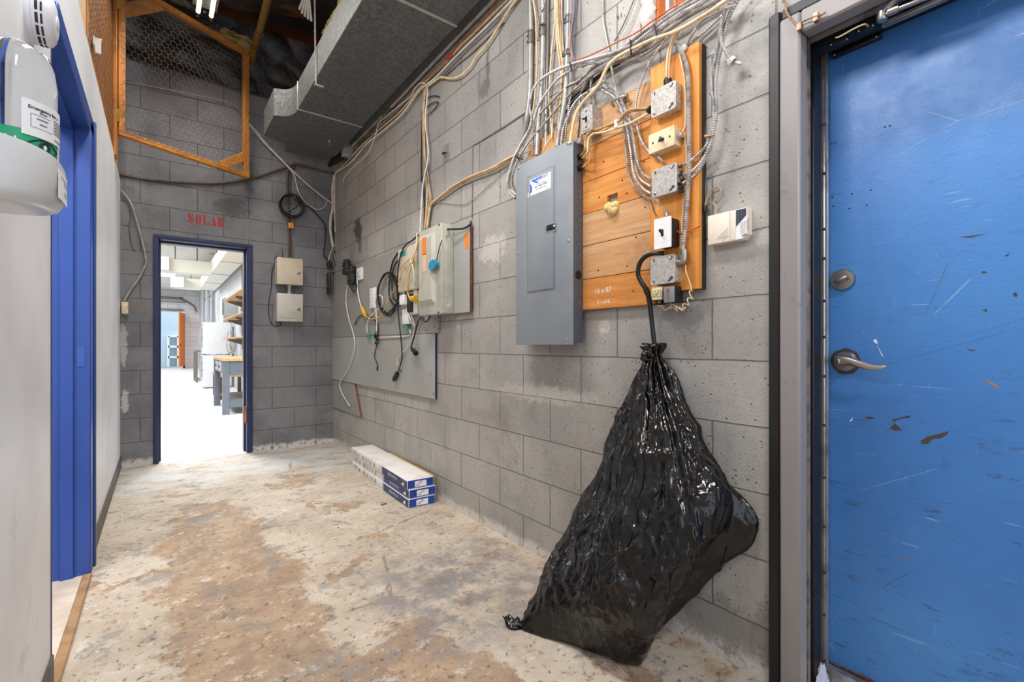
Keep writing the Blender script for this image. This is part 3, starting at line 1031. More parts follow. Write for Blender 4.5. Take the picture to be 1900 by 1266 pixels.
def rough_strip(m, p, q, w, d, n=60, k=10, seed=0.0):
    """ragged bead of mortar from p to q: a lumpy tube flattened against the wall"""
    p, q = V(p), V(q)
    ax = (q - p).normalized()
    sd = ax.cross(V((1, 0, 0))).normalized()
    rg = []
    for i in range(n + 1):
        c = p.lerp(q, i / n)
        row = []
        for j in range(k):
            a = 2 * pi * j / k
            nz = 1 + .45 * mn.noise(c * 22 + V((cos(a) * 2, sin(a) * 2, seed))) + .25 * mn.noise(c * 60 + V((cos(a) * 4, sin(a) * 4, seed)))
            row.append(c + sd * cos(a) * w * nz + V((1, 0, 0)) * sin(a) * d * nz)
        rg.append(row)
    m.rings(rg, True)


rough_strip(m, (XR + .012, 1.118, 2.16), (XR + .012, 1.118, 2.92), .032, .022)
rough_strip(m, (XR + .012, 1.13, 2.20), (XR + .012, .62, 2.20), .026, .020, seed=5)
m.obj('mortar_edge', 'old_mortar', wn, smooth=60)
m = MB(); m.box((XR + .02, 1.078, 2.225), (XR + .14, 1.115, 2.92), .004); m.box((XR + .02, .62, 2.225), (XR + .14, 1.078, 2.25), .004); m.obj('frame', 'window_wood', wn)
m = MB(); m.box((XR + .06, .62, 2.25), (XR + .11, 1.078, 2.285), .003); m.box((XR + .06, 1.062, 2.25), (XR + .11, 1.078, 2.92), .003); m.obj('sash', 'window_white', wn)
m = MB(); m.box((XR + .05, 1.022, 2.25), (XR + .12, 1.036, 2.92), .003); m.obj('mullion', 'window_wood', wn)
m = MB(); m.box((XR + .08, .62, 2.26), (XR + .085, 1.07, 2.92)); m.obj('pane', 'window_glass', wn, smooth=0)

# ---- ceiling: joists, plastic vapour barrier, pipe, fitting
for i, y in enumerate((5.0, 4.72, 3.1, 1.9, 0.7)):
    m = MB(); m.box((-3.2, y - .02, ZC - .15), (XR, y + .02, ZC), .003); struct('trim_%d' % (20 + i), m, 'wood_dark')
m = MB()
nx, ny = 120, 150
grid = []
for j in range(ny + 1):
    row = []
    y = 0.75 + 3.95 * j / ny
    for i in range(nx + 1):
        x = -1.7 + 3.10 * i / nx
        sag = .07 * abs(sin(y * pi / 1.2)) + .03 * abs(sin(x * 2.2))
        p = V((x * 1.1, y * 3.2, 1.3))
        wr = .045 * mn.noise(p) + .03 * abs(mn.noise(p * 2.1 + V((3, 1, 0)))) + .016 * abs(mn.noise(V((x * 5, y * 12, 0))))
        row.append(m.b.verts.new((x, y, ZC - .16 - sag - wr)))
    grid.append(row)
for j in range(ny):
    for i in range(nx):
        m.b.faces.new((grid[j][i], grid[j][i + 1], grid[j + 1][i + 1], grid[j + 1][i]))
tag(m.obj('plastic_sheet', 'poly', smooth=180), 'dark wrinkled plastic vapour barrier sagging under the ceiling joists', 'plastic sheet')
m = MB()
grid = []
for j in range(31):
    row = []
    for i in range(81):
        x = -.255 + 1.655 * i / 80
        z = 3.42 + .60 * j / 30
        row.append(m.b.verts.new((x, YB - .03 - .05 * abs(mn.noise(V((x * 3, z * 5, 2)))) - .10 * (j / 30) ** 2, z + .03 * mn.noise(V((x * 2, 0, 5))))))
    grid.append(row)
for j in range(30):
    for i in range(80):
        m.b.faces.new((grid[j][i], grid[j][i + 1], grid[j + 1][i + 1], grid[j + 1][i]))
tag(m.obj('plastic_sheet', 'poly', smooth=180), 'dark plastic sheet hanging over the top of the end wall', 'plastic sheet')
def lump(m, c, sc, seed=0.0, n=40, k=26):
    rg = []
    for i in range(k + 1):
        a = pi * i / k
        row = []
        for j in range(n):
            b = 2 * pi * j / n
            d = V((cos(b) * max(sin(a), 1e-3), sin(b) * max(sin(a), 1e-3), -cos(a)))
            r = 1 + .38 * mn.noise(d * 1.6 + V((seed, 0, 0))) + .22 * mn.noise(d * 4 + V((0, seed, 0))) + .10 * mn.noise(d * 9 + V((0, 0, seed)))
            row.append(V(c) + V((d.x * sc[0], d.y * sc[1], d.z * sc[2])) * r)
        rg.append(row)
    m.rings(rg)


m = MB()
lump(m, PZ(436, 76, 3.80), (.16, .09, .06), 3.3)
tag(m.obj('insulation_batt', 'fibreglass', smooth=60), 'yellowish insulation bulging from a tear in the plastic sheet', 'insulation')
a, b = PZ(462, 133, 3.70), PZ(497, 0, 3.70)
d = (b - a).normalized()
m = MB(); m.cyl(a - d * .25, b + d * 2.2, .028); m.cyl(a + d * .62, a + d * .70, .036)
tag(m.obj('ceiling_pipe', 'pipe_brass'), 'yellowish brown pipe running under the dark plastic ceiling', 'pipe')

lf = thing('fluorescent_light', 'lit twin tube fluorescent fitting on the dark ceiling', 'ceiling light', (0.27, 4.0, 3.74))
e1, e2 = PZ(367, 28, 3.735), PZ(391, 36, 3.735)
e1.y = e2.y = (e1.y + e2.y) / 2
xc = (e1.x + e2.x) / 2
m = MB(); m.prism([(xc - .085, e1.y - 1.22, 3.775), (xc + .085, e1.y - 1.22, 3.775), (xc + .055, e1.y - 1.22, 3.80), (xc - .055, e1.y - 1.22, 3.80)], (0, 1.16, 0)); m.obj('housing', 'conduit_dark', lf)
for e in (e1, e2):
    m = MB(); m.cyl((e.x, e.y - .05, e.z), (e.x, e.y - 1.2, e.z), .016, seg=16); tb = m.obj('tube', 'tube', lf)
    m = MB(); m.lathe((e.x, e.y - .05, e.z), (0, 1, 0), ((0, .016), (.03, .016), (.034, .010), (.055, .010), (.055, 0)), 16); m.obj('end_cap', 'tube_glass', tb)
m = MB(); m.lathe((xc, e1.y - .03, 3.765), (0, 0, -1), ((0, .012), (.006, .012), (.010, .004), (.010, 0)), 12); m.parts('screw', 'screw', lf)
bpy.data.objects['light_corridor'].location = (xc, e1.y - .62, 3.69)

# ---- galvanised duct along the right wall
du = thing('air_duct', 'long galvanised air duct hung along the top of the right wall', 'duct', (1.118, 2, 2.866))
DZ, DH = 2.866, 0.215
m = MB(); m.box((.866, 1.72, DZ), (1.37, 3.93, DZ + DH), .003); m.obj('trunk', 'galv_duct', du)
m = MB()
pts = [(1.37, 3.93), (.866, 3.93)]
for k in range(7):
    a = pi / 2 * k / 6
    pts.append((.766 + .10 * cos(a) * 1.0, 3.96 + .17 * sin(a)))
pts += [(.735, 4.15), (.735, 4.60), (.905, 4.65), (.935, 4.74), (.955, 4.86), (1.36, 4.83), (1.33, 4.62), (1.375, 4.3)]
m.prism([(x, y, DZ - .002) for x, y in pts], (0, 0, DH)); m.obj('elbow', 'galv_duct', du)
m = MB(); m.box((.862, 3.922, DZ - .006), (1.374, 3.937, DZ + .002), .002); m.box((.860, 3.922, DZ - .004), (.868, 3.937, DZ + DH), .002)
m.box((.862, 2.35, DZ - .006), (1.374, 2.368, DZ + .002), .002); m.parts('seam', 'galv_plate', du)
p = PX(586, 155, .858)
m = MB(); m.beam(p, (p.x - .01, p.y + .02, 3.98), .010, .004, (0, 1, 0)); m.obox(p + V((.02, 0, -.008)), V((1, 0, 0)), V((0, 1, 0)), V((0, 0, 1)), (.03, .008, .003)); m.obj('hanger_strap', 'galv_plate', du)
p = PZ(1, 1)
q = PZ(611, 262, DZ - .006)
m = MB(); m.sphere(q, .010, 10, 6); m.tube([q, q + V((.01, .0, -.03)), q + V((-.008, 0, -.045))], .003, 6); m.obj('hook_screw', 'screw', du)
m = MB()
rough_strip(m, (.90, 1.9, DZ + DH + .045), (.90, 3.3, DZ + DH + .045), .020, .022, 120, 12, 9.0)
tag(m.obj('insulation_batt', 'fibreglass', smooth=60), 'torn brown insulation lying along the top edge of the air duct', 'insulation')
m = MB()
q = PZ(569, 2, 3.55)
for k in range(5):
    m.tube(smooth_path([q + V((0, 0, .12)), q + V((.01 * k - .02, .01, .02)), q + V((.02 * k - .05, .015 * sin(k), -.08 - .015 * k))], .02), .008, 6)
tag(m.obj('rag_strip', 'white_cable'), 'pale frayed strip dangling from the ceiling left of the duct', 'rag')

# ---- timber cage on top of the left partition and its chicken wire gate
ZP = 2.40
cg = thing('cage_wall', 'wooden cage front with chicken wire standing on the white partition', 'cage wall', (XL - .05, 3.6, ZP))
for ya, yb, mt in ((2.2, 2.84, 'wood_pale'), (2.88, 4.42, 'wood_stud'), (4.42, 4.56, 'wood_stud')):
    m = MB(); m.box((XL - .045 + (.02 if yb == 4.56 else 0), ya, ZP), (XL - .005 + (.02 if yb == 4.56 else 0), yb, ZC - .42), .003); m.obj('board', mt, cg)
m = MB(); m.box((XL - .07, 4.95, ZP), (XL - .01, 5.03, ZC - .42), .003); m.obj('post', 'wood_stud', cg)
m = MB(); m.box((XL - .11, -1.0, ZP), (XL - .01, 2.2, ZP + .04), .003); m.obj('sill', 'wood_stud', cg)


def hexwire(m, o, ux, uy, W, H, s, r, jit=0.10):
    """chicken wire: hexagons of size s in the rectangle o + ux*W + uy*H"""
    ux, uy = V(ux).normalized(), V(uy).normalized()
    nrm = ux.cross(uy)
    dx, dy = s * math.sqrt(3), s * 1.5
    pt = {}

    def P(ix, iy, dd):
        key = (round(ix * 2), round(iy * 6 + dd * 4))
        if key not in pt:
            pt[key] = (ix * dx / 1 + random.uniform(-jit, jit) * s, iy * dy + dd * s + random.uniform(-jit, jit) * s)
        return pt[key]

    def seg(p, q):
        if not all(0 <= c[0] <= W and 0 <= c[1] <= H for c in (p, q)):
            return
        a = o + ux * p[0] + uy * p[1]
        b = o + ux * q[0] + uy * q[1]
        d = (b - a).normalized()
        w = d.cross(nrm).normalized()
        mk = lambda c: [c + (w * cos(2 * pi * k / 3) + nrm * sin(2 * pi * k / 3)) * r for k in range(3)]
        m.rings([mk(a), mk(b)], False)

    for j in range(int(H / dy) + 2):
        for i in range(int(W / dx) + 2):
            x = i + (0.5 if j % 2 else 0)
            # lower vertex of the cell, its two neighbours and the upright
            c = P(x, j, -1.0)
            l = P(x - .5, j, -.5)
            rr = P(x + .5, j, -.5)
            seg(l, c)
            seg(c, rr)
            up = P(x + .5, j, .5)
            seg(rr, up)


m = MB(); hexwire(m, V((XL - .002, 2.9, ZP + .02)), (0, 1, 0), (0, 0, 1), 1.5, 1.3, .029, .0010)
m.obj('chicken_wire', 'rust_wire', cg, smooth=0)
m = MB(); p = PX(174, 83, XL + .002); m.box(p + V((0, -.05, -.02)), p + V((.006, .03, .02)), .001); m.box(p + V((.006, -.02, -.045)), p + V((.03, -.012, .03)), .001); m.obj('hasp', 'screw', cg)

gt = thing('cage_gate', 'open chicken wire gate in an orange wood frame above the doorway', 'gate', (XL, 4.5, 2.6))
g0 = V((-.245, 4.50, 2.57))
gx = (V((.66, 4.955, 2.57)) - g0)
GW = gx.length
gx.normalize()
gz = V((0, 0, 1))
gn = gx.cross(gz)          # towards the camera side
GH = 1.17


def gp(u, z, n=0.0):
    return g0 + gx * u + gz * z + gn * n


def rail(u0, z0, u1, z1, w, t, n, nm='rail', mt='wood_rail'):
    m = MB(); m.beam(gp(u0, z0, n), gp(u1, z1, n), t, w, (0, 0, 1) if u0 != u1 else tuple(gx), .003)
    return m.obj(nm, mt, gt)


rail(.022, 0, .022, GH, .045, .042, 0, 'stile', 'wood_stud')
rail(GW - .022, 0, GW - .022, GH, .045, .042, 0, 'stile', 'wood_stud')
rail(.0, .02, GW, .02, .04, .046, 0)
rail(.0, GH - .02, GW, GH - .02, .04, .046, 0)
rail(GW - .25, .03, GW - .03, .20, .075, .02, .0, 'brace')
rail(.03, GH - .24, .28, GH - .03, .09, .02, .0, 'brace')
m = MB(); hexwire(m, gp(.01, .01, .026), gx, gz, GW - .02, GH - .02, .0260, .0011); m.obj('chicken_wire', 'wire', gt, smooth=0)
m = MB(); q = gp(-.012, .13, .02); m.obox(q, gx, gz, gn, (.006, .045, .02), .001); m.cyl(gp(-.004, .085, .034), gp(-.004, .175, .034), .005, seg=10); m.obj('hinge', 'brass', gt)
m = MB(); q = gp(-.012, .95, .02); m.obox(q, gx, gz, gn, (.006, .045, .02), .001); m.cyl(gp(-.004, .905, .034), gp(-.004, .995, .034), .005, seg=10); m.obj('hinge', 'brass', gt)
# ================================================================== RIGHT WALL: PANEL, BACKBOARD, BOXES
OUT = V((-1, 0, 0))              # out of the right wall


def wf(pl, pr, yt, yb, off):
    """front rectangle on the right wall: Y of its left and right edge, z of top and bottom taken at the right edge"""
    a, b, c = WR(pl, yt, off), WR(pr, yt, off), WR(pr, yb, off)
    return a.y, b.y, b.z, c.z


def wbox(m, ya, yb, zt, zb, o0, o1, bev=0.003, seg=2):
    m.box((XR - o0, ya, zt), (XR - o1, yb, zb), bev, seg)
    return m


def plate_round(m, ya, yb, zt, zb, o0, o1, rad, n=5):
    """rounded rectangle slab parallel to the right wall"""
    lo, hi = min(ya, yb), max(ya, yb)
    pts = []
    for cy, cz, a0 in ((hi - rad, zt - rad, 0), (lo + rad, zt - rad, 90), (lo + rad, zb + rad, 180), (hi - rad, zb + rad, 270)):
        for k in range(n + 1):
            a = R(a0 + 90 * k / n)
            pts.append((XR - o0, cy + cos(a) * rad, cz + sin(a) * rad))
    m.prism(pts, (o0 - o1, 0, 0))
    return m


# ---- plank backboard
bb = thing('backboard', 'orange plank backboard carrying the switches and junction boxes', 'backboard', (XR, 1.08, 1.17))
zs = (2.008, 1.861, 1.718, 1.583, 1.447, 1.305, 1.174)
hole = wf(1127, 1146, 357, 388, .022)
for i in range(6):
    m = MB()
    zt, zb = zs[i] - .0012, zs[i + 1] + .0012
    ya, yb = 1.80, 1.0825
    if zb < (hole[2] + hole[3]) / 2 < zt:
        h0, h1 = hole[0], hole[1]
        zt2, zb2 = min(zt, hole[2]), max(zb, hole[3])
        wbox(m, ya, h0, zt, zb, 0, .022, 0)
        wbox(m, h1, yb, zt, zb, 0, .022, 0)
        if zt2 < zt: wbox(m, h0, h1, zt, zt2, 0, .022, 0)
        if zb2 > zb: wbox(m, h0, h1, zb2, zb, 0, .022, 0)
    else:
        wbox(m, ya, yb, zt, zb, 0, .022, .0015, 1)
    m.obj('plank', 'wood_plank_grey' if i in (0, 3, 4) else 'wood_plank', bb)
m = MB(); wbox(m, WR(1206, 300, .042).y, .875, 2.035, 1.213, .0225, .042, .002, 1); m.obj('upright_board', 'wood_upright', bb)
m = MB(); wbox(m, 1.0, .873, 2.035, 1.213, .001, .022, .002, 1); m.obj('packing_strip', 'frame_black', bb)
m = MB()
hy, hz = (hole[0] + hole[1]) / 2, (hole[2] + hole[3]) / 2
for k in range(9):
    m.sphere((XR - .022 - random.uniform(0, .012), hy + random.uniform(-.018, .018), hz - .022 + random.uniform(-.024, .012)), random.uniform(.012, .020), 12, 8, (.8, 1, 1))
m.obj('foam_plug', 'foam', bb, smooth=70)
q = WR(1103, 546, .0226)
text_obj('16 x 87', .030, q, (0, -1, .02), (0, 0, 1), 'chalk', bb, 'chalk_figures', .0002)
q = WR(1108, 565, .0226)
text_obj('2 - x16', .024, q, (0, -1, .02), (0, 0, 1), 'chalk', bb, 'chalk_figures', .0002)
m = MB()
for px, py in ((1163, 359), (1164, 494), (1110, 502), (1112, 366), (1155, 335), (1180, 440), (1197, 385), (1120, 300), (1195, 300), (1175, 540)):
    p = WR(px, py, .022); m.lathe(p, OUT, ((0, .0035), (.0012, .003), (.0012, 0)), 10)
m.parts('nail_head', 'dark_metal', bb)

# ---- grey electrical panel
ya, yb, zt, zb = wf(957, 1063, 256.5, 640, .0846)
ep = thing('breaker_box', 'tall grey electrical panel with hinged door on the block wall', 'electrical panel', (XR, (ya + yb) / 2, zb))
m = MB(); wbox(m, ya - .012, yb + .002, zt - .010, zb + .010, .0225, .080, .003); m.obj('enclosure', 'panel_shaded', ep)
m = MB(); wbox(m, ya, yb, zt, zb, .0795, .0846, .002, 2); m.obj('cover', 'panel_grey', ep)
dya, dyb, dzt, dzb = wf(979.5, 1028, 309, 535, .0846)
dya, dyb = WR(979.5, 400, .0846).y, WR(1028, 400, .0846).y
m = MB(); wbox(m, dya + .006, dyb - .009, dzt + .009, dzb - .007, .084, .0862, .001)
m.obj('door_surround', 'panel_grey', ep)
m = MB(); wbox(m, dya, dyb, dzt, dzb, .086, .0885, .0012); dr = m.obj('panel_door', 'panel_grey', ep)
m = MB()
for (a, b, c, d_) in ((dya + .002, dyb - .003, dzt + .0025, dzt + .0005), (dya + .002, dyb - .003, dzb + .0, dzb - .002), (dyb - .001, dyb - .003, dzt, dzb), (dya + .0025, dya + .001, dzt, dzb)):
    wbox(m, a, b, c, d_, .0858, .0866, 0)
m.obj('gap_line', 'panel_shaded', dr, smooth=0)
la, lb, lt, lz = wf(1012.5, 1031, 413, 429, .089)
m = MB(); wbox(m, la, lb, lt + .003, lz, .086, .0892, .001); lt_ = m.obj('latch_plate', 'panel_grey', dr)
m = MB(); wbox(m, la - .010, lb + .002, lt - .002, lz + .010, .089, .0912, .001); wbox(m, la - .004, la - .006, lt - .006, lz + .014, .089, .0905, 0); kk = m.obj('latch_slot', 'black_plastic', lt_)
m = MB(); m.sphere((XR - .0925, lb + .007, (lt + lz) / 2 + .004), .0065, 12, 8, (.6, 1, 1)); m.obj('latch_catch', 'chrome', lt_)
m = MB(); wbox(m, WR(980, 350, .089).y + .004, WR(980, 350, .089).y - .003, WR(980, 358, .089).z, WR(980, 368, .089).z, .086, .0895, .001); m.obj('hinge_pin', 'ivory', dr)
for (px, py) in ((962.5, 312), (1054, 266), (961.5, 470.5), (1055, 447), (958.5, 632), (1053, 630)):
    p = WR(px, py, .0846)
    m = MB(); m.lathe(p, OUT, ((0, .0062), (.002, .006), (.0035, .003), (.0035, 0)), 14); m.obj('cover_screw', 'screw', ep)
# paper sticker
sa, sb, s_t, s_b = wf(983.5, 1022, 318, 348.5, .0887)
sa = WR(983.5, 360, .0887).y
s_t, s_b = s_t, s_b
m = MB(); wbox(m, sa, sb, s_t, s_b, .0883, .0890, 0); stk = m.obj('sticker', 'paper', dr, smooth=0)
SW, SH = sa - sb, s_t - s_b


def sp(u, v, o=.0892):
    return V((XR - o, sa - SW * u, s_b + SH * v))


m = MB(); m.prism([sp(0.02, .96), sp(.62, .97), sp(.52, .9), sp(.28, .88), sp(.36, .74), sp(.44, .80), sp(.38, .60), sp(.16, .80)], (.0002, 0, 0)); m.obj('logo_swoosh', 'sticker_blue', stk, smooth=0)
m = MB(); m.prism([sp(0.01, .84), sp(.10, .55), sp(.11, .25), sp(.01, .08)], (.0002, 0, 0)); m.obj('logo_corner', 'sticker_indigo', stk, smooth=0)
m = MB(); m.prism([sp(0.62, .18), sp(.96, .10), sp(.98, .04), sp(.80, .05)], (.0002, 0, 0)); m.obj('logo_corner', 'sticker_peach', stk, smooth=0)
text_obj('ALBRIGHT', .0185, sp(.30, .80), (0, -1, 0), (0, 0, 1), 'sticker_indigo', stk, 'lettering', .0003)
m = MB()
for (u0, u1, v) in ((.34, .52, .52), (.56, .78, .53), (.24, .36, .36), (.42, .60, .37), (.63, .84, .38), (.28, .80, .22)):
    m.prism([sp(u0, v), sp(u1, v), sp(u1, v + (.10 if .3 < v < .4 else .05)), sp(u0, v + (.10 if .3 < v < .4 else .05))], (.0002, 0, 0))
m.obj('small_print', 'grey_ink', stk, smooth=0)
m = MB()
for z in [1.16 + .05 * k for k in range(15)]:
    if .0 < z < zt - .05 and abs(z - 1.275) > .04:
        m.lathe((XR - .05, yb + .002, z), (0, -1, 0), ((0, .013), (.0012, .0125), (.0012, .010), (.0004, .009), (.0004, 0)), 16)
m.parts('knockout', 'panel_shaded', ep)
p = PX(1076, 510, XR - .05)
m = MB(); m.lathe((XR - .05, yb + .002, p.z), (0, -1, 0), ((0, .019), (.0015, .018), (.0018, .016), (.0018, 0)), 20); m.obj('open_knockout', 'black_gloss', ep)


# ---- square junction boxes
def jbox(lab, pl, pr, yt, yb_, o0, o1, slots=True, side='galv_box', grp=None):
    ya, yb, zt, zb = wf(pl, pr, yt, yb_, o1)
    t = thing('junction_box', lab, 'junction box', (XR - o0, (ya + yb) / 2, zb), grp)
    m = MB(); plate_round(m, ya - .001, yb + .001, zt - .001, zb + .001, o0, o1 - .002, .008); m.obj('body', side, t)
    m = MB(); plate_round(m, ya, yb, zt, zb, o1 - .0025, o1, .009); m.obj('cover_plate', 'galv_plate', t)
    m = MB()
    w, h = ya - yb, zt - zb
    for (u, v, a) in ((.15, .87, 0), (.86, .88, .5), (.14, .12, 0), (.80, .13, .8)):
        c = V((XR - o1 - .0004, ya - w * u, zb + h * v))
        if a == 0 or a == .5:
            m.obox(c, (0, cos(a), sin(a)), (0, -sin(a), cos(a)), (1, 0, 0), (.002, .0055, .0006))
        else:
            m.obox(c, (0, cos(a), -sin(a)), (0, sin(a), cos(a)), (1, 0, 0), (.0095, .0028, .0006))
            m.lathe(c + V((.0004, -.006, .005)), OUT, ((0, .005), (.001, .005), (.001, 0)), 12)
    m.parts('slot', 'ink', t)
    for (u, v) in ((.80, .86), (.14, .14)):
        m = MB(); m.lathe((XR - o1, ya - w * u, zb + h * v), OUT, ((0, .0045), (.002, .004), (.003, .002), (.003, 0)), 12); m.parts('screw', 'brushed', t)
    m = MB()
    for k in (.3, .7):
        m.lathe((XR - (o0 + o1) / 2, yb + .001, zb + h * k), (0, -1, 0), ((0, .0095), (.0008, .009), (.0008, .007), (.0003, .006), (.0003, 0)), 14)
    m.parts('knockout', 'galv_box', t)
    return t, (ya, yb, zt, zb)


j1, r1 = jbox('topmost square metal junction box with smudged cover on the upright board', 1208, 1254, 147, 199, .042, .080)
j2, r2 = jbox('middle square junction box with three armoured cables entering its right side', 1209, 1256, 300, 354, .042, .080)
j3, r3 = jbox('bottom square junction box above the two small transformers', 1207, 1253, 470.5, 524, .042, .080, side='galv_box')
m = MB()
for k in range(7):
    m.box((XR - .05 - random.uniform(0, .025), r2[1] - .003 - random.uniform(0, .016), r2[2] - .012 - k * .014), (XR - .058 - random.uniform(0, .02), r2[1], r2[2] - .022 - k * .014), .002)
m.parts('clamp', 'dark_metal', j2)
m = MB(); m.tube(smooth_path([(XR - .062, r3[1], r3[2] - .03), (XR - .062, r3[1] - .018, r3[2] - .028), (XR - .062, r3[1] - .022, r3[2] - .01), (XR - .062, r3[1] - .020, r3[2] + .012)], .004), .011, 14)
m.lathe((XR - .062, r3[1] - .001, r3[2] - .03), (0, -1, 0), ((0, .015), (.006, .015), (.006, .011), (.010, .011)), 12); m.obj('elbow_connector', 'brushed', j3)

# ---- switches
ya, yb, zt, zb = wf(1078.5, 1099, 193, 239.4, .082)
t = thing('switch_box', 'metal toggle switch box with raised cover beside the top of the grey panel', 'switch box', (XR - .022, (ya + yb) / 2, zb))
m = MB(); plate_round(m, ya - .001, yb + .001, zt, zb, .022, .079, .006); m.obj('body', 'galv_box', t)
m = MB(); plate_round(m, ya, yb, zt, zb, .0785, .082, .006); plate_round(m, ya - .006, yb + .006, zt - .007, zb + .007, .0815, .0855, .010); m.obj('cover', 'galv_plate', t)
yc, zc = (ya + yb) / 2, (zt + zb) / 2
m = MB(); m.obox((XR - .094, yc, zc), (-.9, 0, -.45), (0, 1, 0), (.45, 0, -.9), (.011, .004, .0035), .001); m.obj('toggle', 'dark_metal', t)
m = MB()
for dz in (.032, -.032): m.lathe((XR - .0855, yc, zc + dz), OUT, ((0, .0035), (.0015, .003), (.0015, 0)), 12)
m.box((XR - .0853, yc - .005, zc - .012), (XR - .0858, yc + .005, zc + .012)); m.parts('screw', 'dark_metal', t)

ya, yb, zt, zb = wf(1203.5, 1251.4, 231, 268, .086)
t = thing('switch_box', 'sideways ivory switch box between the upper and middle junction boxes', 'switch box', (XR - .042, (ya + yb) / 2, zb))
m = MB(); plate_round(m, ya - .002, yb + .002, zt - .002, zb + .002, .042, .084, .005); m.obj('body', 'ivory', t)
m = MB(); plate_round(m, ya, yb, zt, zb, .083, .086, .004); m.obj('cover_plate', 'ivory', t)
yc, zc = (ya + yb) / 2, (zt + zb) / 2
m = MB(); m.box((XR - .086, yc + .012, zc - .005), (XR - .0868, yc - .012, zc + .005)); m.obj('slot', 'ink', t)
m = MB(); m.obox((XR - .094, yc - .004, zc + .001), (-.9, -.4, 0), (.4, -.9, 0), (0, 0, 1), (.010, .0042, .004), .001); m.obj('toggle', 'brown_cable', t)
m = MB()
for dy in (.034, -.034): m.lathe((XR - .086, yc + dy, zc), OUT, ((0, .0034), (.0015, .003), (.0015, 0)), 12)
m.parts('screw', 'dark_metal', t)
m = MB(); m.lathe((XR - .062, yb + .002, zc), (0, -1, 0), ((0, .012), (.008, .012), (.008, .009), (.018, .009), (.018, 0)), 14); m.obj('connector', 'galv_box', t)

ya, yb, zt, zb = wf(1213.5, 1244.4, 400, 457.6, .094)
t = thing('light_switch', 'white plated toggle switch on a black box above the bottom junction box', 'light switch', (XR - .042, (ya + yb) / 2, zb))
m = MB(); wbox(m, ya - .004, yb + .001, zt - .005, zb + .005, .042, .089, .003); m.obj('back_box', 'black_plastic', t)
m = MB(); plate_round(m, ya, yb, zt, zb, .0885, .094, .003); m.obj('cover_plate', 'white_plastic', t)
yc, zc = (ya + yb) / 2, (zt + zb) / 2
m = MB(); m.box((XR - .094, yc - .005, zc - .012), (XR - .0945, yc + .005, zc + .012)); m.obox((XR - .101, yc, zc + .004), (-.85, 0, .5), (0, 1, 0), (-.5, 0, -.85), (.010, .0042, .004), .001); m.obj('toggle', 'dark_metal', t)
m = MB()
for dz in (.032, -.032): m.lathe((XR - .094, yc, zc + dz), OUT, ((0, .003), (.001, .0027), (.001, 0)), 12)
m.parts('screw', 'white_plastic', t)

# ---- transformers under the bottom box
ya, yb, zt, zb = wf(1209, 1228, 531, 556, .075)
t = thing('transformer', 'small yellowed transformer with printed label under the bottom junction box', 'transformer', (XR - .03, (ya + yb) / 2, zb))
m = MB(); wbox(m, ya, yb, zt, zb, .040, .075, .003); m.obj('core', 'ivory', t)
m = MB(); wbox(m, ya + .002, yb - .002, zt - .010, zt - .036, .074, .0765, .001); m.obj('label_band', simple('transformer_label', (206, 196, 150), 0.5, 0, (120, 112, 84), 160), t)
m = MB(); wbox(m, ya - .004, yb + .004, zb, zb - .016, .045, .07, .002); m.obj('terminal', 'dark_metal', t)
for dy in (.25, .75):
    m = MB(); y = ya + (yb - ya) * dy; m.lathe((XR - .07, y, zb - .008), OUT, ((0, .004), (.006, .004), (.006, 0)), 10); m.obj('terminal_screw', 'brass', t)
ya, yb, zt, zb = wf(1231, 1251.5, 530, 561, .082)
t = thing('transformer', 'black transformer with grey face under the right of the bottom junction box', 'transformer', (XR - .03, (ya + yb) / 2, zb))
m = MB(); wbox(m, ya, yb, zt, zb, .030, .080, .003); m.obj('core', 'black_plastic', t)
m = MB(); wbox(m, ya - .001, yb + .001, zt - .001, zb + .001, .079, .082, .003); m.obj('face_plate', simple('face_grey', (128, 130, 136), 0.45), t)
m = MB(); m.lathe((XR - .082, (ya + yb) / 2 + .004, zt - .012), OUT, ((0, .0045), (.003, .004), (.003, 0)), 10); m.tube([(XR - .084, (ya + yb) / 2 + .004, zt - .016), (XR - .084, (ya + yb) / 2 + .003, zb + .012)], .0018, 6); m.obj('terminal_screw', 'brass', t)

# ---- alarm keypad
o1 = .032
ya, yb, zt, zb = wf(1313, 1386, 384, 441.7, o1)
zl = WR(1313, 459.4, o1)
t = thing('alarm_keypad', 'cream alarm keypad with dark keys on the block wall beside the door', 'keypad', (XR, (ya + yb) / 2, zb))
ch = .014
out = [(ya, zt), (yb, zt), (yb, zb + ch), (yb + ch, zb), (ya, zb)]
m = MB(); m.prism([(XR, y, z) for y, z in out], (-o1 + .003, 0, 0)); m.obj('body', 'cream_plastic', t)
KW, KH = ya - yb, zt - zb
m = MB(); wbox(m, ya, ya - KW * .57, zt, zb, o1 - .004, o1, .002); m.obj('flip_lid', 'cream_plastic', t)
m = MB(); wbox(m, ya - KW * .585, ya - KW * .72, zt, zb + .002, o1 - .004, o1 - .0012, .001); m.obj('spine', 'cream_plastic', t)
m = MB(); m.prism([(XR - o1 + .003, ya - KW * .725, zt - .002), (XR - o1 + .003, yb + .002, zt - .002), (XR - o1 + .003, yb + .002, zb + ch), (XR - o1 + .003, yb + ch, zb + .002), (XR - o1 + .003, ya - KW * .725, zb + .002)], (-.002, 0, 0)); m.obj('key_panel', 'white_plastic', t)
m = MB(); m.prism([(XR - o1 + .0008, ya - KW * .735, zt - .003), (XR - o1 + .0008, yb + .003, zt - .003), (XR - o1 + .0008, yb + .003, zt - KH * .26), (XR - o1 + .0008, ya - KW * .735, zt - KH * .56)], (-.0008, 0, 0)); kd = m.obj('dark_window', 'keypad_dark', t)
m = MB()
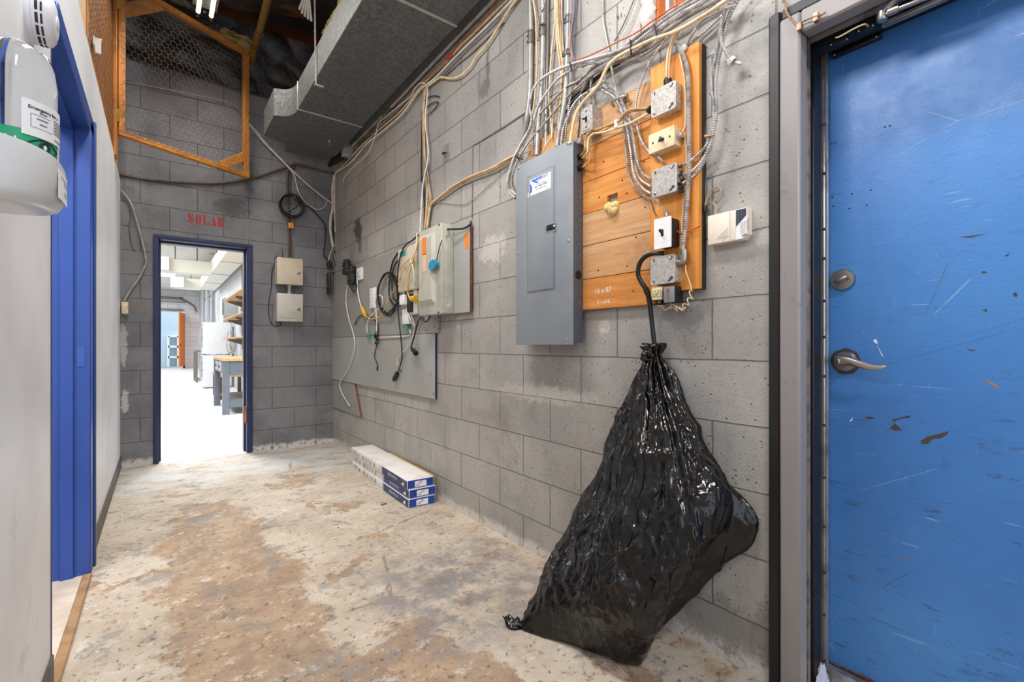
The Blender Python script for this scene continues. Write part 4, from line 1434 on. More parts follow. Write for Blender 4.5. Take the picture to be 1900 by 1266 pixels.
for i in range(2):
    for j in range(5):
        v = .10 + .085 * j
        if v > .52 - .3 * i - .0: continue
        m.sphere((XR - o1 - .0002, ya - KW * (.79 + .085 * i), zt - KH * v - .002), .0016, 8, 6)
m.parts('indicator', 'sky_wire', kd)
m = MB()
for j in range(6):
    c = V((XR - o1 + .0008, ya - KW * .90, zt - KH * (.48 + .065 * j)))
    m.obox(c, (0, .94, -.34), (0, .34, .94), (1, 0, 0), (.010 - .0005 * j, .0007, .0003)); m.obox(c + V((0, -.017, .008)), (0, .94, -.34), (0, .34, .94), (1, 0, 0), (.0024, .0016, .0003))
for j in range(3):
    m.obox((XR - o1 + .0008, ya - KW * .90 - .004, zt - KH * (.865 + .022 * j)), (0, .94, -.34), (0, .34, .94), (1, 0, 0), (.007, .001, .0003))
m.obj('print_lines', 'grey_ink', t, smooth=0)
m = MB()
for j in range(4):
    m.tube([(XR - o1 - .0004, ya - KW * (.24 + .05 * j), zb + .012), (XR - o1 - .0004, ya - KW * (.54), zb + KH * (.46 - .08 * j))], .0005, 5)
m.prism([(XR - o1 - .0002, ya - KW * .40, zb + .003), (XR - o1 - .0002, ya - KW * .49, zb + .014), (XR - o1 - .0002, ya - KW * .565, zb + .014), (XR - o1 - .0002, ya - KW * .565, zb + .0155), (XR - o1 - .0002, ya - KW * .482, zb + .0155), (XR - o1 - .0002, ya - KW * .39, zb + .003)], (-.0004, 0, 0))
m.obj('lid_grooves', 'grey_cable', t)

# ---- little things fixed to the block wall
p = WR(829, 284, .0)
t = thing('wall_hook', 'small grey steel plate with hook screwed to the upper block wall', 'hook', tuple(p))
m = MB(); m.box(p + V((0, .042, -.052)), p + V((-.006, -.042, .052)), .002); m.obj('plate', 'conduit', t)
m = MB(); m.tube(smooth_path([p + V((-.005, .012, .004)), p + V((-.022, .010, .0)), p + V((-.030, .002, -.012)), p + V((-.026, -.008, -.014)), p + V((-.010, -.012, -.003))], .003), .004, 8); m.obj('hook', 'dark_metal', t)

# ---- painted plywood sheets
def sheet(name, lab, ya, yb, zt, zb, o0, o1, mt, edge=None):
    t = thing(name, lab, 'plywood sheet', (XR - o0, (ya + yb) / 2, zb))
    m = MB(); wbox(m, ya, yb, zt, zb, o0, o1, .001, 1); m.obj('sheet', mt, t)
    if edge:
        m = MB(); wbox(m, yb + .001, yb - .002, zt, zb, o0, o1 - .001, 0); m.obj('raw_edge', edge, t)
    return t


t = sheet('plywood_sheet', 'upper painted grey plywood sheet behind the white cords and telephone box', 5.09, 2.746, 1.762, 1.106, .001, .013, 'ply_grey')
m = MB()
for px, py in ((813, 588), (813, 610), (806, 607), (792, 613), (800, 589), (778, 612)):
    p = WR(px, py, .013); m.lathe(p, OUT, ((0, .006), (.0006, .006), (.0006, 0)), 10)
m.parts('screw_hole', 'dark_metal', t)
t = sheet('plywood_sheet', 'large lower grey plywood sheet under the hanging white and black cords', 5.09, 2.791, 1.102, .667, .001, .016, 'ply_grey_low', 'navy')
m = MB()
for px, py in ((804, 623), (804, 731), (799, 695)):
    p = WR(px, py, .016); m.lathe(p, OUT, ((0, .006), (.0006, .006), (.0006, 0)), 10)
m.parts('screw_hole', 'dark_metal', t)
m = MB(); p = WR(744, 688, .0163); m.prism([p + V((0, .018, 0)), p + V((0, .004, .010)), p + V((0, -.012, .006)), p + V((0, -.014, -.008)), p + V((0, .002, -.010))], (-.0004, 0, 0)); m.obj('ink_blot', 'sticker_indigo', t, smooth=0)
t = thing('plywood_sheet', 'small grey plywood offcut at the bottom of the wall near the corner', 'plywood sheet', (XR, 4.7, .37))
m = MB(); m.prism([(XR - .001, 5.09, .66), (XR - .001, 4.40, .66), (XR - .001, 4.228, .373), (XR - .001, 5.09, .373)], (-.010, 0, 0)); m.obj('sheet', 'ply_grey', t)
m = MB(); m.prism([(XR - .001, 4.402, .66), (XR - .001, 4.380, .66), (XR - .001, 4.214, .373), (XR - .001, 4.230, .373)], (-.011, 0, 0)); m.obj('raw_edge', 'wood_dark', t)
t = sheet('plywood_sheet', 'narrow grey backing board behind the old disconnect switch', WR(800, 450, .02).y, WR(874, 450, .02).y, WR(874, 410, .02).z, WR(874, 579, .02).z, .013, .030, 'ply_grey_low', 'wood_dark')
m = MB(); p = WR(866, 447, .0305); m.box(p + V((0, .022, -.045)), p + V((-.0006, -.018, .045))); m.obj('orange_sticker', 'orange_label', t, smooth=0)

# ---- old disconnect switch
ya, yb, zt, zb = wf(778, 820.5, 412.6, 581.7, .112)
t = thing('disconnect_switch', 'old grey safety disconnect box with orange label and blue tag', 'disconnect switch', (XR - .03, (ya + yb) / 2, zb))
m = MB(); wbox(m, ya - .004, yb + .002, zt - .003, zb + .003, .031, .106, .004); m.obj('enclosure', 'disconnect', t)
m = MB(); wbox(m, ya, yb, zt, zb, .105, .1125, .003); cv = m.obj('cover', 'disconnect', t)
W2, H2 = ya - yb, zt - zb
m = MB()
c0 = [(ya - W2 * .05, zt - H2 * .09), (ya - W2 * .70, zt - H2 * .05), (ya - W2 * .70, zb + H2 * .16), (ya - W2 * .10, zb + H2 * .11)]
yA, yB = ya - W2 * .05, ya - W2 * .72
m.prism([(XR - .112, yA, zt - H2 * .07), (XR - .112, yB, zt - H2 * .07), (XR - .112, yB, zb + H2 * .13), (XR - .112, yA, zb + H2 * .13)], (-.001, 0, 0))
vs = [m.b.verts.new(p) for p in [(XR - .112, yA, zt - H2 * .06), (XR - .112, yB, zt - H2 * .06), (XR - .112, yB, zb + H2 * .12), (XR - .112, yA, zb + H2 * .12)]]
vt = [m.b.verts.new(p) for p in [(XR - .132, yA - .018, zt - H2 * .12), (XR - .132, yB + .018, zt - H2 * .12), (XR - .132, yB + .018, zb + H2 * .17), (XR - .132, yA - .018, zb + H2 * .17)]]
m.b.faces.new(vt)
for k in range(4):
    m.b.faces.new((vs[k], vs[(k + 1) % 4], vt[(k + 1) % 4], vt[k]))
m.obj('raised_panel', 'disconnect', cv, smooth=30)
m = MB()
for k in range(2):
    y = ya - W2 * (.80 + .09 * k); m.box((XR - .1125, y, zt - H2 * .04), (XR - .1155, y - W2 * .035, zb + H2 * .08), .0012)
m.parts('cover_rib', 'disconnect', cv)
p = WR(787, 457, .1335); m = MB(); m.box(p + V((0, .030, -.055)), p + V((-.0006, -.022, .055))); m.obj('orange_label', 'orange_label', cv, smooth=0)
p = WR(788, 486, .1335); m = MB(); m.box(p + V((0, .026, -.062)), p + V((-.0006, -.020, .050))); m.obj('faded_label', 'pale_orange_label', cv, smooth=0)
p = WR(807, 492, .128)
m = MB(); rg = []
for k in range(20):
    a = 2 * pi * k / 20
    rg.append(p + V((0, cos(a) * .052 * .94 + sin(a) * .030 * .35, sin(a) * .030 * .94 - cos(a) * .052 * .35 * -1 * -.6)))
m.prism(rg, (-.020, 0, 0)); m.obj('blue_tag', 'blue_tag', t)
m = MB(); m.tube(smooth_path([p + V((-.008, -.035, .02)), p + V((.0, -.06, .10)), p + V((.01, -.07, .14))], .006), .003, 8); m.obj('tag_wire', 'dark_metal', t)
m = MB(); q = WR(829, 426, .075); m.tube(smooth_path([(q.x, yb, q.z), (q.x, yb - .03, q.z - .006), WR(860, 424, .05), WR(874, 416, .035)], .006), .006, 8); m.obj('handle_rod', 'dark_metal', t)
for (u, v) in ((.85, .015), (.88, .985)):
    m = MB(); m.lathe((XR - .1125, ya - W2 * u, zb + H2 * v), OUT, ((0, .007), (.003, .006), (.003, 0)), 12); m.obj('cover_screw', 'dark_metal', t)
m = MB()
for k in range(2):
    m.lathe((XR - .07, yb + .002, zb + .06 + k * .40), (0, -1, 0), ((0, .022), (.001, .021), (.001, .017), (.0004, .016), (.0004, 0)), 18)
m.parts('knockout', 'disconnect', t)

# ---- beige telephone terminal box
ya, yb, zt, zb = wf(738.5, 771, 452, 535, .085)
t = thing('telephone_box', 'beige telephone terminal box with small teal label left of the disconnect', 'terminal box', (XR - .013, (ya + yb) / 2, zb))
m = MB(); wbox(m, ya, yb, zt, zb, .014, .055, .004); m.obj('base', 'wood_dark', t)
m = MB(); wbox(m, ya + .004, yb - .002, zt + .004, zb - .004, .054, .085, .010, 3); m.obj('cover', 'telecom', t)
p = WR(747, 470.5, .0857); m = MB(); m.box(p + V((0, .050, -.020)), p + V((-.0006, -.052, .016))); m.obj('teal_label', 'teal', t, smooth=0)

# ---- receptacle box with yellow plug
ya, yb, zt, zb = wf(757, 779, 537, 583, .055)
t = thing('outlet_box', 'surface outlet box with yellow plug below the telephone terminal box', 'outlet', (XR - .013, (ya + yb) / 2, zb))
m = MB(); wbox(m, ya, yb, zt, zb, .014, .055, .004); m.obj('box', 'galv_box', t)
yy = (ya + yb) / 2 - .03
m = MB(); wbox(m, yy + .030, yy - .030, zt + .005, zb + .010, .0545, .059, .003); m.obj('face_plate', 'cream_plastic', t)
m = MB(); wbox(m, ya + .01, yy + .038, zt - .02, zb + .02, .0545, .060, .003); m.obj('dark_face', 'dark_metal', t)
p = WR(770, 555, .075)
m = MB(); m.cyl(p + V((0, .050, .006)), p + V((0, -.016, 0)), .020, .022); m.cyl(p + V((.005, .09, .01)), p + V((0, .05, .006)), .009, .016); m.cyl(p, p + V((.018, 0, 0)), .018); m.obj('plug', 'yellow_plug', t)
m = MB(); p = WR(754, 557, .05); m.box(p + V((0, .045, -.035)), p + V((-.035, -.030, .035)), .004); tag(m.obj('cord_splitter', 'white_plastic'), 'white plug splitter beside the yellow plug under the telephone box', 'plug adapter')
ya, yb, zt, zb = wf(745.5, 757, 573, 601, .05)
t = thing('power_adapter', 'white power adapter hanging below the telephone box with green plug', 'power adapter', (XR - .016, (ya + yb) / 2, zb))
m = MB(); wbox(m, ya, yb, zt, zb, .018, .05, .006, 2); m.obj('body', 'white_plastic', t)
m = MB(); p = WR(752, 604, .04); m.box(p + V((.008, .022, -.016)), p + V((-.008, -.022, .016)), .003); m.box(p + V((.005, -.02, -.034)), p + V((-.006, -.036, -.008)), .003); m.obj('green_plug', 'green_plastic', t)
ya, yb, zt, zb = wf(685.5, 695.5, 533, 571, .03)
t = thing('power_bar', 'short white power bar screwed upright to the plywood', 'power bar', (XR - .013, (ya + yb) / 2, zb))
m = MB(); wbox(m, ya, yb, zt, zb, .0135, .03, .004, 2); m.obj('body', 'white_plastic', t)
m = MB()
for k in range(5):
    z = zb + (zt - zb) * (.12 + .18 * k)
    for dy in (.3, .62):
        m.box((XR - .0301, ya + (yb - ya) * dy, z), (XR - .0306, ya + (yb - ya) * dy - .007, z + .008))
m.parts('slot', 'ink', t, smooth=0)

# ---- corner cluster
p0, p1 = WR(661, 499, .03), WR(671, 518, .03)
t = thing('wall_outlet', 'white four way wall outlet with plugs near the far corner', 'outlet', tuple((p0 + p1) / 2))
m = MB(); wbox(m, p0.y, p1.y, p0.z, p1.z, .013, .030, .004); m.obj('face_plate', 'white_plastic', t)
m = MB()
for i in range(2):
    for j in range(2):
        y, z = p0.y + (p1.y - p0.y) * (.3 + .4 * i), p0.z + (p1.z - p0.z) * (.28 + .44 * j)
        m.box((XR - .030, y + .01, z - .006), (XR - .0306, y + .004, z + .006)); m.box((XR - .030, y - .004, z - .006), (XR - .0306, y - .010, z + .006))
m.parts('slot', 'ink', t, smooth=0)
for (px, py, w, h, lab) in ((642, 500, .055, .05, 'black plug adapter at the left of the corner outlet'), (651, 503, .05, .045, 'black plug adapter touching the white corner outlet'), (642, 488, .040, .03, 'uppermost black plug standing above the corner adapters'), (652, 519, .06, .05, 'lowest black adapter under the corner outlet')):
    p = WR(px, py, .05)
    t = thing('plug_adapter', lab, 'plug adapter', tuple(p))
    m = MB(); m.box(p + V((.030, w, -h)), p + V((-.02, -w, h)), .008, 2); m.obj('body', 'black_plastic', t)
    m = MB(); m.cyl(p + V((-.02, 0, 0)), p + V((-.035, 0, -.01)), .012, .008); m.obj('cord_grip', 'black_gloss', t)
a, b = WB(613, 506, .06), WB(628, 545, .06)
t = thing('black_power_box', 'black plastic power supply box hanging at the end wall corner', 'power supply', (a.x, YB, b.z))
m = MB(); m.box((a.x, YB - .001, a.z), (1.40, YB - .085, b.z - .01), .010, 2); m.obj('case', 'black_plastic', t)
m = MB(); m.sphere((1.40, YB - .05, b.z + .07), .006, 10, 6); m.parts('indicator', 'screw', t)
m = MB(); m.box((a.x + .02, YB - .02, a.z), (a.x + .09, YB - .06, a.z + .016), .004); m.obj('red_plug', 'red_paint', t)
# ================================================================== CABLES AND CONDUITS ON THE RIGHT WALL
def cpath(pts, off, step=.010):
    out = []
    for p in pts:
        if isinstance(p, V):
            out.append(p)
        else:
            out.append(WR(p[0], p[1], p[2] if len(p) > 2 else off))
    return smooth_path(out, step)


def cable(label, pts, off, r, mat, name='electrical_cable', cat='cable', step=.010, seg=8, group=None):
    m = MB()
    m.tube(cpath(pts, off, step), r, seg)
    return tag(m.obj(name, mat, smooth=60), label, cat, group)


def bx(label, pts, off, r=.0062, mat='bx', name='armoured_cable'):
    """flexible armoured cable: the ribs are real rings"""
    p = cpath(pts, off, .0037)
    m = MB()
    m.tube(p, r, 8, rfun=lambda i: r if i % 2 else r * .70)
    return tag(m.obj(name, mat, smooth=20), label, 'cable')


def conduit(label, pts, off, r, couplings=(), mat='conduit'):
    p = cpath(pts, off, .02)
    t = thing('conduit', label, 'conduit', tuple(p[-1]))
    m = MB(); m.tube(p, r, 14); m.obj('pipe', mat, t)
    for (a, b) in couplings:
        a, b = WR(a[0], a[1], off), WR(b[0], b[1], off)
        d = (b - a).normalized()
        m = MB(); m.cyl(a, b, r * 1.22, seg=16); m.cyl(a - d * .001, a + d * .006, r * 1.36, seg=16); m.cyl(b - d * .006, b + d * .001, r * 1.36, seg=16); c = m.obj('coupling', 'conduit_dark', t)
        for k in (.28, .72):
            q = a.lerp(b, k) + V((-.004, r * 1.2, 0)); m = MB(); m.cyl(q, q + V((-.002, .007, 0)), .004, seg=8); m.obj('set_screw', 'dark_metal', c)
    return t


# ---- upright conduits above the panel
conduit('left and thickest upright conduit with a screwed coupling above the grey panel', [(982, -60), (985, 40), (984.5, 100), (984, 150), (982, 185), (977, 222), (968, 262, .012)], .020, .0128, (((985, 58), (984.8, 81)),))
conduit('second upright conduit entering the top of the grey panel', [(1007, -60), (1007.5, 45), (1006.5, 110), (1004.5, 160), (1002.5, 195), (998.5, 235), (996, 288)], .045, .0112, (((1007.5, 45), (1007, 67)),))
conduit('thin upright conduit just right of the second conduit above the panel', [(1015.5, -60), (1015, 40), (1014.5, 120), (1013.5, 190), (1012.5, 275)], .018, .0072)
conduit('rightmost upright conduit with several dark bands entering the panel top', [(1056, -60), (1054, 60), (1052.5, 110), (1050, 165), (1045, 205), (1038, 245), (1034, 272)], .045, .0120, (((1055, 29), (1054.8, 43)), ((1052, 94), (1051.8, 104))))

# ---- conduits under the duct
conduit('long conduit running along the wall just under the air duct', [(648, 276.6), (729, 195.5), (787, 134), (912, 4), (960, -46)], .024, .0125, (((712, 214), (726, 199)),))
conduit('second long conduit close below the duct conduit', [(662, 270), (773, 152), (921, -4), (965, -50)], .018, .0090, mat='conduit_dark')
m = MB(); a, b = WR(631, 268, .11), WR(652, 290, .012)
m.box((XR - .001, a.y, a.z), (XR - .10, b.y - .05, b.z - .02), .004)
tag(m.obj('junction_box', 'conduit'), 'grey square box at the end of the conduit in the upper corner', 'junction box')
m = MB(); m.cyl(WR(618, 300, .05), WR(640, 286, .05), .035); m.cyl(WR(612, 306, .05), WR(618, 300, .05), .022)
tag(m.obj('conduit_fitting', 'dark_metal'), 'dark round fitting below the duct in the upper corner', 'fitting')

# ---- horizontal bundle towards the corner
cable('bright white cable running along the top of the wall into the far corner', [(1000, -50), (946.7, 4), (921, 31), (894, 58), (867.5, 83), (834, 117), (807, 145), (780, 166), (765, 186), (743.5, 214), (708, 245), (679.5, 268), (651, 301), (626, 319), (621.5, 328), (621, 400, .03), (622, 430, .03)], .030, .0062, 'white_cable')
cable('cream cable above the white cable on the upper wall', [(985, -46), (938.6, 3), (910, 31), (881, 60), (854, 86), (835, 107.5), (814, 128), (790, 152), (770, 174), (742, 208), (700, 244), (668, 274), (640, 304), (624, 318)], .016, .0062, 'cream_cable')
cable('second cream cable lying against the wall in the upper run', [(960, -30), (926, 10), (888, 48), (850, 86), (818, 120), (786, 153), (762, 178), (730, 214), (690, 250), (655, 285), (628, 314)], .008, .0050, 'tan_cable')
cable('thin orange wire strung above the cream cables on the upper wall', [(940, -26), (920, 0), (905, 27), (894, 44), (862, 70), (840.6, 99), (807, 134), (780, 158)], .022, .0022, 'orange_wire', 'wire', 'wire')
p0, p1 = WR(829, 109, .026), WR(839, 101, .026)
m = MB(); m.beam(p0, p1, .020, .014, (1, 0, 0), .003); tag(m.obj('cable_marker', simple('marker_red', (206, 66, 40), 0.5)), 'red tape marker on the upper cream cables', 'cable marker')
bx('cream armoured cable sagging in an S below the upper cable run', [(985, -36), (957.5, 0), (941, 23), (921, 56), (901, 86), (883.6, 105), (871.5, 125), (854, 141), (836.6, 145.7), (817.8, 143.7), (806, 151), (792, 162)], .022, .0068, 'cream_cable')
cable('thin white cord looping out over the upper cable run', [(790, 158, .03), (786, 154, .05), (779, 155, .06), (770, 164, .05), (762, 178.5, .045), (743.5, 194), (715, 217), (702, 230), (696.6, 252), (682, 285), (657, 309), (640, 328), (636, 340)], .040, .0036, 'white_cable', 'cord', 'cord')
cable('brown cable hidden behind the white one near the corner', [(800, 145), (772, 172), (736, 210), (700, 242), (668, 270), (640, 302), (626, 316)], .010, .0060, 'brown_cable')
cable('dark thin cable drooping from the upper run beside the S shaped cable', [(935, 42), (921, 55), (880, 95), (850, 120), (828, 140), (822, 150)], .006, .0030, 'conduit_dark')

# ---- the drop to the disconnect switch
drop = 'drop'
cable('white cable at the front of the vertical drop to the disconnect switch', [(791, 160), (793, 172), (789.5, 226), (794.7, 285), (788, 325), (784, 352), (779, 440)], .030, .0056, 'white_cable')
cable('tan cable at the left of the vertical drop to the disconnect switch', [(788, 160), (785, 190), (784, 222.5), (786, 280), (790, 325), (797, 362), (793, 395), (789.5, 424)], .018, .0058, 'tan_cable')
cable('cream cable in the middle of the vertical drop to the disconnect switch', [(790, 160), (787, 195), (787, 240), (789.5, 313), (793, 350), (791, 390), (788, 424)], .012, .0058, 'cream_cable')
cable('dark cable edging the left of the vertical drop to the disconnect switch', [(786, 185), (783, 215), (782, 270), (782, 330), (786, 350), (788, 424)], .008, .0050, 'black_cable')
cable('grey cable at the right of the vertical drop to the disconnect switch', [(791, 300), (796, 340), (800, 370), (797, 400), (793, 426)], .014, .0055, 'grey_cable')
cable('short black stub bent out at the right of the vertical drop', [(789, 186), (797, 180), (806, 178), (815, 179)], .012, .0034, 'black_cable', 'cord', 'cord')
cable('short black stub below the first at the vertical drop', [(789, 202), (797, 195), (806, 190), (813, 190), (808, 200), (797, 212)], .012, .0034, 'black_cable', 'cord', 'cord')
# ---- from the drop across to the panel
cable('tan cable crossing from the drop to the left side of the grey panel', [(790, 424), (794, 395), (797, 380), (803, 374), (815.5, 369), (843, 348), (875, 331), (913, 317), (947.6, 296), (966, 287)], .016, .0058, 'tan_cable')
cable('cream cable crossing from the drop to the left side of the grey panel', [(792, 424), (796, 396), (800, 379), (812, 368), (838, 347), (874, 327), (910, 313), (945, 293), (966, 284)], .026, .0056, 'cream_cable')
cable('grey cable crossing below the cream one towards the grey panel', [(794, 420), (799, 386), (806, 377), (822, 368), (848, 349), (880, 333), (918, 319), (950, 299), (968, 290)], .010, .0054, 'grey_cable')
cable('thin sagging grey wire below the cables crossing to the panel', [(806, 376), (830, 377), (861, 379), (880, 368), (895.5, 354.5), (930, 323), (950, 303)], .008, .0022, 'grey_cable', 'wire', 'wire')
cable('painted wire lying in the block joints down to the disconnect', [(977, 208.5), (930, 240), (885, 267), (878, 272), (877, 300), (876, 407)], .003, .0028, 'conduit_dark', 'wire', 'wire')

# ---- upright cream cables between the conduits
cable('loose cream cable swinging left between the conduits above the panel', [(1029.5, -50), (1029.5, 41), (1023.6, 95), (1020, 150), (1018, 185), (1021, 209), (1023.6, 240), (1023.5, 254), (1015, 267), (1005, 287)], .022, .0046, 'cream_cable')
cable('cream cable of the tied bunch that bends left above the panel', [(1032, -50), (1033, 65), (1039, 118), (1042, 150), (1040, 169), (1034, 191), (1028, 209), (1025, 230), (1024, 256)], .030, .0046, 'cream_cable')
cable('middle cream cable of the tied bunch above the panel', [(1034, -50), (1035.5, 47), (1040, 95), (1044, 118), (1043, 150), (1040, 190), (1036, 230), (1034, 262)], .024, .0046, 'cream_cable')
cable('pale cable of the tied bunch next to the rightmost conduit', [(1038, -50), (1040, 41), (1042.5, 95), (1045.5, 118), (1045, 160), (1041, 200), (1038, 240)], .020, .0044, 'tan_cable')
cable('rightmost pale cable of the tied bunch above the panel', [(1042, -50), (1042, 36), (1044, 83), (1047, 113), (1047.5, 150), (1044, 190)], .014, .0044, 'white_cable')
bx('cream armoured cable clipped to the second conduit above the panel', [(986, -20), (991, 10), (994.5, 40), (995.5, 80), (997, 110), (996, 140), (994, 165), (991, 195), (987, 215), (985, 232)], .030, .0056, 'cream_cable')
bx('dark armoured cable slanting to the second conduit top', [(1014, -10), (1009, 12), (1003, 28), (1000, 43), (998.5, 60), (998, 75)], .055, .0058, 'bx_dark')
cable('dark blue wire hanging beside the rightmost conduit', [(1069, -50), (1068.6, 0), (1066, 30), (1063, 53), (1061, 71), (1063, 89), (1064.5, 113)], .014, .0028, 'blue_wire', 'wire', 'wire')
cable('pale blue wire hanging on the face of the rightmost conduit', [(1059, -40), (1059, 12), (1057.5, 40), (1057.5, 71), (1061, 95), (1065, 114)], .060, .0026, 'sky_wire', 'wire', 'wire')
cable('orange wire bending off the rightmost conduit and climbing across the small window', [(1061, -50), (1061.5, 36), (1058.5, 65), (1058, 89), (1061.5, 104), (1067, 110), (1078, 109), (1096, 102), (1124, 89), (1147, 77), (1171, 66), (1195, 51), (1207, 41), (1242, 18), (1266, 3.5), (1280, -6)], .066, .0026, 'orange_wire', 'wire', 'wire')

# ---- the thick diagonal bundle
bx('topmost fat armoured cable of the diagonal bundle looping down left of the panel', [(1330, -22), (1290, 2), (1266, 15), (1230, 39), (1212.5, 53), (1183, 76), (1171, 84), (1135.5, 98.5), (1102, 108), (1072, 116), (1048.5, 124), (1025, 134), (1003.5, 148), (990, 164), (984.5, 183), (983, 203), (986, 222), (980, 243), (966, 268), (951, 299), (942, 334), (944, 355), (956, 368)], .072, .0068)
bx('second armoured cable of the diagonal bundle curving down left of the panel', [(1345, -22), (1300, 7), (1254, 34), (1214, 62), (1171, 90), (1135.5, 107), (1118, 115), (1100, 117), (1078, 121), (1060, 130), (1048.5, 137), (1030, 151), (1013, 174), (1001, 191), (994, 209), (990, 224), (984, 243), (966, 272), (953, 302), (946, 330), (947, 350), (958, 362)], .060, .0062)
bx('brownish armoured cable of the diagonal bundle running into the panel top', [(1318, -22), (1273, 7), (1220, 42), (1185, 67), (1160, 87), (1130, 108), (1119, 115), (1098, 127), (1085, 140), (1070, 152), (1054, 160), (1037, 174), (1019, 193), (1003.5, 209), (996, 221), (992, 238), (989, 260), (989, 289)], .050, .0066, 'bx_dark')
bx('armoured cable under the second one of the diagonal bundle turning down left of the panel', [(1352, -12), (1327, 4), (1279, 30), (1240, 56), (1212, 74), (1180, 96), (1150, 112), (1120, 128), (1095, 142), (1060, 172, .045), (1030, 205, .045), (1008, 232, .05), (990, 252, .055), (970, 280, .06), (957, 306, .06), (951, 330, .055), (952, 345, .05), (959, 356, .045)], .042, .0060, 'bx_dark')
bx('grey armoured cable behind the others at the top of the diagonal bundle', [(1318, -14), (1285, 0), (1240, 26), (1222, 40), (1200, 58), (1180, 74), (1150, 92), (1125, 104), (1100, 114), (1080, 124)], .036, .0062)
bx('lowest armoured cable of the diagonal bundle ending near the metal switch box', [(1330, 10), (1296, 32), (1262, 54), (1230, 72), (1200, 92), (1172, 104), (1146, 116), (1123, 124), (1108, 131), (1100, 140), (1096.5, 157), (1096, 177), (1097, 192)], .030, .0062, 'bx_dark')
cable('fat cream cable crossing the front of the diagonal bundle down to the panel corner', [(1375, -18), (1349, 0), (1338.5, 7), (1303, 30), (1255.5, 57), (1214, 72), (1183, 86), (1159, 98), (1141.5, 109), (1126, 126), (1113, 154), (1093.5, 177), (1078, 195), (1068.6, 211.6), (1062.7, 233), (1060, 250), (1058, 266)], .088, .0062, 'cream_cable')
cable('tan cable twinned with the fat cream cable above the panel corner', [(1159, 99), (1140, 112), (1123, 130), (1110, 156), (1090, 179), (1074, 198), (1064, 216), (1058, 240), (1055, 266)], .078, .0046, 'tan_cable')
cable('blue wire beside the cream cable above the metal switch box', [(1150, 104), (1130, 116), (1122, 132), (1124, 146), (1116, 156), (1100, 172)], .062, .0026, 'sky_wire', 'wire', 'wire')
bx('armoured cable to the panel top just right of the rightmost conduit', [(1124, 148), (1112, 158), (1091, 171), (1072, 184), (1060, 201), (1054, 217), (1045, 238), (1041, 268)], .062, .0056)
bx('short armoured cable dropping from the bundle behind the cream cable to the panel', [(1082, 140), (1070, 158), (1062, 172), (1057.5, 185), (1055.5, 200), (1053, 222), (1050, 242), (1049, 268)], .040, .0054, 'bx_dark')
bx('dark armoured cable into the corner fitting of the panel top', [(1098, 140), (1086, 158), (1078, 172), (1075, 200), (1073, 232), (1070, 262)], .028, .0054, 'bx_dark')
bx('armoured stub between the metal switch box and the panel corner', [(1082, 243), (1080, 252), (1077, 264)], .040, .0054, 'bx_dark')
m = MB(); p = WR(1074, 264, .04); m.box(p + V((.015, .028, -.014)), p + V((-.015, -.022, .012)), .004); tag(m.obj('cable_connector', 'galv_box'), 'double cable connector on the top right corner of the grey panel', 'connector')
for k, (pts, o) in enumerate((([(1168, 100), (1140, 120), (1108, 142), (1078, 168), (1055, 190)], .016), ([(1150, 118), (1120, 136), (1096, 158), (1066, 186), (1046, 214)], .012), ([(1186, 100), (1150, 112), (1118, 134), (1080, 160), (1060, 178), (1040, 206), (1034, 230)], .006))):
    cable(('dark wire buried behind the diagonal bundle above the metal switch box', 'lower dark wire buried behind the diagonal bundle', 'thin grey wire curving under the diagonal bundle')[k], pts, o, .0028 if k == 2 else .004, ('black_cable', 'dark_metal', 'grey_cable')[k], 'wire', 'wire')
cable('thin pale wire looping below the diagonal bundle to the backboard top', [(1225, 82), (1204, 97), (1188, 106), (1170, 110), (1150, 118), (1130, 128)], .010, .0024, 'grey_cable', 'wire', 'wire')

# ---- thin wires on the block above the bundle
bx('lone pale armoured cable coming straight down above the diagonal bundle', [(1118, -50), (1118.5, 0), (1119, 35.5), (1124, 65), (1128, 85), (1130, 96)], .012, .0046)
cable('dark wire slanting down the bare block left of the window', [(1196, -50), (1176, 0), (1157, 45), (1140, 77)], .010, .0026, 'conduit_dark', 'wire', 'wire')
cable('paler wire slanting beside the dark one left of the window', [(1203, -50), (1184, 0), (1166, 45), (1152, 72)], .012, .0028, 'white_cable', 'wire', 'wire')
p = WR(1147, 33, 0)
t_ = thing('mark', 'small dark pencilled figure on the block left of the window', 'wall mark', tuple(p))
m = MB()
for pts in (((0, .02), (0, -.02)), ((.0, -.005), (-.018, -.012)), ((-.024, .018), (-.036, .008), (-.024, -.002), (-.038, -.016)), ((.014, .012), (-.004, .006))):
    m.tube([p + V((-.0008, y * .55, z * .55)) for y, z in pts], .0010, 5)
m.obj('stroke', 'ink', t_)

# ---- loops and drops on the plank backboard
for k, (pts, o) in enumerate((([(1095, 168, .06), (1110, 160), (1119, 163), (1133, 170), (1143, 180), (1147.5, 195), (1153, 215), (1157, 235), (1163, 298), (1168, 330), (1188, 358), (1219, 376), (1234, 390), (1238, 402, .07)], .040),
                             ([(1098, 176, .05), (1112, 166), (1122, 170), (1136, 178), (1146, 190), (1154, 208), (1163, 237), (1170, 281), (1176.5, 325), (1192, 349), (1208, 360, .06)], .052),
                             ([(1116, 158, .05), (1130, 166), (1142, 174), (1149, 186), (1155, 202), (1167, 235), (1176.5, 298), (1188, 332), (1208, 347, .06)], .038),
                             ([(1122, 152, .05), (1138, 164), (1148, 176), (1154, 190), (1161, 206), (1171, 233), (1181.6, 296), (1192, 321), (1208, 333, .06)], .052))):
    bx(('leftmost of the four clamped armoured cables feeding the white switch', 'second clamped armoured cable bending into the middle box lowest entry', 'third clamped armoured cable bending into the middle box', 'rightmost clamped armoured cable bending into the middle box top entry')[k], pts, o, .0056)
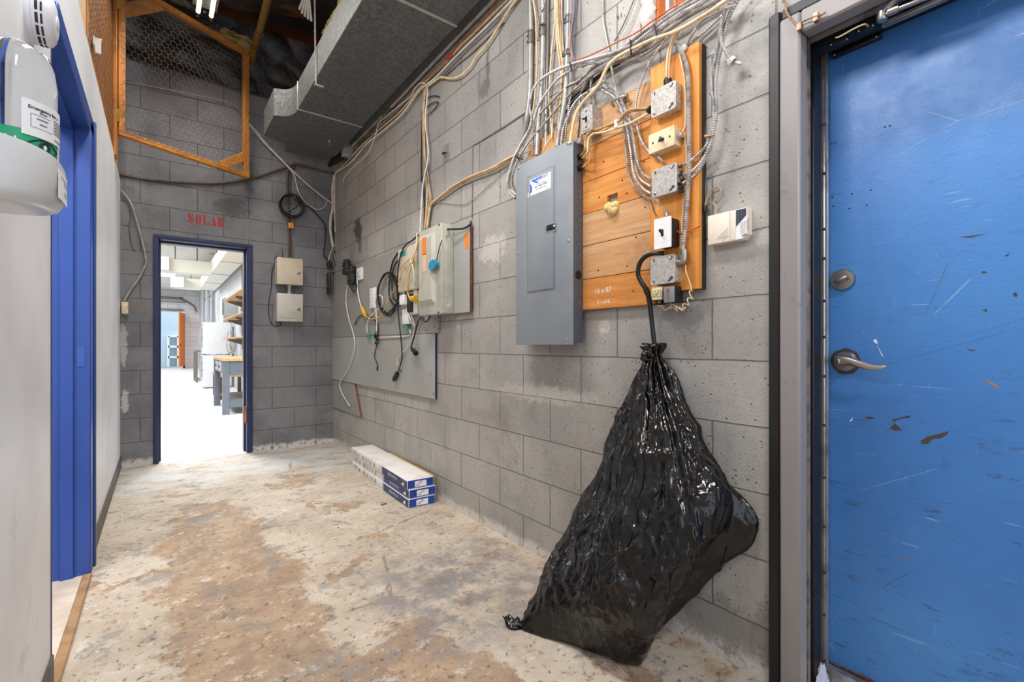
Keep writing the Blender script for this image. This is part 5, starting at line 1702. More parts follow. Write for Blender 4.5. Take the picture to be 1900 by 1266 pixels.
m = MB(); a, b = WR(1140, 188, .066), WR(1160, 180, .060)
m.tube(smooth_path([a + V((.02, .02, -.006)), a + V((-.004, .008, -.002)), a.lerp(b, .5) + V((-.008, 0, .002)), b + V((0, -.004, .004)), WR(1161, 183, .024)], .004), .0055, 8); m.box(WR(1158, 178, .023), WR(1164, 187, .030), .002)
tag(m.obj('cable_clamp', 'brushed'), 'bent metal clamp holding the four armoured cables on the backboard', 'clamp')
cable('grey cable dropping from the bundle to the metal clamp', [(1134, 122), (1137, 138), (1140, 152), (1144, 172), (1148, 186)], .050, .0048, 'grey_cable')
bx('long looping armoured cable left of the upper boxes ending at the middle box top', [(1246, 62, .06), (1230, 81, .06), (1214, 103, .055), (1202, 122), (1190.7, 148), (1183.6, 170), (1180, 191), (1180, 212), (1183.6, 241), (1190.7, 262), (1203.5, 281), (1217.7, 289, .058), (1230, 300, .062)], .045, .0056)
bx('short armoured cable slanting from the window side to the backboard top edge', [(1345, 24, .045), (1338.5, 30), (1303, 62), (1265, 94), (1259, 103), (1236, 129), (1210, 146, .012)], .030, .0056)
cable('thin pale cable alongside the slanting armoured cable', [(1342, 36), (1308, 68), (1270, 100), (1262, 106)], .022, .0034, 'grey_cable')
cable('grey strap slanting from the bundle to the big vertical armoured cable', [(1292, 52), (1283, 66), (1270, 88), (1266, 92)], .040, .0046, 'grey_cable')
cable('thin loop of wire hanging behind the diagonal bundle right side', [(1340, 18), (1304, 38), (1290, 52)], .014, .0026, 'grey_cable', 'wire', 'wire')
m = MB(); m.lathe(WR(1270, 90, .045), OUT, ((0, .012), (.008, .012), (.012, .006), (.012, 0)), 14); tag(m.obj('cable_fitting', 'fitting'), 'small round pale fitting where the slanting cables cross', 'fitting')
bx('thick vertical armoured cable running down the upright board to the bottom box', [(1249, 74, .03), (1261.5, 91, .045), (1268, 104), (1274, 122), (1276.6, 150.5), (1277.5, 201), (1278, 252), (1279, 302), (1277, 349), (1271.6, 417), (1267, 464), (1264, 486)], .058, .0085)
cable('cream pair left strand dropping into the top junction box', [(1257, 56, .075), (1246, 78), (1239, 102), (1236.5, 148)], .064, .0042, 'cream_cable')
cable('tan pair right strand dropping into the top junction box', [(1260, 57, .075), (1250, 78), (1243, 102), (1241, 146)], .068, .0042, 'tan_cable')
m = MB(); m.lathe(WR(1239, 153, .06), (0, 0, 1), ((-.008, .014), (.010, .014), (.010, .010), (.016, .010)), 14); tag(m.obj('cable_connector', 'dark_metal'), 'black cable connector on top of the topmost junction box', 'connector')
cable('white wire beside the upper half of the thick vertical armoured cable', [(1261, 100), (1265, 120), (1270, 146), (1272, 190), (1272, 225), (1270.5, 238), (1264, 249), (1258, 250)], .048, .0032, 'cream_cable', 'wire', 'wire')
cable('white wire beside the lower half of the thick vertical armoured cable', [(1262, 254), (1270, 248), (1271, 262), (1274, 285), (1273, 340), (1268, 380), (1265, 430), (1263, 462)], .048, .0030, 'cream_cable', 'wire', 'wire')
for k, (pts, o) in enumerate((([(1375, -24), (1358, -4), (1346, 20), (1333, 70), (1327, 110), (1319.6, 134), (1320.4, 167), (1324, 193), (1323.5, 226), (1317, 252), (1308, 273.5), (1287.6, 294), (1268, 306, .062)], .058),
                             ([(1392, -30), (1374, -6), (1360, 18), (1351.5, 36), (1345.6, 59), (1338.5, 89), (1331, 125), (1328, 167), (1330, 201), (1325.5, 235), (1318, 268), (1302, 299), (1286, 316), (1266, 325, .062)], .058),
                             ([(1384, -24), (1366, -2), (1353, 26), (1340, 62), (1334, 90), (1328, 130), (1324, 167), (1327, 200), (1325, 240), (1319, 272), (1308, 297), (1291, 322), (1266, 341, .062)], .046))):
    bx(('left armoured cable of the loop hanging right of the backboard', 'right armoured cable of the loop hanging right of the backboard', 'rearmost armoured cable of the loop hanging right of the backboard')[k], pts, o, .0058)
bx('short armoured cable ending in an open fitting on the block by the door', [(1368, -26), (1356, 0), (1348, 15), (1339.5, 35.5), (1337.5, 59), (1339, 80), (1346, 95), (1356, 113)], .070, .0060)
p = WR(1361, 118, .055)
m = MB(); m.lathe(p + V((-.008, .012, .018)), (.2, -.6, -.75), ((0, .009), (.008, .010), (.010, .015), (.022, .015), (.022, .011), (.014, .010)), 16); m.obox(p + V((0, -.016, -.006)), (0, .8, .6), (0, -.6, .8), (1, 0, 0), (.012, .004, .006), .002)
tag(m.obj('cable_fitting', 'fitting'), 'loose round fitting on the end of the cut armoured cable', 'fitting')
m = MB(); m.beam(WR(1345, 15, .078), WR(1366, 9, .070), .008, .005, (1, 0, 0), .001); tag(m.obj('cable_strap', 'grey_cable'), 'grey strap holding the armoured cables together by the door corner', 'strap')
m = MB(); m.beam(WR(1307, 253, .066), WR(1326, 250, .062), .006, .008, (1, 0, 0), .001); tag(m.obj('cable_strap', 'tan_cable'), 'tan strap around the loop of armoured cables right of the backboard', 'strap')
cable('wire running down the side of the upright board', [(1304, 104), (1306, 140), (1306, 200), (1308, 244), (1307, 300), (1309, 360), (1308, 380)], .006, .0030, 'conduit_dark', 'wire', 'wire')
# tan pairs from the panel side to the top box
cable('tan cable arching from the panel side to the left of the top junction box', [(1206, 201, .06), (1182, 202), (1168, 204), (1158, 211), (1149.5, 222), (1145, 226), (1111, 239, .06), (1094, 245), (1087, 255), (1085, 269), (1085.5, 279), (1077, 290, .045)], .075, .0044, 'tan_cable')
cable('cream cable under the arch from the panel side to the top junction box', [(1206, 208, .06), (1182, 222), (1168, 229), (1146.6, 237), (1118, 246), (1101, 248), (1092.6, 256.5), (1090.5, 269), (1090, 283.5), (1081, 293, .045)], .070, .0044, 'cream_cable')
cable('pale cable along the arch between the panel and the top junction box', [(1206, 204, .06), (1180, 205), (1162, 211), (1150, 224), (1130, 236), (1112, 246), (1100, 252), (1095, 262), (1093, 275), (1094.5, 291), (1090, 305), (1080, 311, .04)], .062, .0040, 'tan_cable')
for k, (px, py) in enumerate(((1079, 290), (1080, 310))):
    m = MB(); p = WR(px, py, .045); m.lathe(p + V((0, .012, 0)), (0, -1, 0), ((-.006, .016), (.004, .016), (.004, .011), (.012, .011)), 12); tag(m.obj('cable_connector', 'black_plastic'), ('upper black cable connector on the right side of the panel', 'lower black cable connector on the right side of the panel')[k], 'connector')
m = MB(); p = WR(1207, 204, .06); m.lathe(p + V((0, .008, 0)), (0, -1, 0), ((-.004, .010), (.006, .014), (.012, .014)), 12); tag(m.obj('cable_connector', 'dark_metal'), 'cable connector on the left side of the topmost junction box', 'connector')
m = MB(); p = WR(1145, 229, .07); m.box(p + V((.012, .008, -.020)), p + V((-.010, -.006, .014)), .003); tag(m.obj('cable_tie', 'white_plastic'), 'white tie where the two tan arching cables meet', 'cable tie')
cable('dark wire standing on the backboard between its planks and upright board', [(1202, 104), (1204, 130), (1208, 146), (1210, 160), (1209, 240), (1208.5, 300)], .030, .0024, 'tan_cable', 'wire', 'wire')
cable('orange wire sticking out of the white switch box', [(1246, 402, .06), (1250, 416, .06), (1256, 428), (1264, 433), (1276, 430), (1290, 424), (1299, 419)], .052, .0028, 'orange_wire', 'wire', 'wire')
cable('bare copper pigtail above the bottom box', [(1263, 466), (1266, 470), (1271, 473), (1273, 478), (1270, 482)], .058, .0020, 'orange_wire', 'wire', 'wire')
cable('thin brown wire curving down to the white switch box top', [(1205, 370), (1210, 380), (1213, 392), (1218, 400)], .048, .0018, 'brown_cable', 'wire', 'wire')
# coiled bell wire
a = [WR(x, y, .062) for x, y in ((1272, 492), (1273, 505), (1277, 516), (1281, 528), (1283, 540))]
m = MB(); m.tube(smooth_path(a, .004), .0020, 6)
ctr = smooth_path([WR(x, y, .060) for x, y in ((1283, 540), (1282, 552), (1277, 562), (1270, 569), (1262, 573), (1252, 574), (1244, 570))], .0016)
hel = []
for i, p in enumerate(ctr):
    a_ = i * .42
    hel.append(p + V((cos(a_) * .007, sin(a_) * .006, sin(a_) * .007)))
m.tube(hel, .0018, 6)
m.tube(smooth_path([WR(1244, 563, .06), WR(1258, 571, .064), WR(1266, 576, .062), WR(1272, 570, .06)], .004), .0026, 6)
m.tube(smooth_path([WR(1217, 562, .06), WR(1223, 568, .064), WR(1228, 567, .062), WR(1234, 576, .058), WR(1243, 570, .06)], .004), .0016, 6)
tag(m.obj('coiled_wire', 'cream_cable'), 'coiled cream bell wire hanging from the small transformers', 'wire')
cable('stiff tan wire hook above the alarm keypad', [(1308, 384, .02), (1310, 372), (1316, 355), (1325, 350), (1333, 347), (1338, 352), (1337, 358), (1328, 369), (1324, 374), (1323.5, 379), (1328, 382), (1330, 386), (1327, 396)], .014, .0022, 'tan_cable', 'wire', 'wire')
m = MB(); m.lathe(WR(1309, 386, .02), (0, 0, -1), ((-.008, .006), (0, .008), (.014, .006), (.022, .003)), 12); tag(m.obj('wire_connector', 'dark_metal'), 'small dark connector on the wire left of the keypad', 'connector')
# black ties around the diagonal bundle
for k, (x0, y0, x1, y1) in enumerate(((1214, 47, 1219, 66), (1170, 76, 1171, 102), (1058, 118, 1061, 132), (957, 291, 970, 296), (1091, 168, 1095, 178), (1005, 46, 1011, 47))):
    m = MB(); m.beam(WR(x0, y0, .092 if k < 3 else .07), WR(x1, y1, .092 if k < 3 else .07), .005, .007, (1, 0, 0), .001)
    m.beam(WR(x0, y0, .092 if k < 3 else .07), WR(x0 - 1, y0 - 2, .02), .005, .005, (0, 1, 0))
    tag(m.obj('cable_tie', 'black_plastic'), ('black tie around the diagonal bundle under the window', 'black tie around the middle of the diagonal bundle', 'black tie where the bundle crosses the rightmost conduit', 'black tie on the cables at the upper left corner of the panel', 'black tie on the cream cable above the metal switch box', 'black tie on the second conduit near its coupling')[k], 'cable tie')

# ---- black cord from the bottom box down into the bag
cable('thick black cord curving from the bottom junction box down into the bin bag', [(1232, 470, .05), (1222, 470, .062), (1206, 472, .07), (1192, 481, .07), (1185, 495, .07), (1184, 510, .066), (1190, 524, .062), (1199, 538, .056), (1204, 555, .05), (1208, 585, .045), (1212, 620, .043), (1217, 658, .04)], .06, .0085, 'black_cable', 'power_cable', 'cord')
m = MB(); a, b = WR(1198, 535, .057), WR(1202, 546, .054); m.cyl(a, b, .0105, seg=12); tag(m.obj('cord_sleeve', 'dark_metal'), 'dark sleeve joint on the thick black cord', 'sleeve')

# ---- cords on the painted plywood
cable('long white cord hanging lowest down the plywood to near the floor', [(652, 500, .05), (649, 506), (645, 530), (642, 558), (647, 589.6), (656, 621), (658, 646.5), (647, 684), (631, 709.7), (634, 728.6), (648.5, 754)], .026, .0050, 'white_cable', 'power_cable', 'cord')
cable('white extension cord from the corner outlet to the yellow plug', [(664, 502, .05), (662.7, 512), (664, 542), (668, 562), (671, 570.6)], .030, .0056, 'white_cable', 'power_cable', 'cord')
a, b = WR(671, 570, .03), WR(677, 584, .03)
m = MB(); m.cyl(a, b, .014, .018); m.cyl(b, b + (b - a) * .35, .012, .008); tag(m.obj('yellow_plug', 'yellow_plug'), 'yellow plug joining white and yellow cords on the plywood', 'plug')
cable('yellow cord sweeping up from the yellow plug to the telephone box', [(678, 586), (686, 591), (695, 591.5), (707, 586), (716, 567), (731, 539), (737, 530), (742, 518, .09), (741, 508, .10), (744, 497, .10), (757.6, 482.5, .10), (764, 480, .10), (768, 484, .10)], .034, .0046, 'yellow_cable', 'power_cable', 'cord')
cable('yellow cord running down over the telephone box to the outlet plug', [(774, 440, .07), (773, 456, .10), (769, 474, .11), (763, 495, .11), (757, 522, .10), (757, 545, .08), (762, 555, .08), (766, 555, .08)], .10, .0052, 'yellow_cable', 'power_cable', 'cord')
cable('white cord crossing the yellow one over the telephone box', [(774, 432, .06), (771, 462, .10), (765, 478, .105), (762, 482, .11), (766, 496, .11), (769, 520, .10), (770, 540, .07)], .1, .0038, 'white_cable', 'power_cable', 'cord')
cable('white cord bowing left over the telephone box to the splitter', [(768, 480, .105), (762, 488, .105), (752, 510, .10), (748, 530, .09), (750, 550, .07)], .1, .0038, 'cream_cable', 'power_cable', 'cord')
cable('black cord hanging straight past the telephone box to a female plug', [(777, 436, .06), (765, 446, .08), (751, 457, .095), (743, 475, .095), (739, 500, .095), (737, 526, .05), (738.5, 577, .035), (743, 621, .035), (746, 660, .032), (741, 684, .03), (736, 695, .03)], .05, .0052, 'black_cable', 'power_cable', 'cord')
a, b = WR(737, 692, .032), WR(732, 703, .032)
m = MB(); m.cyl(a, b, .014, .018); m.cyl(b, b + (b - a) * .3, .018, .012); tag(m.obj('black_plug', 'black_plastic'), 'black plug on the lowest end of the straight black cord', 'plug')
c = [WR(720, 543, .03), WR(722, 546, .042), WR(718, 540, .036)]
m = MB()
sp_ = []
for i in range(150):
    a_ = 2 * pi * 2.6 * i / 149 - 1.0
    k = i / 149
    sp_.append(WR(720 + (20.5 - 3 * k) * cos(a_), 544 + (35 - 5 * sin(2.2 * a_)) * sin(a_) + 3 * k, .028 + .02 * sin(a_ * .7)))
m.tube(sp_, .0072, 8)
tag(m.obj('cable_coil', 'black_cable'), 'coil of thick black cable hung left of the telephone box', 'cable')
m = MB()
m.tube(smooth_path([WR(738, 470, .03), WR(729, 486, .03), WR(724, 510, .034), WR(722, 545, .036), WR(728, 563, .036), WR(738, 569, .04), WR(748, 560, .04), WR(752, 545, .03)], .01), .0070, 8)
m.tube(smooth_path([WR(738, 484, .03), WR(731, 495, .03), WR(727, 520, .03), WR(730, 552, .03), WR(740, 563, .034)], .01), .0066, 8)
tag(m.obj('cable_loop', 'black_cable'), 'two loose black cable loops behind the coil by the telephone box', 'cable')
cable('thin black cord hooked left with a bare end on the plywood', [(659.5, 600), (663, 592), (670, 585.5), (680, 586), (690, 590), (698, 598), (702, 608), (700, 620), (699, 640), (696, 652), (695, 662), (699, 674), (701, 681)], .022, .0036, 'black_cable', 'cord', 'cord')
m = MB(); m.cyl(WR(658, 603, .022), WR(661, 597, .022), .005); m.cyl(WR(700, 680, .022), WR(700, 688, .022), .006); tag(m.obj('cord_end', 'black_plastic'), 'black connector tips of the thin hooked cord', 'connector')
cable('white cord with a green connector curling on the plywood', [(699, 622), (699, 590), (697, 560), (700, 551), (706, 548), (710, 556), (708, 570), (700, 575), (692, 583), (685, 590), (681, 603), (681.5, 617)], .03, .0046, 'white_cable', 'power_cable', 'cord')
m = MB(); p = WR(684, 624, .03); m.box(p + V((.010, .030, -.014)), p + V((-.010, -.018, .018)), .004); m.box(p + V((.006, -.01, -.030)), p + V((-.006, -.030, .0)), .003); tag(m.obj('green_plug', 'green_plastic'), 'green connector on the curled white cord', 'plug')
cable('white cord loop hanging on the plywood beside the power bar', [(701, 620), (699, 596), (695, 572), (696, 558), (701, 552), (707, 550)], .022, .0044, 'cream_cable', 'cord', 'cord')
m = MB()
for k in range(4):
    o = .02 + .006 * k
    m.tube(smooth_path([WR(699 + 2 * sin(k), 616, o), WR(695 + k * 2.2, 622, o), WR(696 + k * 1.4, 628, o), WR(701 - k, 631, o), WR(696 + k * 1.6, 636, o), WR(698 + k, 639, o)], .006), .0056, 7)
tag(m.obj('cord_bundle', 'black_cable'), 'small tied bundle of black cord on the plywood', 'cord')
cable('white cord running level from the black bundle to the adapter', [(703, 627), (730, 625.5), (752, 624), (760, 622), (761.5, 615), (756, 608), (753, 606)], .024, .0042, 'white_cable', 'cord', 'cord')
cable('thin white cord hanging from the splitter past the adapter', [(757, 562, .05), (762, 582, .05), (768, 600, .04), (769, 612), (764, 630), (752, 648), (740, 661), (737, 672), (737, 679)], .03, .0034, 'white_cable', 'cord', 'cord')
cable('white lead from the splitter behind the adapter', [(755, 562, .05), (754, 572, .05), (758, 584, .06), (763, 596, .05), (768, 606, .03)], .04, .0036, 'white_cable', 'cord', 'cord')
cable('black cord under the disconnect ending in a grounded plug', [(797.5, 580, .06), (797, 588, .05), (792, 597, .045), (787, 596, .05), (783, 589.6), (777, 594), (773, 606), (770, 620), (764, 640), (763, 646)], .04, .0054, 'black_cable', 'power_cable', 'cord')
a, b = WR(763, 646, .04), WR(772, 656, .045)
m = MB(); m.cyl(a, a.lerp(b, .4), .008, .014); m.cyl(a.lerp(b, .4), b, .016, .018)
for k in (-1, 0, 1):
    m.cyl(b + V((0, 0, .008 * k)), b + V((-.006, -.018, .008 * k - .008)), .002, seg=6)
tag(m.obj('black_plug', 'black_plastic'), 'black grounded plug at the end of the cord under the disconnect', 'plug')
cable('thin clear wire loop below the outlet box', [(776, 588), (780, 600), (786, 606), (793, 602), (792, 590)], .02, .0016, 'white_cable', 'wire', 'wire')
cable('loop of dark cord hanging under the corner adapters', [(648, 520, .05), (650, 532, .04), (655, 540, .035), (661, 538, .035), (662, 528, .04), (657, 523, .05), (653, 530, .04), (654, 540, .035), (659, 543, .03)], .04, .0040, 'black_cable', 'cord', 'cord')

# ---- cables down the corner and on the end wall
def wbcable(label, pts, off, r, mat, name='electrical_cable', cat='cable'):
    m = MB(); m.tube(smooth_path([p if isinstance(p, V) else WB(p[0], p[1], p[2] if len(p) > 2 else off) for p in pts], .012), r, 8)
    return tag(m.obj(name, mat, smooth=60), label, cat)


wbcable('bundle of white cables taped together down the far corner', [(620.5, 326), (617, 350), (617.5, 385), (614, 402), (613, 425), (616, 447), (618, 458)], .03, .014, 'white_cable', 'cable_bundle')
wbcable('black cord dropping from the cable coil to the power supply box', [(548, 368, .04), (556, 378), (575, 385), (590, 400), (600, 412), (604, 425), (603, 450), (601, 471), (606, 480), (614, 487), (617, 500)], .02, .0068, 'black_cable', 'power_cable', 'cord')
wbcable('dark cable beside the white corner bundle', [(621, 400), (619, 420), (619.5, 440), (620, 458), (624, 475), (626, 492)], .02, .0070, 'black_cable')
for k, (pts, mt) in enumerate((([(619, 462), (622, 474), (624, 486), (631, 494)], 'blue_wire'), ([(620, 462), (619, 478), (622, 490), (628, 498)], 'black_cable'), ([(618, 462), (621, 480), (626, 494)], 'grey_cable'), ([(618, 458), (613, 470), (609, 484)], 'white_cable'), ([(620, 464), (624, 478), (622, 492), (626, 500)], 'black_cable'))):
    wbcable(('blue strand of the loosened wires in the corner', 'black strand of the loosened wires in the corner', 'grey strand of the loosened wires in the corner', 'white strand slanting left below the corner bundle', 'rear black strand of the loosened wires in the corner')[k], pts, .02 + .012 * k, .0046, mt, 'wire', 'wire')
m = MB(); a, b = WB(608, 487, .04), WB(612, 498, .04); m.cyl(a, b, .016, .020); tag(m.obj('black_plug', 'black_plastic'), 'black plug hanging at the left of the corner power supply', 'plug')
wbcable('brown cable strung level across the end wall above the doorway', [(205, 318), (222, 323), (260, 331), (300, 335.5), (350, 339), (400, 340), (440, 336), (480, 327), (520, 314), (540, 307), (548, 304), (575, 311), (600, 318), (621, 322)], .014, .0115, 'brown_cable')
wbcable('brown cable dropping to the upper beige cabinet', [(546, 305), (537, 311), (533.5, 325), (533, 360), (534, 400), (536, 440), (536.5, 476)], .012, .0105, 'brown_cable')
wbcable('second brown cable beside the drop to the upper beige cabinet', [(552, 306), (541, 316), (538, 340), (537.5, 380), (538.5, 420), (540, 450), (541, 476)], .010, .0070, 'brown_cable')
wbcable('white pair strung from the cage gate down to the far corner', [(458, 225), (475, 243), (490, 262), (520, 294), (541, 315), (570, 342), (595, 362), (618, 379)], .03, .0060, 'white_cable')
wbcable('white cord with a long loop left of the far corner', [(462, 232), (492, 268), (528, 304), (545, 324), (549, 338), (554, 356), (565, 374), (585, 388), (597, 387), (604, 380), (607, 372)], .022, .0046, 'white_cable', 'cord', 'cord')
wbcable('wire with clips trailing down the left of the beige cabinets', [(516, 474), (511, 478), (509.5, 490), (504, 508), (503.4, 533), (500, 552), (498, 572), (500, 590), (506, 603), (515, 606), (521, 603), (519, 597)], .006, .0032, 'black_cable', 'wire', 'wire')
wbcable('grey cable arching down the left end of the end wall', [(222, 352), (234, 364), (245, 382), (254, 412), (262, 440), (270, 476), (270, 492), (258, 516), (240, 542), (231, 558)], .02, .0085, 'grey_cable')
wbcable('thin painted wire beside the grey arching cable', [(226, 366), (238, 380), (242, 400), (240, 420), (243, 450), (250, 466)], .006, .0040, 'conduit_dark', 'wire', 'wire')
wbcable('pale cable hanging high on the end wall behind the gate', [(225, 150), (300, 164), (380, 180), (430, 192), (452, 214), (462, 228)], .03, .0042, 'grey_cable')
# ================================================================== END WALL
m = MB()
c0 = WB(541.5, 381, .03)
for k in range(5):
    rr = .108 + .007 * sin(k * 2.1)
    cc = c0 + V((.006 * sin(k * 3), -.008 * k + .012, .004 * cos(k * 2) - (.002 * k)))
    pts = [cc + V((cos(a) * rr, .004 * sin(2 * a + k), sin(a) * rr * (1 + .03 * sin(k)))) for a in [2 * pi * i / 48 for i in range(48)]]
    m.tube(pts, .0085, 8, closed=True)
m.tube(smooth_path([c0 + V((.02, -.02, .108)), c0 + V((.04, -.05, .0)), c0 + V((-.02, -.05, -.06)), c0 + V((-.07, -.03, -.075))], .01), .008, 8)
tag(m.obj('cable_coil', 'black_cable'), 'round coil of black cable hung on the end wall above the cabinets', 'cable')
a, b = WB(535.5, 413, .03), WB(545, 424, .03)
t = thing('wood_block', 'small orange wood block under the black cable coil', 'wood block', tuple(a))
m = MB(); m.box((a.x, YB, a.z), (b.x, YB - .035, b.z), .003); m.obj('block', 'wood_upright', t)
m = MB(); m.cyl(((a.x + b.x) / 2, YB - .035, (a.z + b.z) / 2), ((a.x + b.x) / 2, YB - .037, (a.z + b.z) / 2), .004, seg=8); m.obj('nail', 'dark_metal', t)


def cabinet(px0, py0, px1, py1, mt, lab):
    o = .13
    a, b = WB(px0, py0, o), WB(px1, py1, o)
    zt = (a.z + WB(px1, py0 + (px1 - px0) * .085, o).z) / 2
    t = thing('wall_cabinet', lab, 'cabinet', ((a.x + b.x) / 2, YB, b.z))
    m = MB(); m.box((a.x + .004, YB, zt - .004), (b.x - .004, YB - o + .018, b.z + .004), .004); m.obj('body', mt, t)
    m = MB(); m.box((a.x, YB - o + .016, zt), (b.x, YB - o, b.z), .006, 2); d = m.obj('door', mt, t)
    q = V((b.x - .042, YB - o, b.z + (zt - b.z) * .45))
    m = MB(); m.lathe(q, (0, -1, 0), ((0, .017), (.004, .016), (.006, .012), (.004, .010), (.004, 0)), 18); lk = m.obj('lock', 'brushed', d)
    m = MB(); m.box(q + V((-.009, -.0045, -.002)), q + V((.009, -.0065, .002))); m.obj('keyhole', 'ink', lk)
    return t, a, b, zt


c1, a1, b1, z1 = cabinet(514, 477, 562.5, 530, 'beige_cabinet', 'upper beige steel cabinet with lock on the end wall')
m = MB(); q = WB(524.5, 474, .06); m.cyl((q.x, YB - .06, z1), (q.x, YB - .06, z1 + .035), .007, .005, 10); m.cyl((q.x, YB - .06, z1 + .03), (q.x - .002, YB - .06, z1 + .10), .0025, seg=8); m.obj('antenna', 'black_plastic', c1)
c2, a2, b2, z2 = cabinet(514, 543, 562.5, 597.5, 'pale_cabinet', 'lower pale cabinet with lock and scuffed foot on the end wall')
m = MB(); m.box((a2.x + .03, YB - .1305, b2.z + .03), (b2.x - .03, YB - .131, b2.z + .036)); m.box((a2.x + .02, YB - .1305, b2.z + .05), (a2.x + .06, YB - .131, b2.z + .054)); m.obj('scuff', 'grey_cable', c2, smooth=0)
m = MB(); q = WB(537, 537, .065); m.cyl((q.x, YB - .065, z2 - .002), (q.x, YB - .065, b1.z + .002), .017); m.cyl((q.x, YB - .065, z2), (q.x, YB - .065, z2 + .018), .024, seg=6); m.cyl((q.x, YB - .065, b1.z - .016), (q.x, YB - .065, b1.z), .024, seg=6)
tag(m.obj('conduit_nipple', 'conduit'), 'short metal nipple joining the two beige cabinets', 'fitting')
a, b = WB(224, 560, .05), WB(238, 585, .05)
t = thing('cable_box', 'small ivory box where the grey arching cable ends on the end wall', 'junction box', tuple(a))
m = MB(); m.box((max(a.x, XL + .01), YB, a.z), (b.x, YB - .05, b.z), .005, 2); m.obj('body', 'ivory', t)
m = MB(); m.box((max(a.x, XL + .01) - .001, YB - .045, b.z + .002), (b.x + .002, YB - .052, b.z + .012), .002); m.obj('lip', 'brown_cable', t)

# ---- SOLAR stencil, bold serif letters with stencil bridges
def stencil(o, xd, w, h):
    L = {}
    half = lambda cx, sgn: [(cx + sgn * .03, .02), (cx + sgn * .18, .04), (cx + sgn * .30, .16), (cx + sgn * .35, .36), (cx + sgn * .36, .5), (cx + sgn * .35, .64), (cx + sgn * .30, .84), (cx + sgn * .18, .96), (cx + sgn * .03, .98), (cx + sgn * .06, .7), (cx + sgn * .06, .3)]
    L['S'] = [[(.06, .72), (.10, .90), (.28, 1.0), (.44, .98), (.40, .86), (.44, .74), (.62, .62), (.82, .44), (.86, .24), (.76, .06), (.58, 0), (.46, .04), (.56, .16), (.50, .28), (.30, .42), (.12, .56)], [(.54, .96), (.66, .90), (.80, .98), (.80, .66), (.64, .76)], [(.08, .0), (.24, .10), (.38, .02), (.30, .20), (.08, .36)]]
    L['O'] = [half(.46, -1), half(.54, 1)]
    L['L'] = [[(.04, 0), (.04, .06), (.12, .10), (.12, .90), (.04, .94), (.04, 1), (.52, 1), (.52, .94), (.44, .90), (.44, 0)], [(.50, 0), (.94, 0), (.96, .38), (.88, .38), (.74, .12), (.50, .08)]]
    L['A'] = [[(.44, .88), (.52, 1), (.58, 1), (.94, .10), (1.0, .06), (1.0, 0), (.40, 0), (.40, .06), (.52, .10), (.40, .62)], [(0, 0), (.26, 0), (.26, .05), (.18, .10), (.26, .36), (.34, .36), (.30, .42), (.24, .42), (.08, .10), (0, .06)]]
    L['R'] = [[(.02, 0), (.02, .06), (.10, .10), (.10, .90), (.02, .94), (.02, 1), (.50, 1), (.50, 0)], [(.57, 1), (.74, .96), (.86, .84), (.86, .66), (.74, .56), (.62, .53), (.76, .48), (.82, .36), (.86, .10), (.98, .06), (.92, 0), (.72, 0), (.60, .10), (.60, .40), (.57, .46)]]
    m = MB()
    x = 0
    for ch in 'SOLAR':
        for poly in L[ch]:
            m.prism([V(o) + V(xd) * (x + u * w) + V((0, 0, v * h)) for u, v in poly], (0, -.0006, 0))
        x += w * 1.13
    return m


qa, qb = WB(348, 418, .0004), WB(415.5, 421.5, .0004)
wl = (qb.x - qa.x) / 5.55
st_ = stencil((qa.x, YB - .0004, qb.z - .002), (1, 0, 0), wl, .086)
tag(st_.obj('stencil_sign', 'red_paint', smooth=0), 'red stencilled word SOLAR above the workshop doorway', 'sign')

# ================================================================== LEFT WALL
t = thing('smoke_detector', 'round white smoke detector on the left partition beside the blue doorway', 'smoke detector', (XL, 1.66, 1.845))
c = V((XL, 1.655, 1.845))
m = MB(); m.lathe(c, (1, 0, 0), ((0, .062), (.006, .063), (.010, .063), (.010, .058))); m.obj('base', 'detector', t)
m = MB(); m.lathe(c, (1, 0, 0), ((.010, .060), (.014, .0625), (.030, .062), (.040, .059), (.046, .050), (.050, .036), (.0505, .0)), 48); m.obj('cover', 'detector', t)
for ring, (x0, x1, rr) in enumerate(((.018, .0235, .0626), (.0275, .0315, .0620))):
    for k in range(14):
        a = 2 * pi * k / 14
        m = MB()
        pts = []
        for s_ in range(5):
            b = a + (s_ / 4 - .5) * .36
            pts.append(c + V((x0, cos(b) * rr, sin(b) * rr)))
        m.rings([[p, p + V((x1 - x0, 0, 0)), p + V((x1 - x0, cos(a) * .0008, sin(a) * .0008)), p + V((0, cos(a) * .0008, sin(a) * .0008))] for p in pts]); m.obj('vent_slot', 'ink', t)
m = MB(); m.lathe(c + V((.049, .0, .0)), (1, 0, 0), ((0, .016), (.0035, .015), (.0045, .012), (.0045, 0)), 20); m.obj('test_button', 'white_plastic', t)

# eyewash station: tray bolted to the partition, and the bottle standing in it
ey = thing('eyewash_station', 'white eyewash holder tray at the left edge of the picture', 'eyewash station', (XL, 1.0, 1.21))
m = MB()
rg = []
cy, hy, dx_ = 1.12, .15, .123


def trayring(k, inset=0.0, z=None):
    """rounded D outline, its flat back on the partition"""
    pts = []
    for i in range(56):
        a = -pi / 2 + pi * i / 55
        ex = abs(cos(a)) ** (2 / 2.6)
        sy = (1 if sin(a) >= 0 else -1) * abs(sin(a)) ** (2 / 2.6)
        p = V((XL + .003 + max(0, (dx_ - inset) * k) * ex, cy + (hy - inset) * (.40 + .60 * k) * sy, z))
        p.z -= max(0, 1.332 - z) / .1 * .16 * (1.22 - p.y)
        pts.append(p)
    return pts


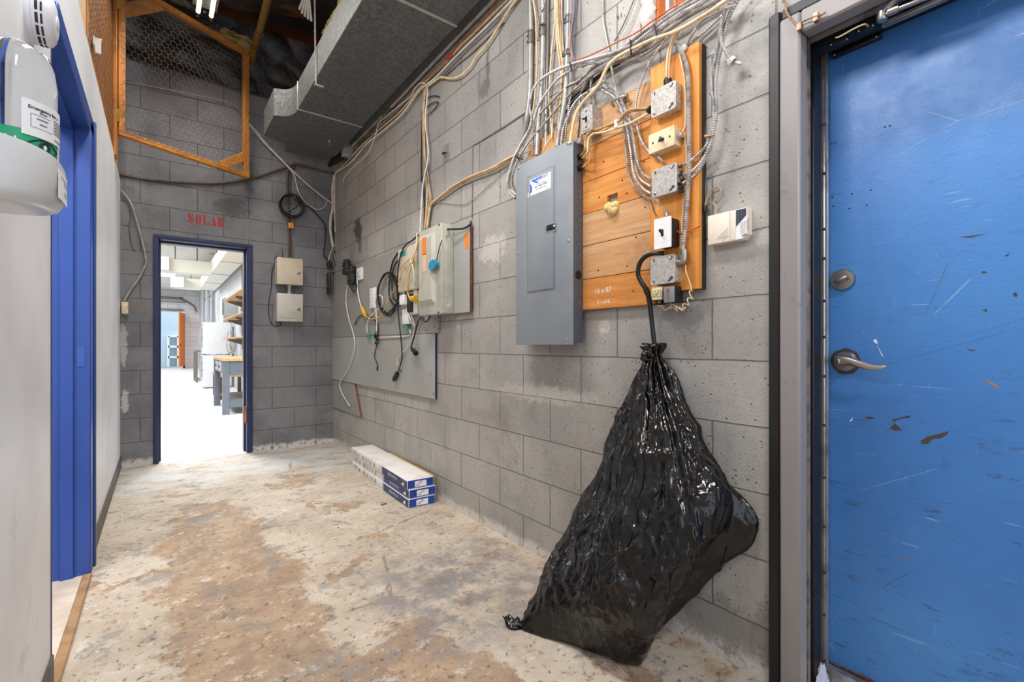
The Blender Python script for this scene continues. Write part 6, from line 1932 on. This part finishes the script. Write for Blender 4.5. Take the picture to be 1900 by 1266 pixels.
for z, k in ((1.262, .6), (1.264, .82), (1.269, .92), (1.280, .97), (1.30, .99), (1.326, 1.0), (1.332, .993)):
    rg.append(trayring(k, 0, z))
for z, k, ins in ((1.332, .985, .006), (1.30, .97, .008), (1.272, .86, .010)):
    rg.append(trayring(k, ins, z))
m.rings(rg, True); m.obj('tray', 'tray', ey, smooth=50)
m = MB(); m.box((XL, cy - .13, 1.24), (XL + .006, cy + .13, 1.50), .004); m.obj('back_plate', 'tray', ey)
q = V((XL + .118, cy + .05, 1.268))
m = MB()
pts = []
for i in range(7):
    yy = cy - .045 + .075 * i / 6
    u_ = abs(yy - cy) / hy
    pts.append((XL + .0036 + dx_ * (1 - u_ ** 2.6) ** (1 / 2.6), yy))
m.rings([[V((x, y, 1.270)), V((x, y, 1.318)), V((x + .0006, y + .0004, 1.318)), V((x + .0006, y + .0004, 1.270))] for x, y in pts]); lab = m.obj('side_label', 'paper', ey, smooth=0)
m = MB()
for z, a0, a1 in ((1.308, 1, 5), (1.304, 3, 6), (1.300, 3, 6), (1.288, 3, 5), (1.283, 3, 5)):
    m.rings([[V((x + .0009, y + .0004, z)), V((x + .0009, y + .0004, z + .0012)), V((x + .0011, y + .0004, z + .0012)), V((x + .0011, y + .0004, z))] for x, y in pts[a0:a1 + 1]])
m.obj('fine_print', 'grey_ink', lab, smooth=0)
m = MB(); m.lathe((XL + .035, 1.06, 1.250), (0, 0, -1), ((0, .010), (.012, .010), (.014, .006), (.02, .006)), 12); m.obj('drain_nut', 'brushed', ey)

bo = V((-.190, 1.120, 1.272))
bt = thing('eyewash_bottle', 'clear eyewash bottle with green and white labels standing in the tray', 'bottle', tuple(bo))
m = MB(); m.lathe(bo, (0, 0, 1), ((0, .044), (.004, .049), (.02, .050), (.19, .050), (.220, .047), (.240, .040), (.250, .026), (.256, .018), (.256, 0)), 48); m.obj('bottle_body', 'clear_bottle', bt)


def wrap(a0, a1, z0, z1, r, mt, name, parent, n=14, wob=0.0):
    m = MB()
    rr = []
    for i in range(n + 1):
        a = a0 + (a1 - a0) * i / n
        u = V((cos(a), sin(a), 0))
        rr.append([bo + u * r + V((0, 0, z0)), bo + u * r + V((0, 0, z1)), bo + u * (r + .0005) + V((0, 0, z1)), bo + u * (r + .0005) + V((0, 0, z0))])
    m.rings(rr)
    return m.obj(name, mt, parent, smooth=30)


g_ = wrap(R(-150), R(20), .02, .100, .0506, 'eye_green', 'green_label', bt)
wrap(R(-150), R(-120), .055, .10, .0513, 'white_plastic', 'label_panel', g_)
wrap(R(-8), R(20), .02, .098, .0513, 'white_plastic', 'label_panel', g_)
pl_ = wrap(R(-74), R(24), .092, .150, .0520, 'paper', 'paper_notice', bt)


def onb(a, z, r=.0528):
    return bo + V((cos(a) * r, sin(a) * r, z))


def glyphs(body, a0, z, size, r, mt, parent, name):
    """lettering bent round the bottle"""
    o = text_obj(body, size, (0, 0, 0), (1, 0, 0), (0, 1, 0), mt, parent, name, .0002)
    for v in o.data.vertices:
        a = a0 + v.co.x / r
        v.co = bo + V((cos(a) * (r + v.co.z), sin(a) * (r + v.co.z), z + v.co.y))
    return o


glyphs('Emergency for a', R(-66), .136, .0074, .0528, 'ink', pl_, 'lettering')
m = MB()
for a0, a1, z in ((-50, -38, .131), (-24, 10, .129), (-24, 6, .124), (-24, 14, .119), (-24, 8, .114), (-24, 12, .109), (-22, 6, .098), (-54, -36, .121), (-50, -38, .113)):
    m.rings([[onb(R(a0 + (a1 - a0) * i / 5), z), onb(R(a0 + (a1 - a0) * i / 5), z + .0024), onb(R(a0 + (a1 - a0) * i / 5), z + .0024, .053), onb(R(a0 + (a1 - a0) * i / 5), z, .053)] for i in range(6)])
for (pts) in ([(-62, .128), (-32, .128)], [(-62, .107), (-28, .107)], [(-62, .107), (-62, .128)]):
    (aa, za), (ab, zb) = pts
    m.tube([onb(R(aa + (ab - aa) * i / 6), za + (zb - za) * i / 6, .0526) for i in range(7)], .0005, 5)
m.obj('fine_print', 'grey_ink', pl_, smooth=0)
m = MB()
ec, eh = -40, .079
up = [onb(R(ec - 27 + 54 * i / 16), eh + .0115 * sin(pi * i / 16) ** 1, .0514) for i in range(17)]
dn = [onb(R(ec - 27 + 54 * i / 16), eh - .0115 * sin(pi * i / 16) ** 1, .0514) for i in range(17)]
m.tube(up, .0012, 6); m.tube(dn, .0012, 6)
m.tube([onb(R(ec + 7.5 * cos(2 * pi * i / 20)), eh + .0078 * sin(2 * pi * i / 20), .0514) for i in range(20)], .0022, 6, closed=True)
m.obj('eye_symbol', 'ink', g_)
m = MB(); m.sphere(onb(R(ec), eh, .0512), .0045, 12, 8, (.5, .5, 1)); m.obj('eye_pupil', 'white_plastic', g_)
glyphs('UN', R(-112), .072, .020, .0512, 'white_plastic', g_, 'lettering')
glyphs('EYE', R(-66), .046, .020, .0512, 'ink', g_, 'lettering')

# ================================================================== FLOORING CARTONS
AX = V((.034, 1.0, 0)).normalized()          # along the stack, away from the camera
AC = V((1, -.034, 0)).normalized()           # towards the wall


def carton(k, off, lab):
    o = V((1.252, 2.752, .057 * k + .0005)) + AC * off[0] + AX * off[1]
    Ld, Wd, Hd = 1.20, .183, .0555
    P_ = lambda u, w, h: o + AX * u + AC * w + V((0, 0, h))
    t = thing('flooring_box', lab, 'box', tuple(P_(.6, .09, 0)), 'long flooring cartons stacked on the floor')
    m = MB(); m.obox(P_(Ld / 2, Wd / 2, Hd / 2), AX, AC, V((0, 0, 1)), (Ld / 2, Wd / 2, Hd / 2), .003, 2); m.obj('carton', 'carton', t)
    m = MB(); m.obox(P_(.235, -.0006, Hd / 2 - .001), AX, AC, V((0, 0, 1)), (.232, .0008, Hd / 2 - .003)); nv = m.obj('navy_band', 'carton_navy', t, smooth=0)
    m = MB(); m.obox(P_(.46, -.001, Hd / 2), AX, AC, V((0, 0, 1)), (.012, .0008, Hd / 2 - .001)); m.obox(P_(.05, -.0013, Hd - .004), AX, AC, V((0, 0, 1)), (.05, .0006, .0012)); m.parts('band_edge', 'print_pale', nv, smooth=0)
    for i, (u, w, h0, h1) in enumerate(((.325, .010, .018, .040), (.305, .006, .020, .038), (.288, .007, .020, .036), (.270, .006, .020, .038), (.252, .008, .020, .036), (.232, .008, .020, .037), (.212, .006, .016, .040), (.192, .008, .020, .036), (.172, .007, .020, .037))):
        m = MB(); m.obox(P_(u, -.0018, (h0 + h1) / 2), AX, AC, V((0, 0, 1)), (w * .55, .0004, (h1 - h0) / 2)); m.obj('printed_mark', 'print_pale', nv, smooth=0)
    m = MB(); m.prism([P_(.080, -.0016, .012), P_(.052, -.0016, .010), P_(.052, -.0016, .036), P_(.060, -.0016, .036), P_(.070, -.0016, .024), P_(.092, -.0016, .020)], AC * -.0006); m.obj('logo_flash', 'paper', nv, smooth=0)
    m = MB(); m.obox(P_(-.0006, Wd / 2, Hd / 2), AC, AX, V((0, 0, 1)), (Wd / 2 - .004, .0008, Hd / 2 - .003)); en = m.obj('blue_end', 'carton_blue', t, smooth=0)
    m = MB(); m.obox(P_(-.002, Wd * .50, Hd / 2 - .002), AC, AX, V((0, 0, 1)), (.040, .0005, .018)); lb = m.obj('end_label', 'paper', en, smooth=0)
    m = MB()
    for i in range(6):
        m.obox(P_(-.0027, Wd * (.36 + .022 * (i % 3)) + .02 * (i > 2), .015 + .005 * i), AC, AX, V((0, 0, 1)), (.014 - .002 * (i % 3), .0002, .0011))
    m.obj('label_print', 'grey_ink', lb, smooth=0)
    for i, (u, w, h0, h1, mt) in enumerate(((.62, .009, .014, .040, 'print_grey'), (.70, .006, .016, .034, 'print_grey'), (.755, .004, .018, .036, 'print_grey'), (.81, .007, .014, .036, 'print_grey'), (.87, .011, .012, .040, 'print_green'), (.905, .006, .014, .038, 'print_grey'), (1.00, .010, .012, .036, 'print_grey'))):
        m = MB(); m.obox(P_(u, -.0006, (h0 + h1) / 2), AX, AC, V((0, 0, 1)), (w, .0004, (h1 - h0) / 2)); m.obj('printed_icon', mt, t, smooth=0)
    m = MB()
    for i in range(3):
        m.obox(P_(1.10, -.0006, .018 + .010 * i), AX, AC, V((0, 0, 1)), (.05, .0004, .0014))
    m.obj('printed_lines', 'print_grey', t, smooth=0)
    return t, P_


carton(0, (0, -.005), 'bottom long flooring carton of the stack, resting on the concrete floor')
carton(1, (.005, 0), 'middle long flooring carton between the two others of the stack')
t3, P3 = carton(2, (-.003, .012), 'top long flooring carton of the stack with white upper face')
m = MB(); m.obox(P3(.42, .190, .030), AX, AC, V((0, 0, 1)), (.40, .003, .028), .001); tag(m.obj('yellow_strip', 'yellow_strip'), 'yellow wooden strip standing between the flooring cartons and the wall', 'strip')
m = MB(); q = PZ(712, 936, .004); m.obox(q, V((.93, .2, 0)).normalized(), V((-.2, .93, 0)).normalized(), V((0, 0, 1)), (.020, .003, .0035), .001); tag(m.obj('wood_splinter', 'wood_dark'), 'brown wood splinter on the floor in front of the cartons', 'splinter')

# ================================================================== BLACK BIN BAG
def col(pts):
    """column of the bag: points by (px, py, X), resampled to equal parameter"""
    P_ = [PX(a, b, c) for a, b, c in pts]
    return smooth_path(P_, 1e9) if False else P_


cols = {
    'L':  [(1203, 656, 1.430), (1190, 692, 1.405), (1170, 742, 1.385), (1125, 850, 1.330), (1052, 990, 1.240), (1006, 1090, 1.140), (966, 1164, 1.055)],
    'LF': [(1207, 655, 1.422), (1200, 694, 1.385), (1186, 745, 1.345), (1158, 856, 1.270), (1118, 1000, 1.170), (1084, 1110, 1.100), (1058, 1196, 1.115)],
    'C':  [(1211, 655, 1.420), (1208, 696, 1.380), (1206, 748, 1.325), (1198, 858, 1.240), (1180, 985, 1.165), (1158, 1115, 1.110), (1150, 1226, 1.180)],
    'RF': [(1216, 655, 1.420), (1219, 696, 1.385), (1228, 746, 1.335), (1248, 842, 1.265), (1262, 960, 1.195), (1222, 1110, 1.150), (1188, 1231, 1.225)],
    'R':  [(1220, 656, 1.426), (1236, 694, 1.400), (1256, 742, 1.370), (1292, 832, 1.320), (1333, 926, 1.268), (1270, 1050, 1.235), (1215, 1180, 1.275)],
    'W':  [(1223, 657, 1.440), (1242, 698, 1.440), (1266, 746, 1.452), (1322, 852, 1.464), (1402, 988, 1.466), (1330, 1062, 1.445), (1240, 1150, 1.370)],
}
NV = 170
col3 = {k: [PX(*p) for p in v] for k, v in cols.items()}
for k in ('L', 'LF', 'C', 'RF', 'R', 'W'):
    if col3[k][-1].z < .004:
        col3[k][-1].z = .004
col3['B'] = [V((1.455, a.y * .45 + b.y * .55, max(.004, (a.z + b.z) / 2))) for a, b in zip(col3['L'], col3['W'])]
col3['RW'] = [PX(*p) for p in [(1222, 656, 1.433), (1239, 696, 1.424), (1260, 744, 1.418), (1300, 842, 1.408), (1345, 950, 1.402), (1262, 1062, 1.350), (1214, 1172, 1.330)]]
order = ['L', 'LF', 'C', 'RF', 'R', 'RW', 'W', 'B']


def spline(P_, t):
    n = len(P_) - 1
    x = min(max(t * n, 0), n - 1e-6)
    i = int(x)
    t = x - i
    a = P_[i - 1] if i > 0 else P_[0] * 2 - P_[1]
    b, c = P_[i], P_[i + 1]
    d = P_[i + 2] if i + 2 <= n else P_[n] * 2 - P_[n - 1]
    return 0.5 * ((2 * b) + (c - a) * t + (2 * a - 5 * b + 4 * c - d) * t * t + (3 * b - a - 3 * c + d) * t ** 3)


def ring_at(t, n=300):
    K = [spline(col3[k], t) for k in order]
    m_ = len(K)
    out = []
    for i in range(n):
        x = i / n * m_
        j = int(x)
        f = x - j
        a, b, c, d = K[(j - 1) % m_], K[j], K[(j + 1) % m_], K[(j + 2) % m_]
        ten = .36
        m1, m2 = (c - a) * ten, (d - b) * ten
        f2, f3 = f * f, f * f * f
        out.append(b * (2 * f3 - 3 * f2 + 1) + m1 * (f3 - 2 * f2 + f) + c * (-2 * f3 + 3 * f2) + m2 * (f3 - f2))
    return out


def ridge(p):
    return 1 - 2 * abs(mn.noise(p))


rg = []
for i in range(NV + 1):
    t = i / NV
    r = ring_at(t)
    ce = sum(r, V((0, 0, 0))) / len(r)
    row = []
    for j, p in enumerate(r):
        d = p - ce
        out = V((d.x, d.y, 0))
        out = out.normalized() if out.length > 1e-5 else V((-1, 0, 0))
        a = j / len(r)
        env = min(1, t * 5) * (.35 + .65 * min(1, (1 - t) * 7))
        # pleats radiating from the knot
        pl = (sin(a * 2 * pi * 15 + 2 * mn.noise(V((a * 9, t * 2, 0)))) * .55 + sin(a * 2 * pi * 27 + 1) * .3) * .020 * max(0, 1 - t * 1.15) * min(1, t * 6 + .18)
        q = V((p.x * 7, p.y * 7, p.z * 4))
        big = mn.noise(q * .9) * .022
        cr = ridge(q * 1.7 + V((3, 1, 2))) * .018 + ridge(V((q.x * 3.6, q.y * 3.6, q.z * 2.2 + q.y * 1.5)) + V((7, 2, 9))) * .014 + ridge(q * 6.5 + V((1, 9, 4))) * .007
        w_ = V((mn.noise(q * 1.3), mn.noise(q * 1.3 + V((5, 5, 5))), mn.noise(q * 1.3 + V((9, 1, 4))))) * .05
        v1 = mn.voronoi(V((p.x * 7, p.y * 7, p.z * 2.8 + p.y * 1.5)) + w_ * 9)[0]
        v2 = mn.voronoi(V((p.x * 19, p.y * 19, p.z * 13)) + w_ * 19 + V((3, 3, 3)))[0]
        e1 = max(0, 1 - (v1[1] - v1[0]) * 1.6)
        e2 = max(0, 1 - (v2[1] - v2[0]) * 2.2)
        patch = min(1, max(0, mn.noise(V((p.x * 3.2, p.y * 3.2, p.z * 2.4)) + V((2, 8, 5))) * 2.2 + .35 + .3 * t))
        fac = e1 * e1 * .020 + e2 * e2 * .009 * patch
        dsp = pl + env * (big + (cr - .014) * (.2 + .3 * patch) + fac - .008)
        pp = p + out * dsp
        pp.z += env * .006 * mn.noise(q * 2 + V((1, 5, 3)))
        if pp.x > XR - .004:
            pp.x = XR - .004 - .002 * random.random()
        pp.z = max(pp.z, .002)
        row.append(pp)
    rg.append(row)
m = MB(); m.rings(rg, True)
bag = thing('bin_bag', 'large crumpled black plastic bin bag tied up and leaning on the block wall', 'bin bag', (1.25, 1.1, 0))
m.obj('bag_body', 'bag', bag, smooth=180)
# gathered neck and knot
m = MB()
kc = PX(1213, 655, 1.425)
rg = []
for i in range(13):
    t = i / 12
    row = []
    for j in range(90):
        a = 2 * pi * j / 90
        rad = (.016 + .012 * abs(t - .45) * 2.2) * (1 + .30 * sin(a * 9 + i * .5) + .15 * sin(a * 17))
        row.append(kc + V((cos(a) * rad, sin(a) * rad * 1.25, -.055 + .085 * t + .006 * sin(a * 5))))
    rg.append(row)
m.rings(rg, True); m.obj('gathered_neck', 'bag', bag, smooth=180)
m = MB()
kk = PX(1203, 664, 1.395)
for s_ in range(3):
    m.tube(smooth_path([kk + V((.02, -.01, -.01)), kk + V((-.012, .004 + .008 * s_, -.006)), kk + V((-.018, .010 - .006 * s_, .012)), kk + V((0, .004, .022 - .006 * s_)), kk + V((.016, -.012, .004))], .004), .0075 - .001 * s_, 8)
m.obj('tie', 'bag', bag, smooth=180)
m = MB()
c_ = col3['L'][-1]
rg = []
for i in range(8):
    t = i / 7
    rg.append([c_ + V((-.012 - .03 * t + cos(a) * .012 * (1 - t * .5), .025 * t + sin(a) * .02 * (1 + .4 * t), .012 + .008 * sin(a * 3 + i) + .012 * sin(a))) for a in [2 * pi * j / 16 for j in range(16)]])
m.rings(rg, True); m.obj('torn_corner', 'bag', bag, smooth=180)
# ================================================================== THE WORKSHOP BEYOND THE DOORWAY
wb = thing('workbench', 'grey steel workbench with worn wooden top seen through the doorway', 'workbench', (1.1, 8.75, 0))
m = MB(); m.box((.74, 8.02, .79), (1.46, 9.50, .835), .004); m.obj('worktop', 'wood_bench', wb)
for x in (.79, 1.40):
    for y in (8.08, 9.40):
        m = MB(); m.box((x - .045, y - .045, 0), (x + .045, y + .045, .79), .004); m.obj('leg', 'bench_grey', wb)
for (a, b) in (((.835, 8.045, .58), (1.355, 8.075, .79)), ((.755, 8.125, .60), (.785, 9.355, .79)), ((.835, 8.04, .10), (1.355, 8.10, .21)), ((.835, 9.40, .60), (1.355, 9.43, .79))):
    m = MB(); m.box(a, b, .004); m.obj('rail', 'bench_grey', wb)
for y in (8.45, 8.95):
    m = MB(); m.box((.742, y - .17, .63), (.757, y + .17, .77), .004); d = m.obj('drawer', 'appliance_grey', wb)
    m = MB(); m.cyl((.742, y, .70), (.728, y, .70), .016); m.obj('knob', 'dark_metal', d)
m = MB(); m.box((.82, 8.1, .19), (1.38, 9.38, .215), .004); m.obj('shelf', 'rack_grey', wb)

bn = thing('bench', 'low wooden bench with dark legs behind the workshop workbench', 'bench', (1.15, 10.9, 0))
m = MB(); m.box((.88, 10.3, .42), (1.42, 11.6, .46), .004); m.obj('seat', 'wood_bench', bn)
for x in (.93, 1.37):
    for y in (10.38, 11.5):
        m = MB(); m.box((x - .035, y - .035, 0), (x + .035, y + .035, .42), .003); m.obj('leg', 'wood_dark' if x < 1 else 'rack_grey', bn)


def laundry(z0, lab, name):
    t = thing(name, lab, name, (1.11, 13.56, z0))
    m = MB(); m.box((.83, 13.26, z0 + .02), (1.40, 13.86, z0 + .785), .02, 3); m.obj('cabinet', 'appliance', t)
    m = MB(); m.lathe((.832, 13.56, z0 + .42), (-1, 0, 0), ((0, .24), (.02, .235), (.05, .19), (.06, .12), (.062, 0)), 36); d = m.obj('door', 'appliance_grey', t)
    m = MB(); m.lathe((.826, 13.56, z0 + .42), (-1, 0, 0), ((0, .25), (.014, .25), (.02, .22), (.02, .2)), 36); m.obj('door_ring', 'chrome', d)
    m = MB(); m.box((.822, 13.32, z0 + .69), (.832, 13.80, z0 + .765), .003); m.obj('control_strip', 'appliance_grey', t)
    for k, (x, y) in enumerate(((.87, 13.30), (1.36, 13.30), (.87, 13.82), (1.36, 13.82))):
        m = MB(); m.cyl((x, y, z0 + (0 if z0 == 0 else .0)), (x, y, z0 + .025), .022, seg=12); m.obj('foot', 'dark_metal', t)
    return t


laundry(0, 'lower white front loading washer of the stack in the workshop', 'washer')
laundry(.787, 'upper white dryer stacked on the washer in the workshop', 'dryer')
m = MB()
pts = smooth_path([V((1.38, 13.16, 1.34)), V((1.37, 13.08, 1.26)), V((1.33, 12.9, 1.10)), V((1.31, 12.75, .95)), V((1.34, 12.70, .86)), V((1.39, 12.75, .92)), V((1.40, 12.8, 1.10))], .015)
m.tube(pts, .055, 14, rfun=lambda i: .058 if i % 2 else .050)
tag(m.obj('dryer_hose', 'galv_plate'), 'silver flexible dryer hose sagging beside the white dryer', 'hose')
m = MB(); m.box((1.32, 13.9, 1.60), (1.47, 14.2, 1.95), .01); m.obj('case', 'appliance_grey', thing('water_heater_box', 'grey box on the workshop wall behind the dryer', 'equipment box', (1.4, 14, 1.25)))

tf = thing('table_frame', 'bare grey tube table frame standing beyond the washer', 'table frame', (1.1, 16, 0))
TY0, TY1 = 15.6, 16.5
for x in (.83, 1.38):
    for y in (TY0, TY1):
        m = MB(); m.box((x - .025, y - .025, 0), (x + .025, y + .025, .86), .003); m.obj('leg', 'steel_tube', tf)
for z in (.86, .06):
    for (a, b) in (((.83, TY0), (1.38, TY0)), ((.83, TY1), (1.38, TY1)), ((.83, TY0), (.83, TY1)), ((1.38, TY0), (1.38, TY1))):
        m = MB(); m.box((a[0] - .022, a[1] - .022, z - .02), (b[0] + .022, b[1] + .022, z + .02), .003); m.obj('rail', 'steel_tube', tf)

# shelves along the right wall, on brackets and uprights
for k, (z, y0, y1) in enumerate(((1.985, 8.6, 12.15), (1.575, 8.6, 12.3), (1.155, 8.6, 12.2))):
    t = thing('wall_shelf', ('top pale plank shelf on the workshop wall', 'middle pale plank shelf on the workshop wall', 'lowest pale plank shelf above the workbench')[k], 'shelf', (1.3, 10.4, z), 'workshop wall shelves')
    m = MB(); m.box((1.14, y0, z), (1.462, y1, z + .03), .003); m.obj('board', 'wood_bench', t)
    for y in (9.3, 10.6, 11.9):
        m = MB(); m.prism([(1.462, y - .015, z - .002), (1.20, y - .015, z - .002), (1.20, y - .015, z - .03), (1.462, y - .015, z - .12)], (0, .03, 0)); m.obj('bracket', 'rack_grey', t)
for k, y in enumerate((9.3, 10.6, 11.9)):
    m = MB(); m.box((1.463, y - .022, .95), (1.474, y + .022, 2.9), .002)
    tag(m.obj('shelf_upright', 'rack_grey'), ('shelf upright on the workshop wall nearest the doorway', 'middle shelf upright on the workshop wall', 'farthest shelf upright on the workshop wall')[k], 'shelf upright')
m = MB(); m.box((1.20, 12.6, 1.72), (1.47, 13.0, 2.12), .006); o = thing('wall_cabinet', 'grey box cabinet on the workshop wall above the dryer', 'cabinet', (1.3, 12.8, 1.72)); m.obj('body', 'appliance_grey', o)
m = MB(); m.box((1.19, 12.62, 1.74), (1.20, 12.98, 2.10), .002); m.obj('door', 'rack_grey', o)

# overhead duct with two elbowed branches
dk = thing('air_duct', 'cream painted duct with elbowed branches under the workshop ceiling', 'duct', (1.15, 10, 2.7))
m = MB(); m.box((.975, 5.6, 2.70), (1.37, 17.0, 3.0), .004); m.obj('trunk', 'cream_duct', dk)
m = MB()
for y in (7.2, 8.9, 11.0, 13.0, 15.0, 16.97):
    m.box((.972, y, 2.694), (1.373, y + .025, 2.702), .002)
m.parts('seam', 'rack_grey', dk)
for k, (y, x1, z0, h, w) in enumerate(((13.4, -.02, 2.70, .29, .42), (16.6, .36, 2.66, .28, .42))):
    m = MB()
    pts = [(.975, y), (x1 + .28, y)]
    for i in range(7):
        a = pi / 2 * i / 6
        pts.append((x1 + .28 - .42 * sin(a) * 1.0, y - .30 + .30 * cos(a)))
    q = []
    for i in range(7):
        a = pi / 2 * (6 - i) / 6
        q.append((x1 + .28 - .16 * sin(a) + .0, y - .30 - .10 + (.10 - .0) * cos(a) - .0))
    inner = [(x1 + .06, y - .42)] + [(x1 + .28 - .18 * cos(pi / 2 * i / 5), y - w + .12 * sin(pi / 2 * i / 5)) for i in range(6)] + [(.975, y - w)]
    pts = [(.975, y + .2), (x1 + .30, y + .2)] + [(x1 + .30 - .40 * sin(pi / 2 * i / 6), y - .22 + .42 * cos(pi / 2 * i / 6)) for i in range(1, 7)] + [(x1 - .10, y - .46), (x1 + .20, y - .46)] + [(x1 + .32 - .12 * cos(pi / 2 * i / 5), y - .34 + .12 * sin(pi / 2 * i / 5)) for i in range(1, 6)] + [(.975, y - .22)]
    m.prism([(x, yy, z0) for x, yy in pts], (0, 0, h)); m.obj('branch', 'cream_duct', dk)
m = MB()
for (x, y) in ((.30, 13.3), (.72, 13.3), (.74, 16.5), (.97, 11.6)):
    m.box((x - .012, y - .012, 2.96), (x + .012, y + .012, 3.45))
m.parts('hanger_strap', 'rack_grey', dk)

# far end: orange door leaf, pipes, light
od = thing('orange_door', 'bright orange door leaf standing open at the far end of the workshop', 'door', (.80, 25.0, 0))
h = V((.905, 25.55, 0)); d = (V((.695, 24.72, 0)) - h); L = d.length; d.normalize(); n = V((-d.y, d.x, 0))
m = MB(); m.obox(h + d * L / 2 + V((0, 0, 1.27)), d, n, V((0, 0, 1)), (L / 2, .025, 1.17), .004); m.obj('leaf', 'orange_door', od)
m = MB(); q = h + d * (L - .08) + n * .03 + V((0, 0, 1.05)); m.cyl(q - V((0, 0, .05)), q + V((0, 0, .05)), .02); m.cyl(h + d * .06, h + d * .06 + V((0, 0, .11)), .04); m.parts('hardware', 'dark_metal', od)
m = MB()
pts = smooth_path([V((-3.0, 25.45, 3.10)), V((.50, 25.45, 3.10)), V((.80, 25.35, 3.06)), V((1.18, 24.6, 2.75)), V((1.28, 24.0, 2.45))], .05)
m.tube(pts, .05, 10); tag(m.obj('conduit', 'rack_grey'), 'grey pipe along the top of the far workshop wall bending down', 'conduit')
m = MB(); m.box((-3, 25.5, 2.55), (.86, 25.6, 2.62), .004); m.box((-3, 25.5, 3.02 - .1), (.95, 25.6, 3.05 - .1)); struct('trim_40', m, 'rack_grey')
for k, (x, y, r, z0) in enumerate(((1.40, 20.0, .06, .5), (1.41, 18.2, .05, .9), (1.38, 21.6, .045, .0))):
    m = MB(); m.cyl((x, y, z0), (x, y, 3.4), r, seg=12); m.box((x - .03, y - .06, 1.8), (x + .05, y + .06, 2.0), .004)
    tag(m.obj('conduit', 'appliance_grey'), ('middle upright pale conduit on the workshop side wall beyond the washer', 'nearest upright pale conduit on the workshop side wall beyond the washer', 'farthest upright pale conduit on the workshop side wall')[k], 'conduit')
m = MB(); m.tube(smooth_path([V((1.40, 6.2, 2.78)), V((1.41, 10, 2.80)), V((1.42, 16, 2.78)), V((1.42, 22, 2.80))], .2), .03, 10); tag(m.obj('conduit', 'conduit'), 'pale conduit running under the workshop duct along the side wall', 'conduit')
fl = thing('fluorescent_light', 'far glowing fluorescent fitting under the workshop ceiling', 'ceiling light', (.15, 19.6, 3.3))
m = MB(); m.box((-.6, 19.2, 3.40), (.45, 19.9, 3.448), .005); m.obj('housing', 'white_paint', fl)
for y in (19.4, 19.7):
    m = MB(); m.cyl((-.55, y, 3.37), (.42, y, 3.37), .03, seg=12); m.obj('tube', 'workshop_tube', fl)
for k, (px, py) in enumerate(((318, 456), (398, 472))):
    q = PZ(px, py, 3.44)
    m = MB(); m.box(q - V((.10, .09, 0)), q + V((.10, .09, .012)), .003); tag(m.obj('ceiling_patch', 'wood_bench'), ('brown wooden patch on the workshop ceiling nearest the door head', 'small brown wooden patch on the workshop ceiling beside the duct')[k], 'patch')
# ================================================================== groups of look-alike things
GROUPS = {
    'armoured_cable': 'flexible armoured cables above the panel', 'electrical_cable': 'loose cables run along the block walls',
    'wire': 'thin loose wires on the walls', 'conduit': 'rigid conduits', 'junction_box': 'metal junction boxes',
    'switch_box': 'toggle switch boxes by the panel', 'transformer': 'small transformers under the bottom box',
    'plywood_sheet': 'painted plywood sheets on the wall', 'plug_adapter': 'black plug adapters in the corner',
    'cable_tie': 'ties around the cables', 'cable_connector': 'cable connectors on the boxes', 'cable_fitting': 'loose cable fittings',
    'cable_strap': 'straps around the cables', 'power_cable': 'appliance cords hanging on the plywood', 'cord': 'thin cords on the wall',
    'black_plug': 'black plugs hanging on cords', 'contact_switch': 'black door contacts', 'pebble': 'pebbles by the door frame',
    'stone': 'pebbles by the door frame', 'wall_cabinet': 'steel wall cabinets', 'cable_coil': 'coils of black cable',
    'plastic_sheet': 'dark plastic sheets overhead', 'insulation_batt': 'pieces of insulation', 'fluorescent_light': 'fluorescent fittings',
    'shelf_upright': 'uprights of the workshop shelves', 'ceiling_patch': 'patches on the workshop ceiling', 'air_duct': 'air ducts',
}
tops = [o for o in COL.objects if o.parent is None and o.get('label') and not o.get('kind')]
count = {}
for o in tops:
    count[o.name.split('.')[0]] = count.get(o.name.split('.')[0], 0) + 1
for o in tops:
    st = o.name.split('.')[0]
    if count[st] > 1 and st in GROUPS and not o.get('group'):
        o['group'] = GROUPS[st]
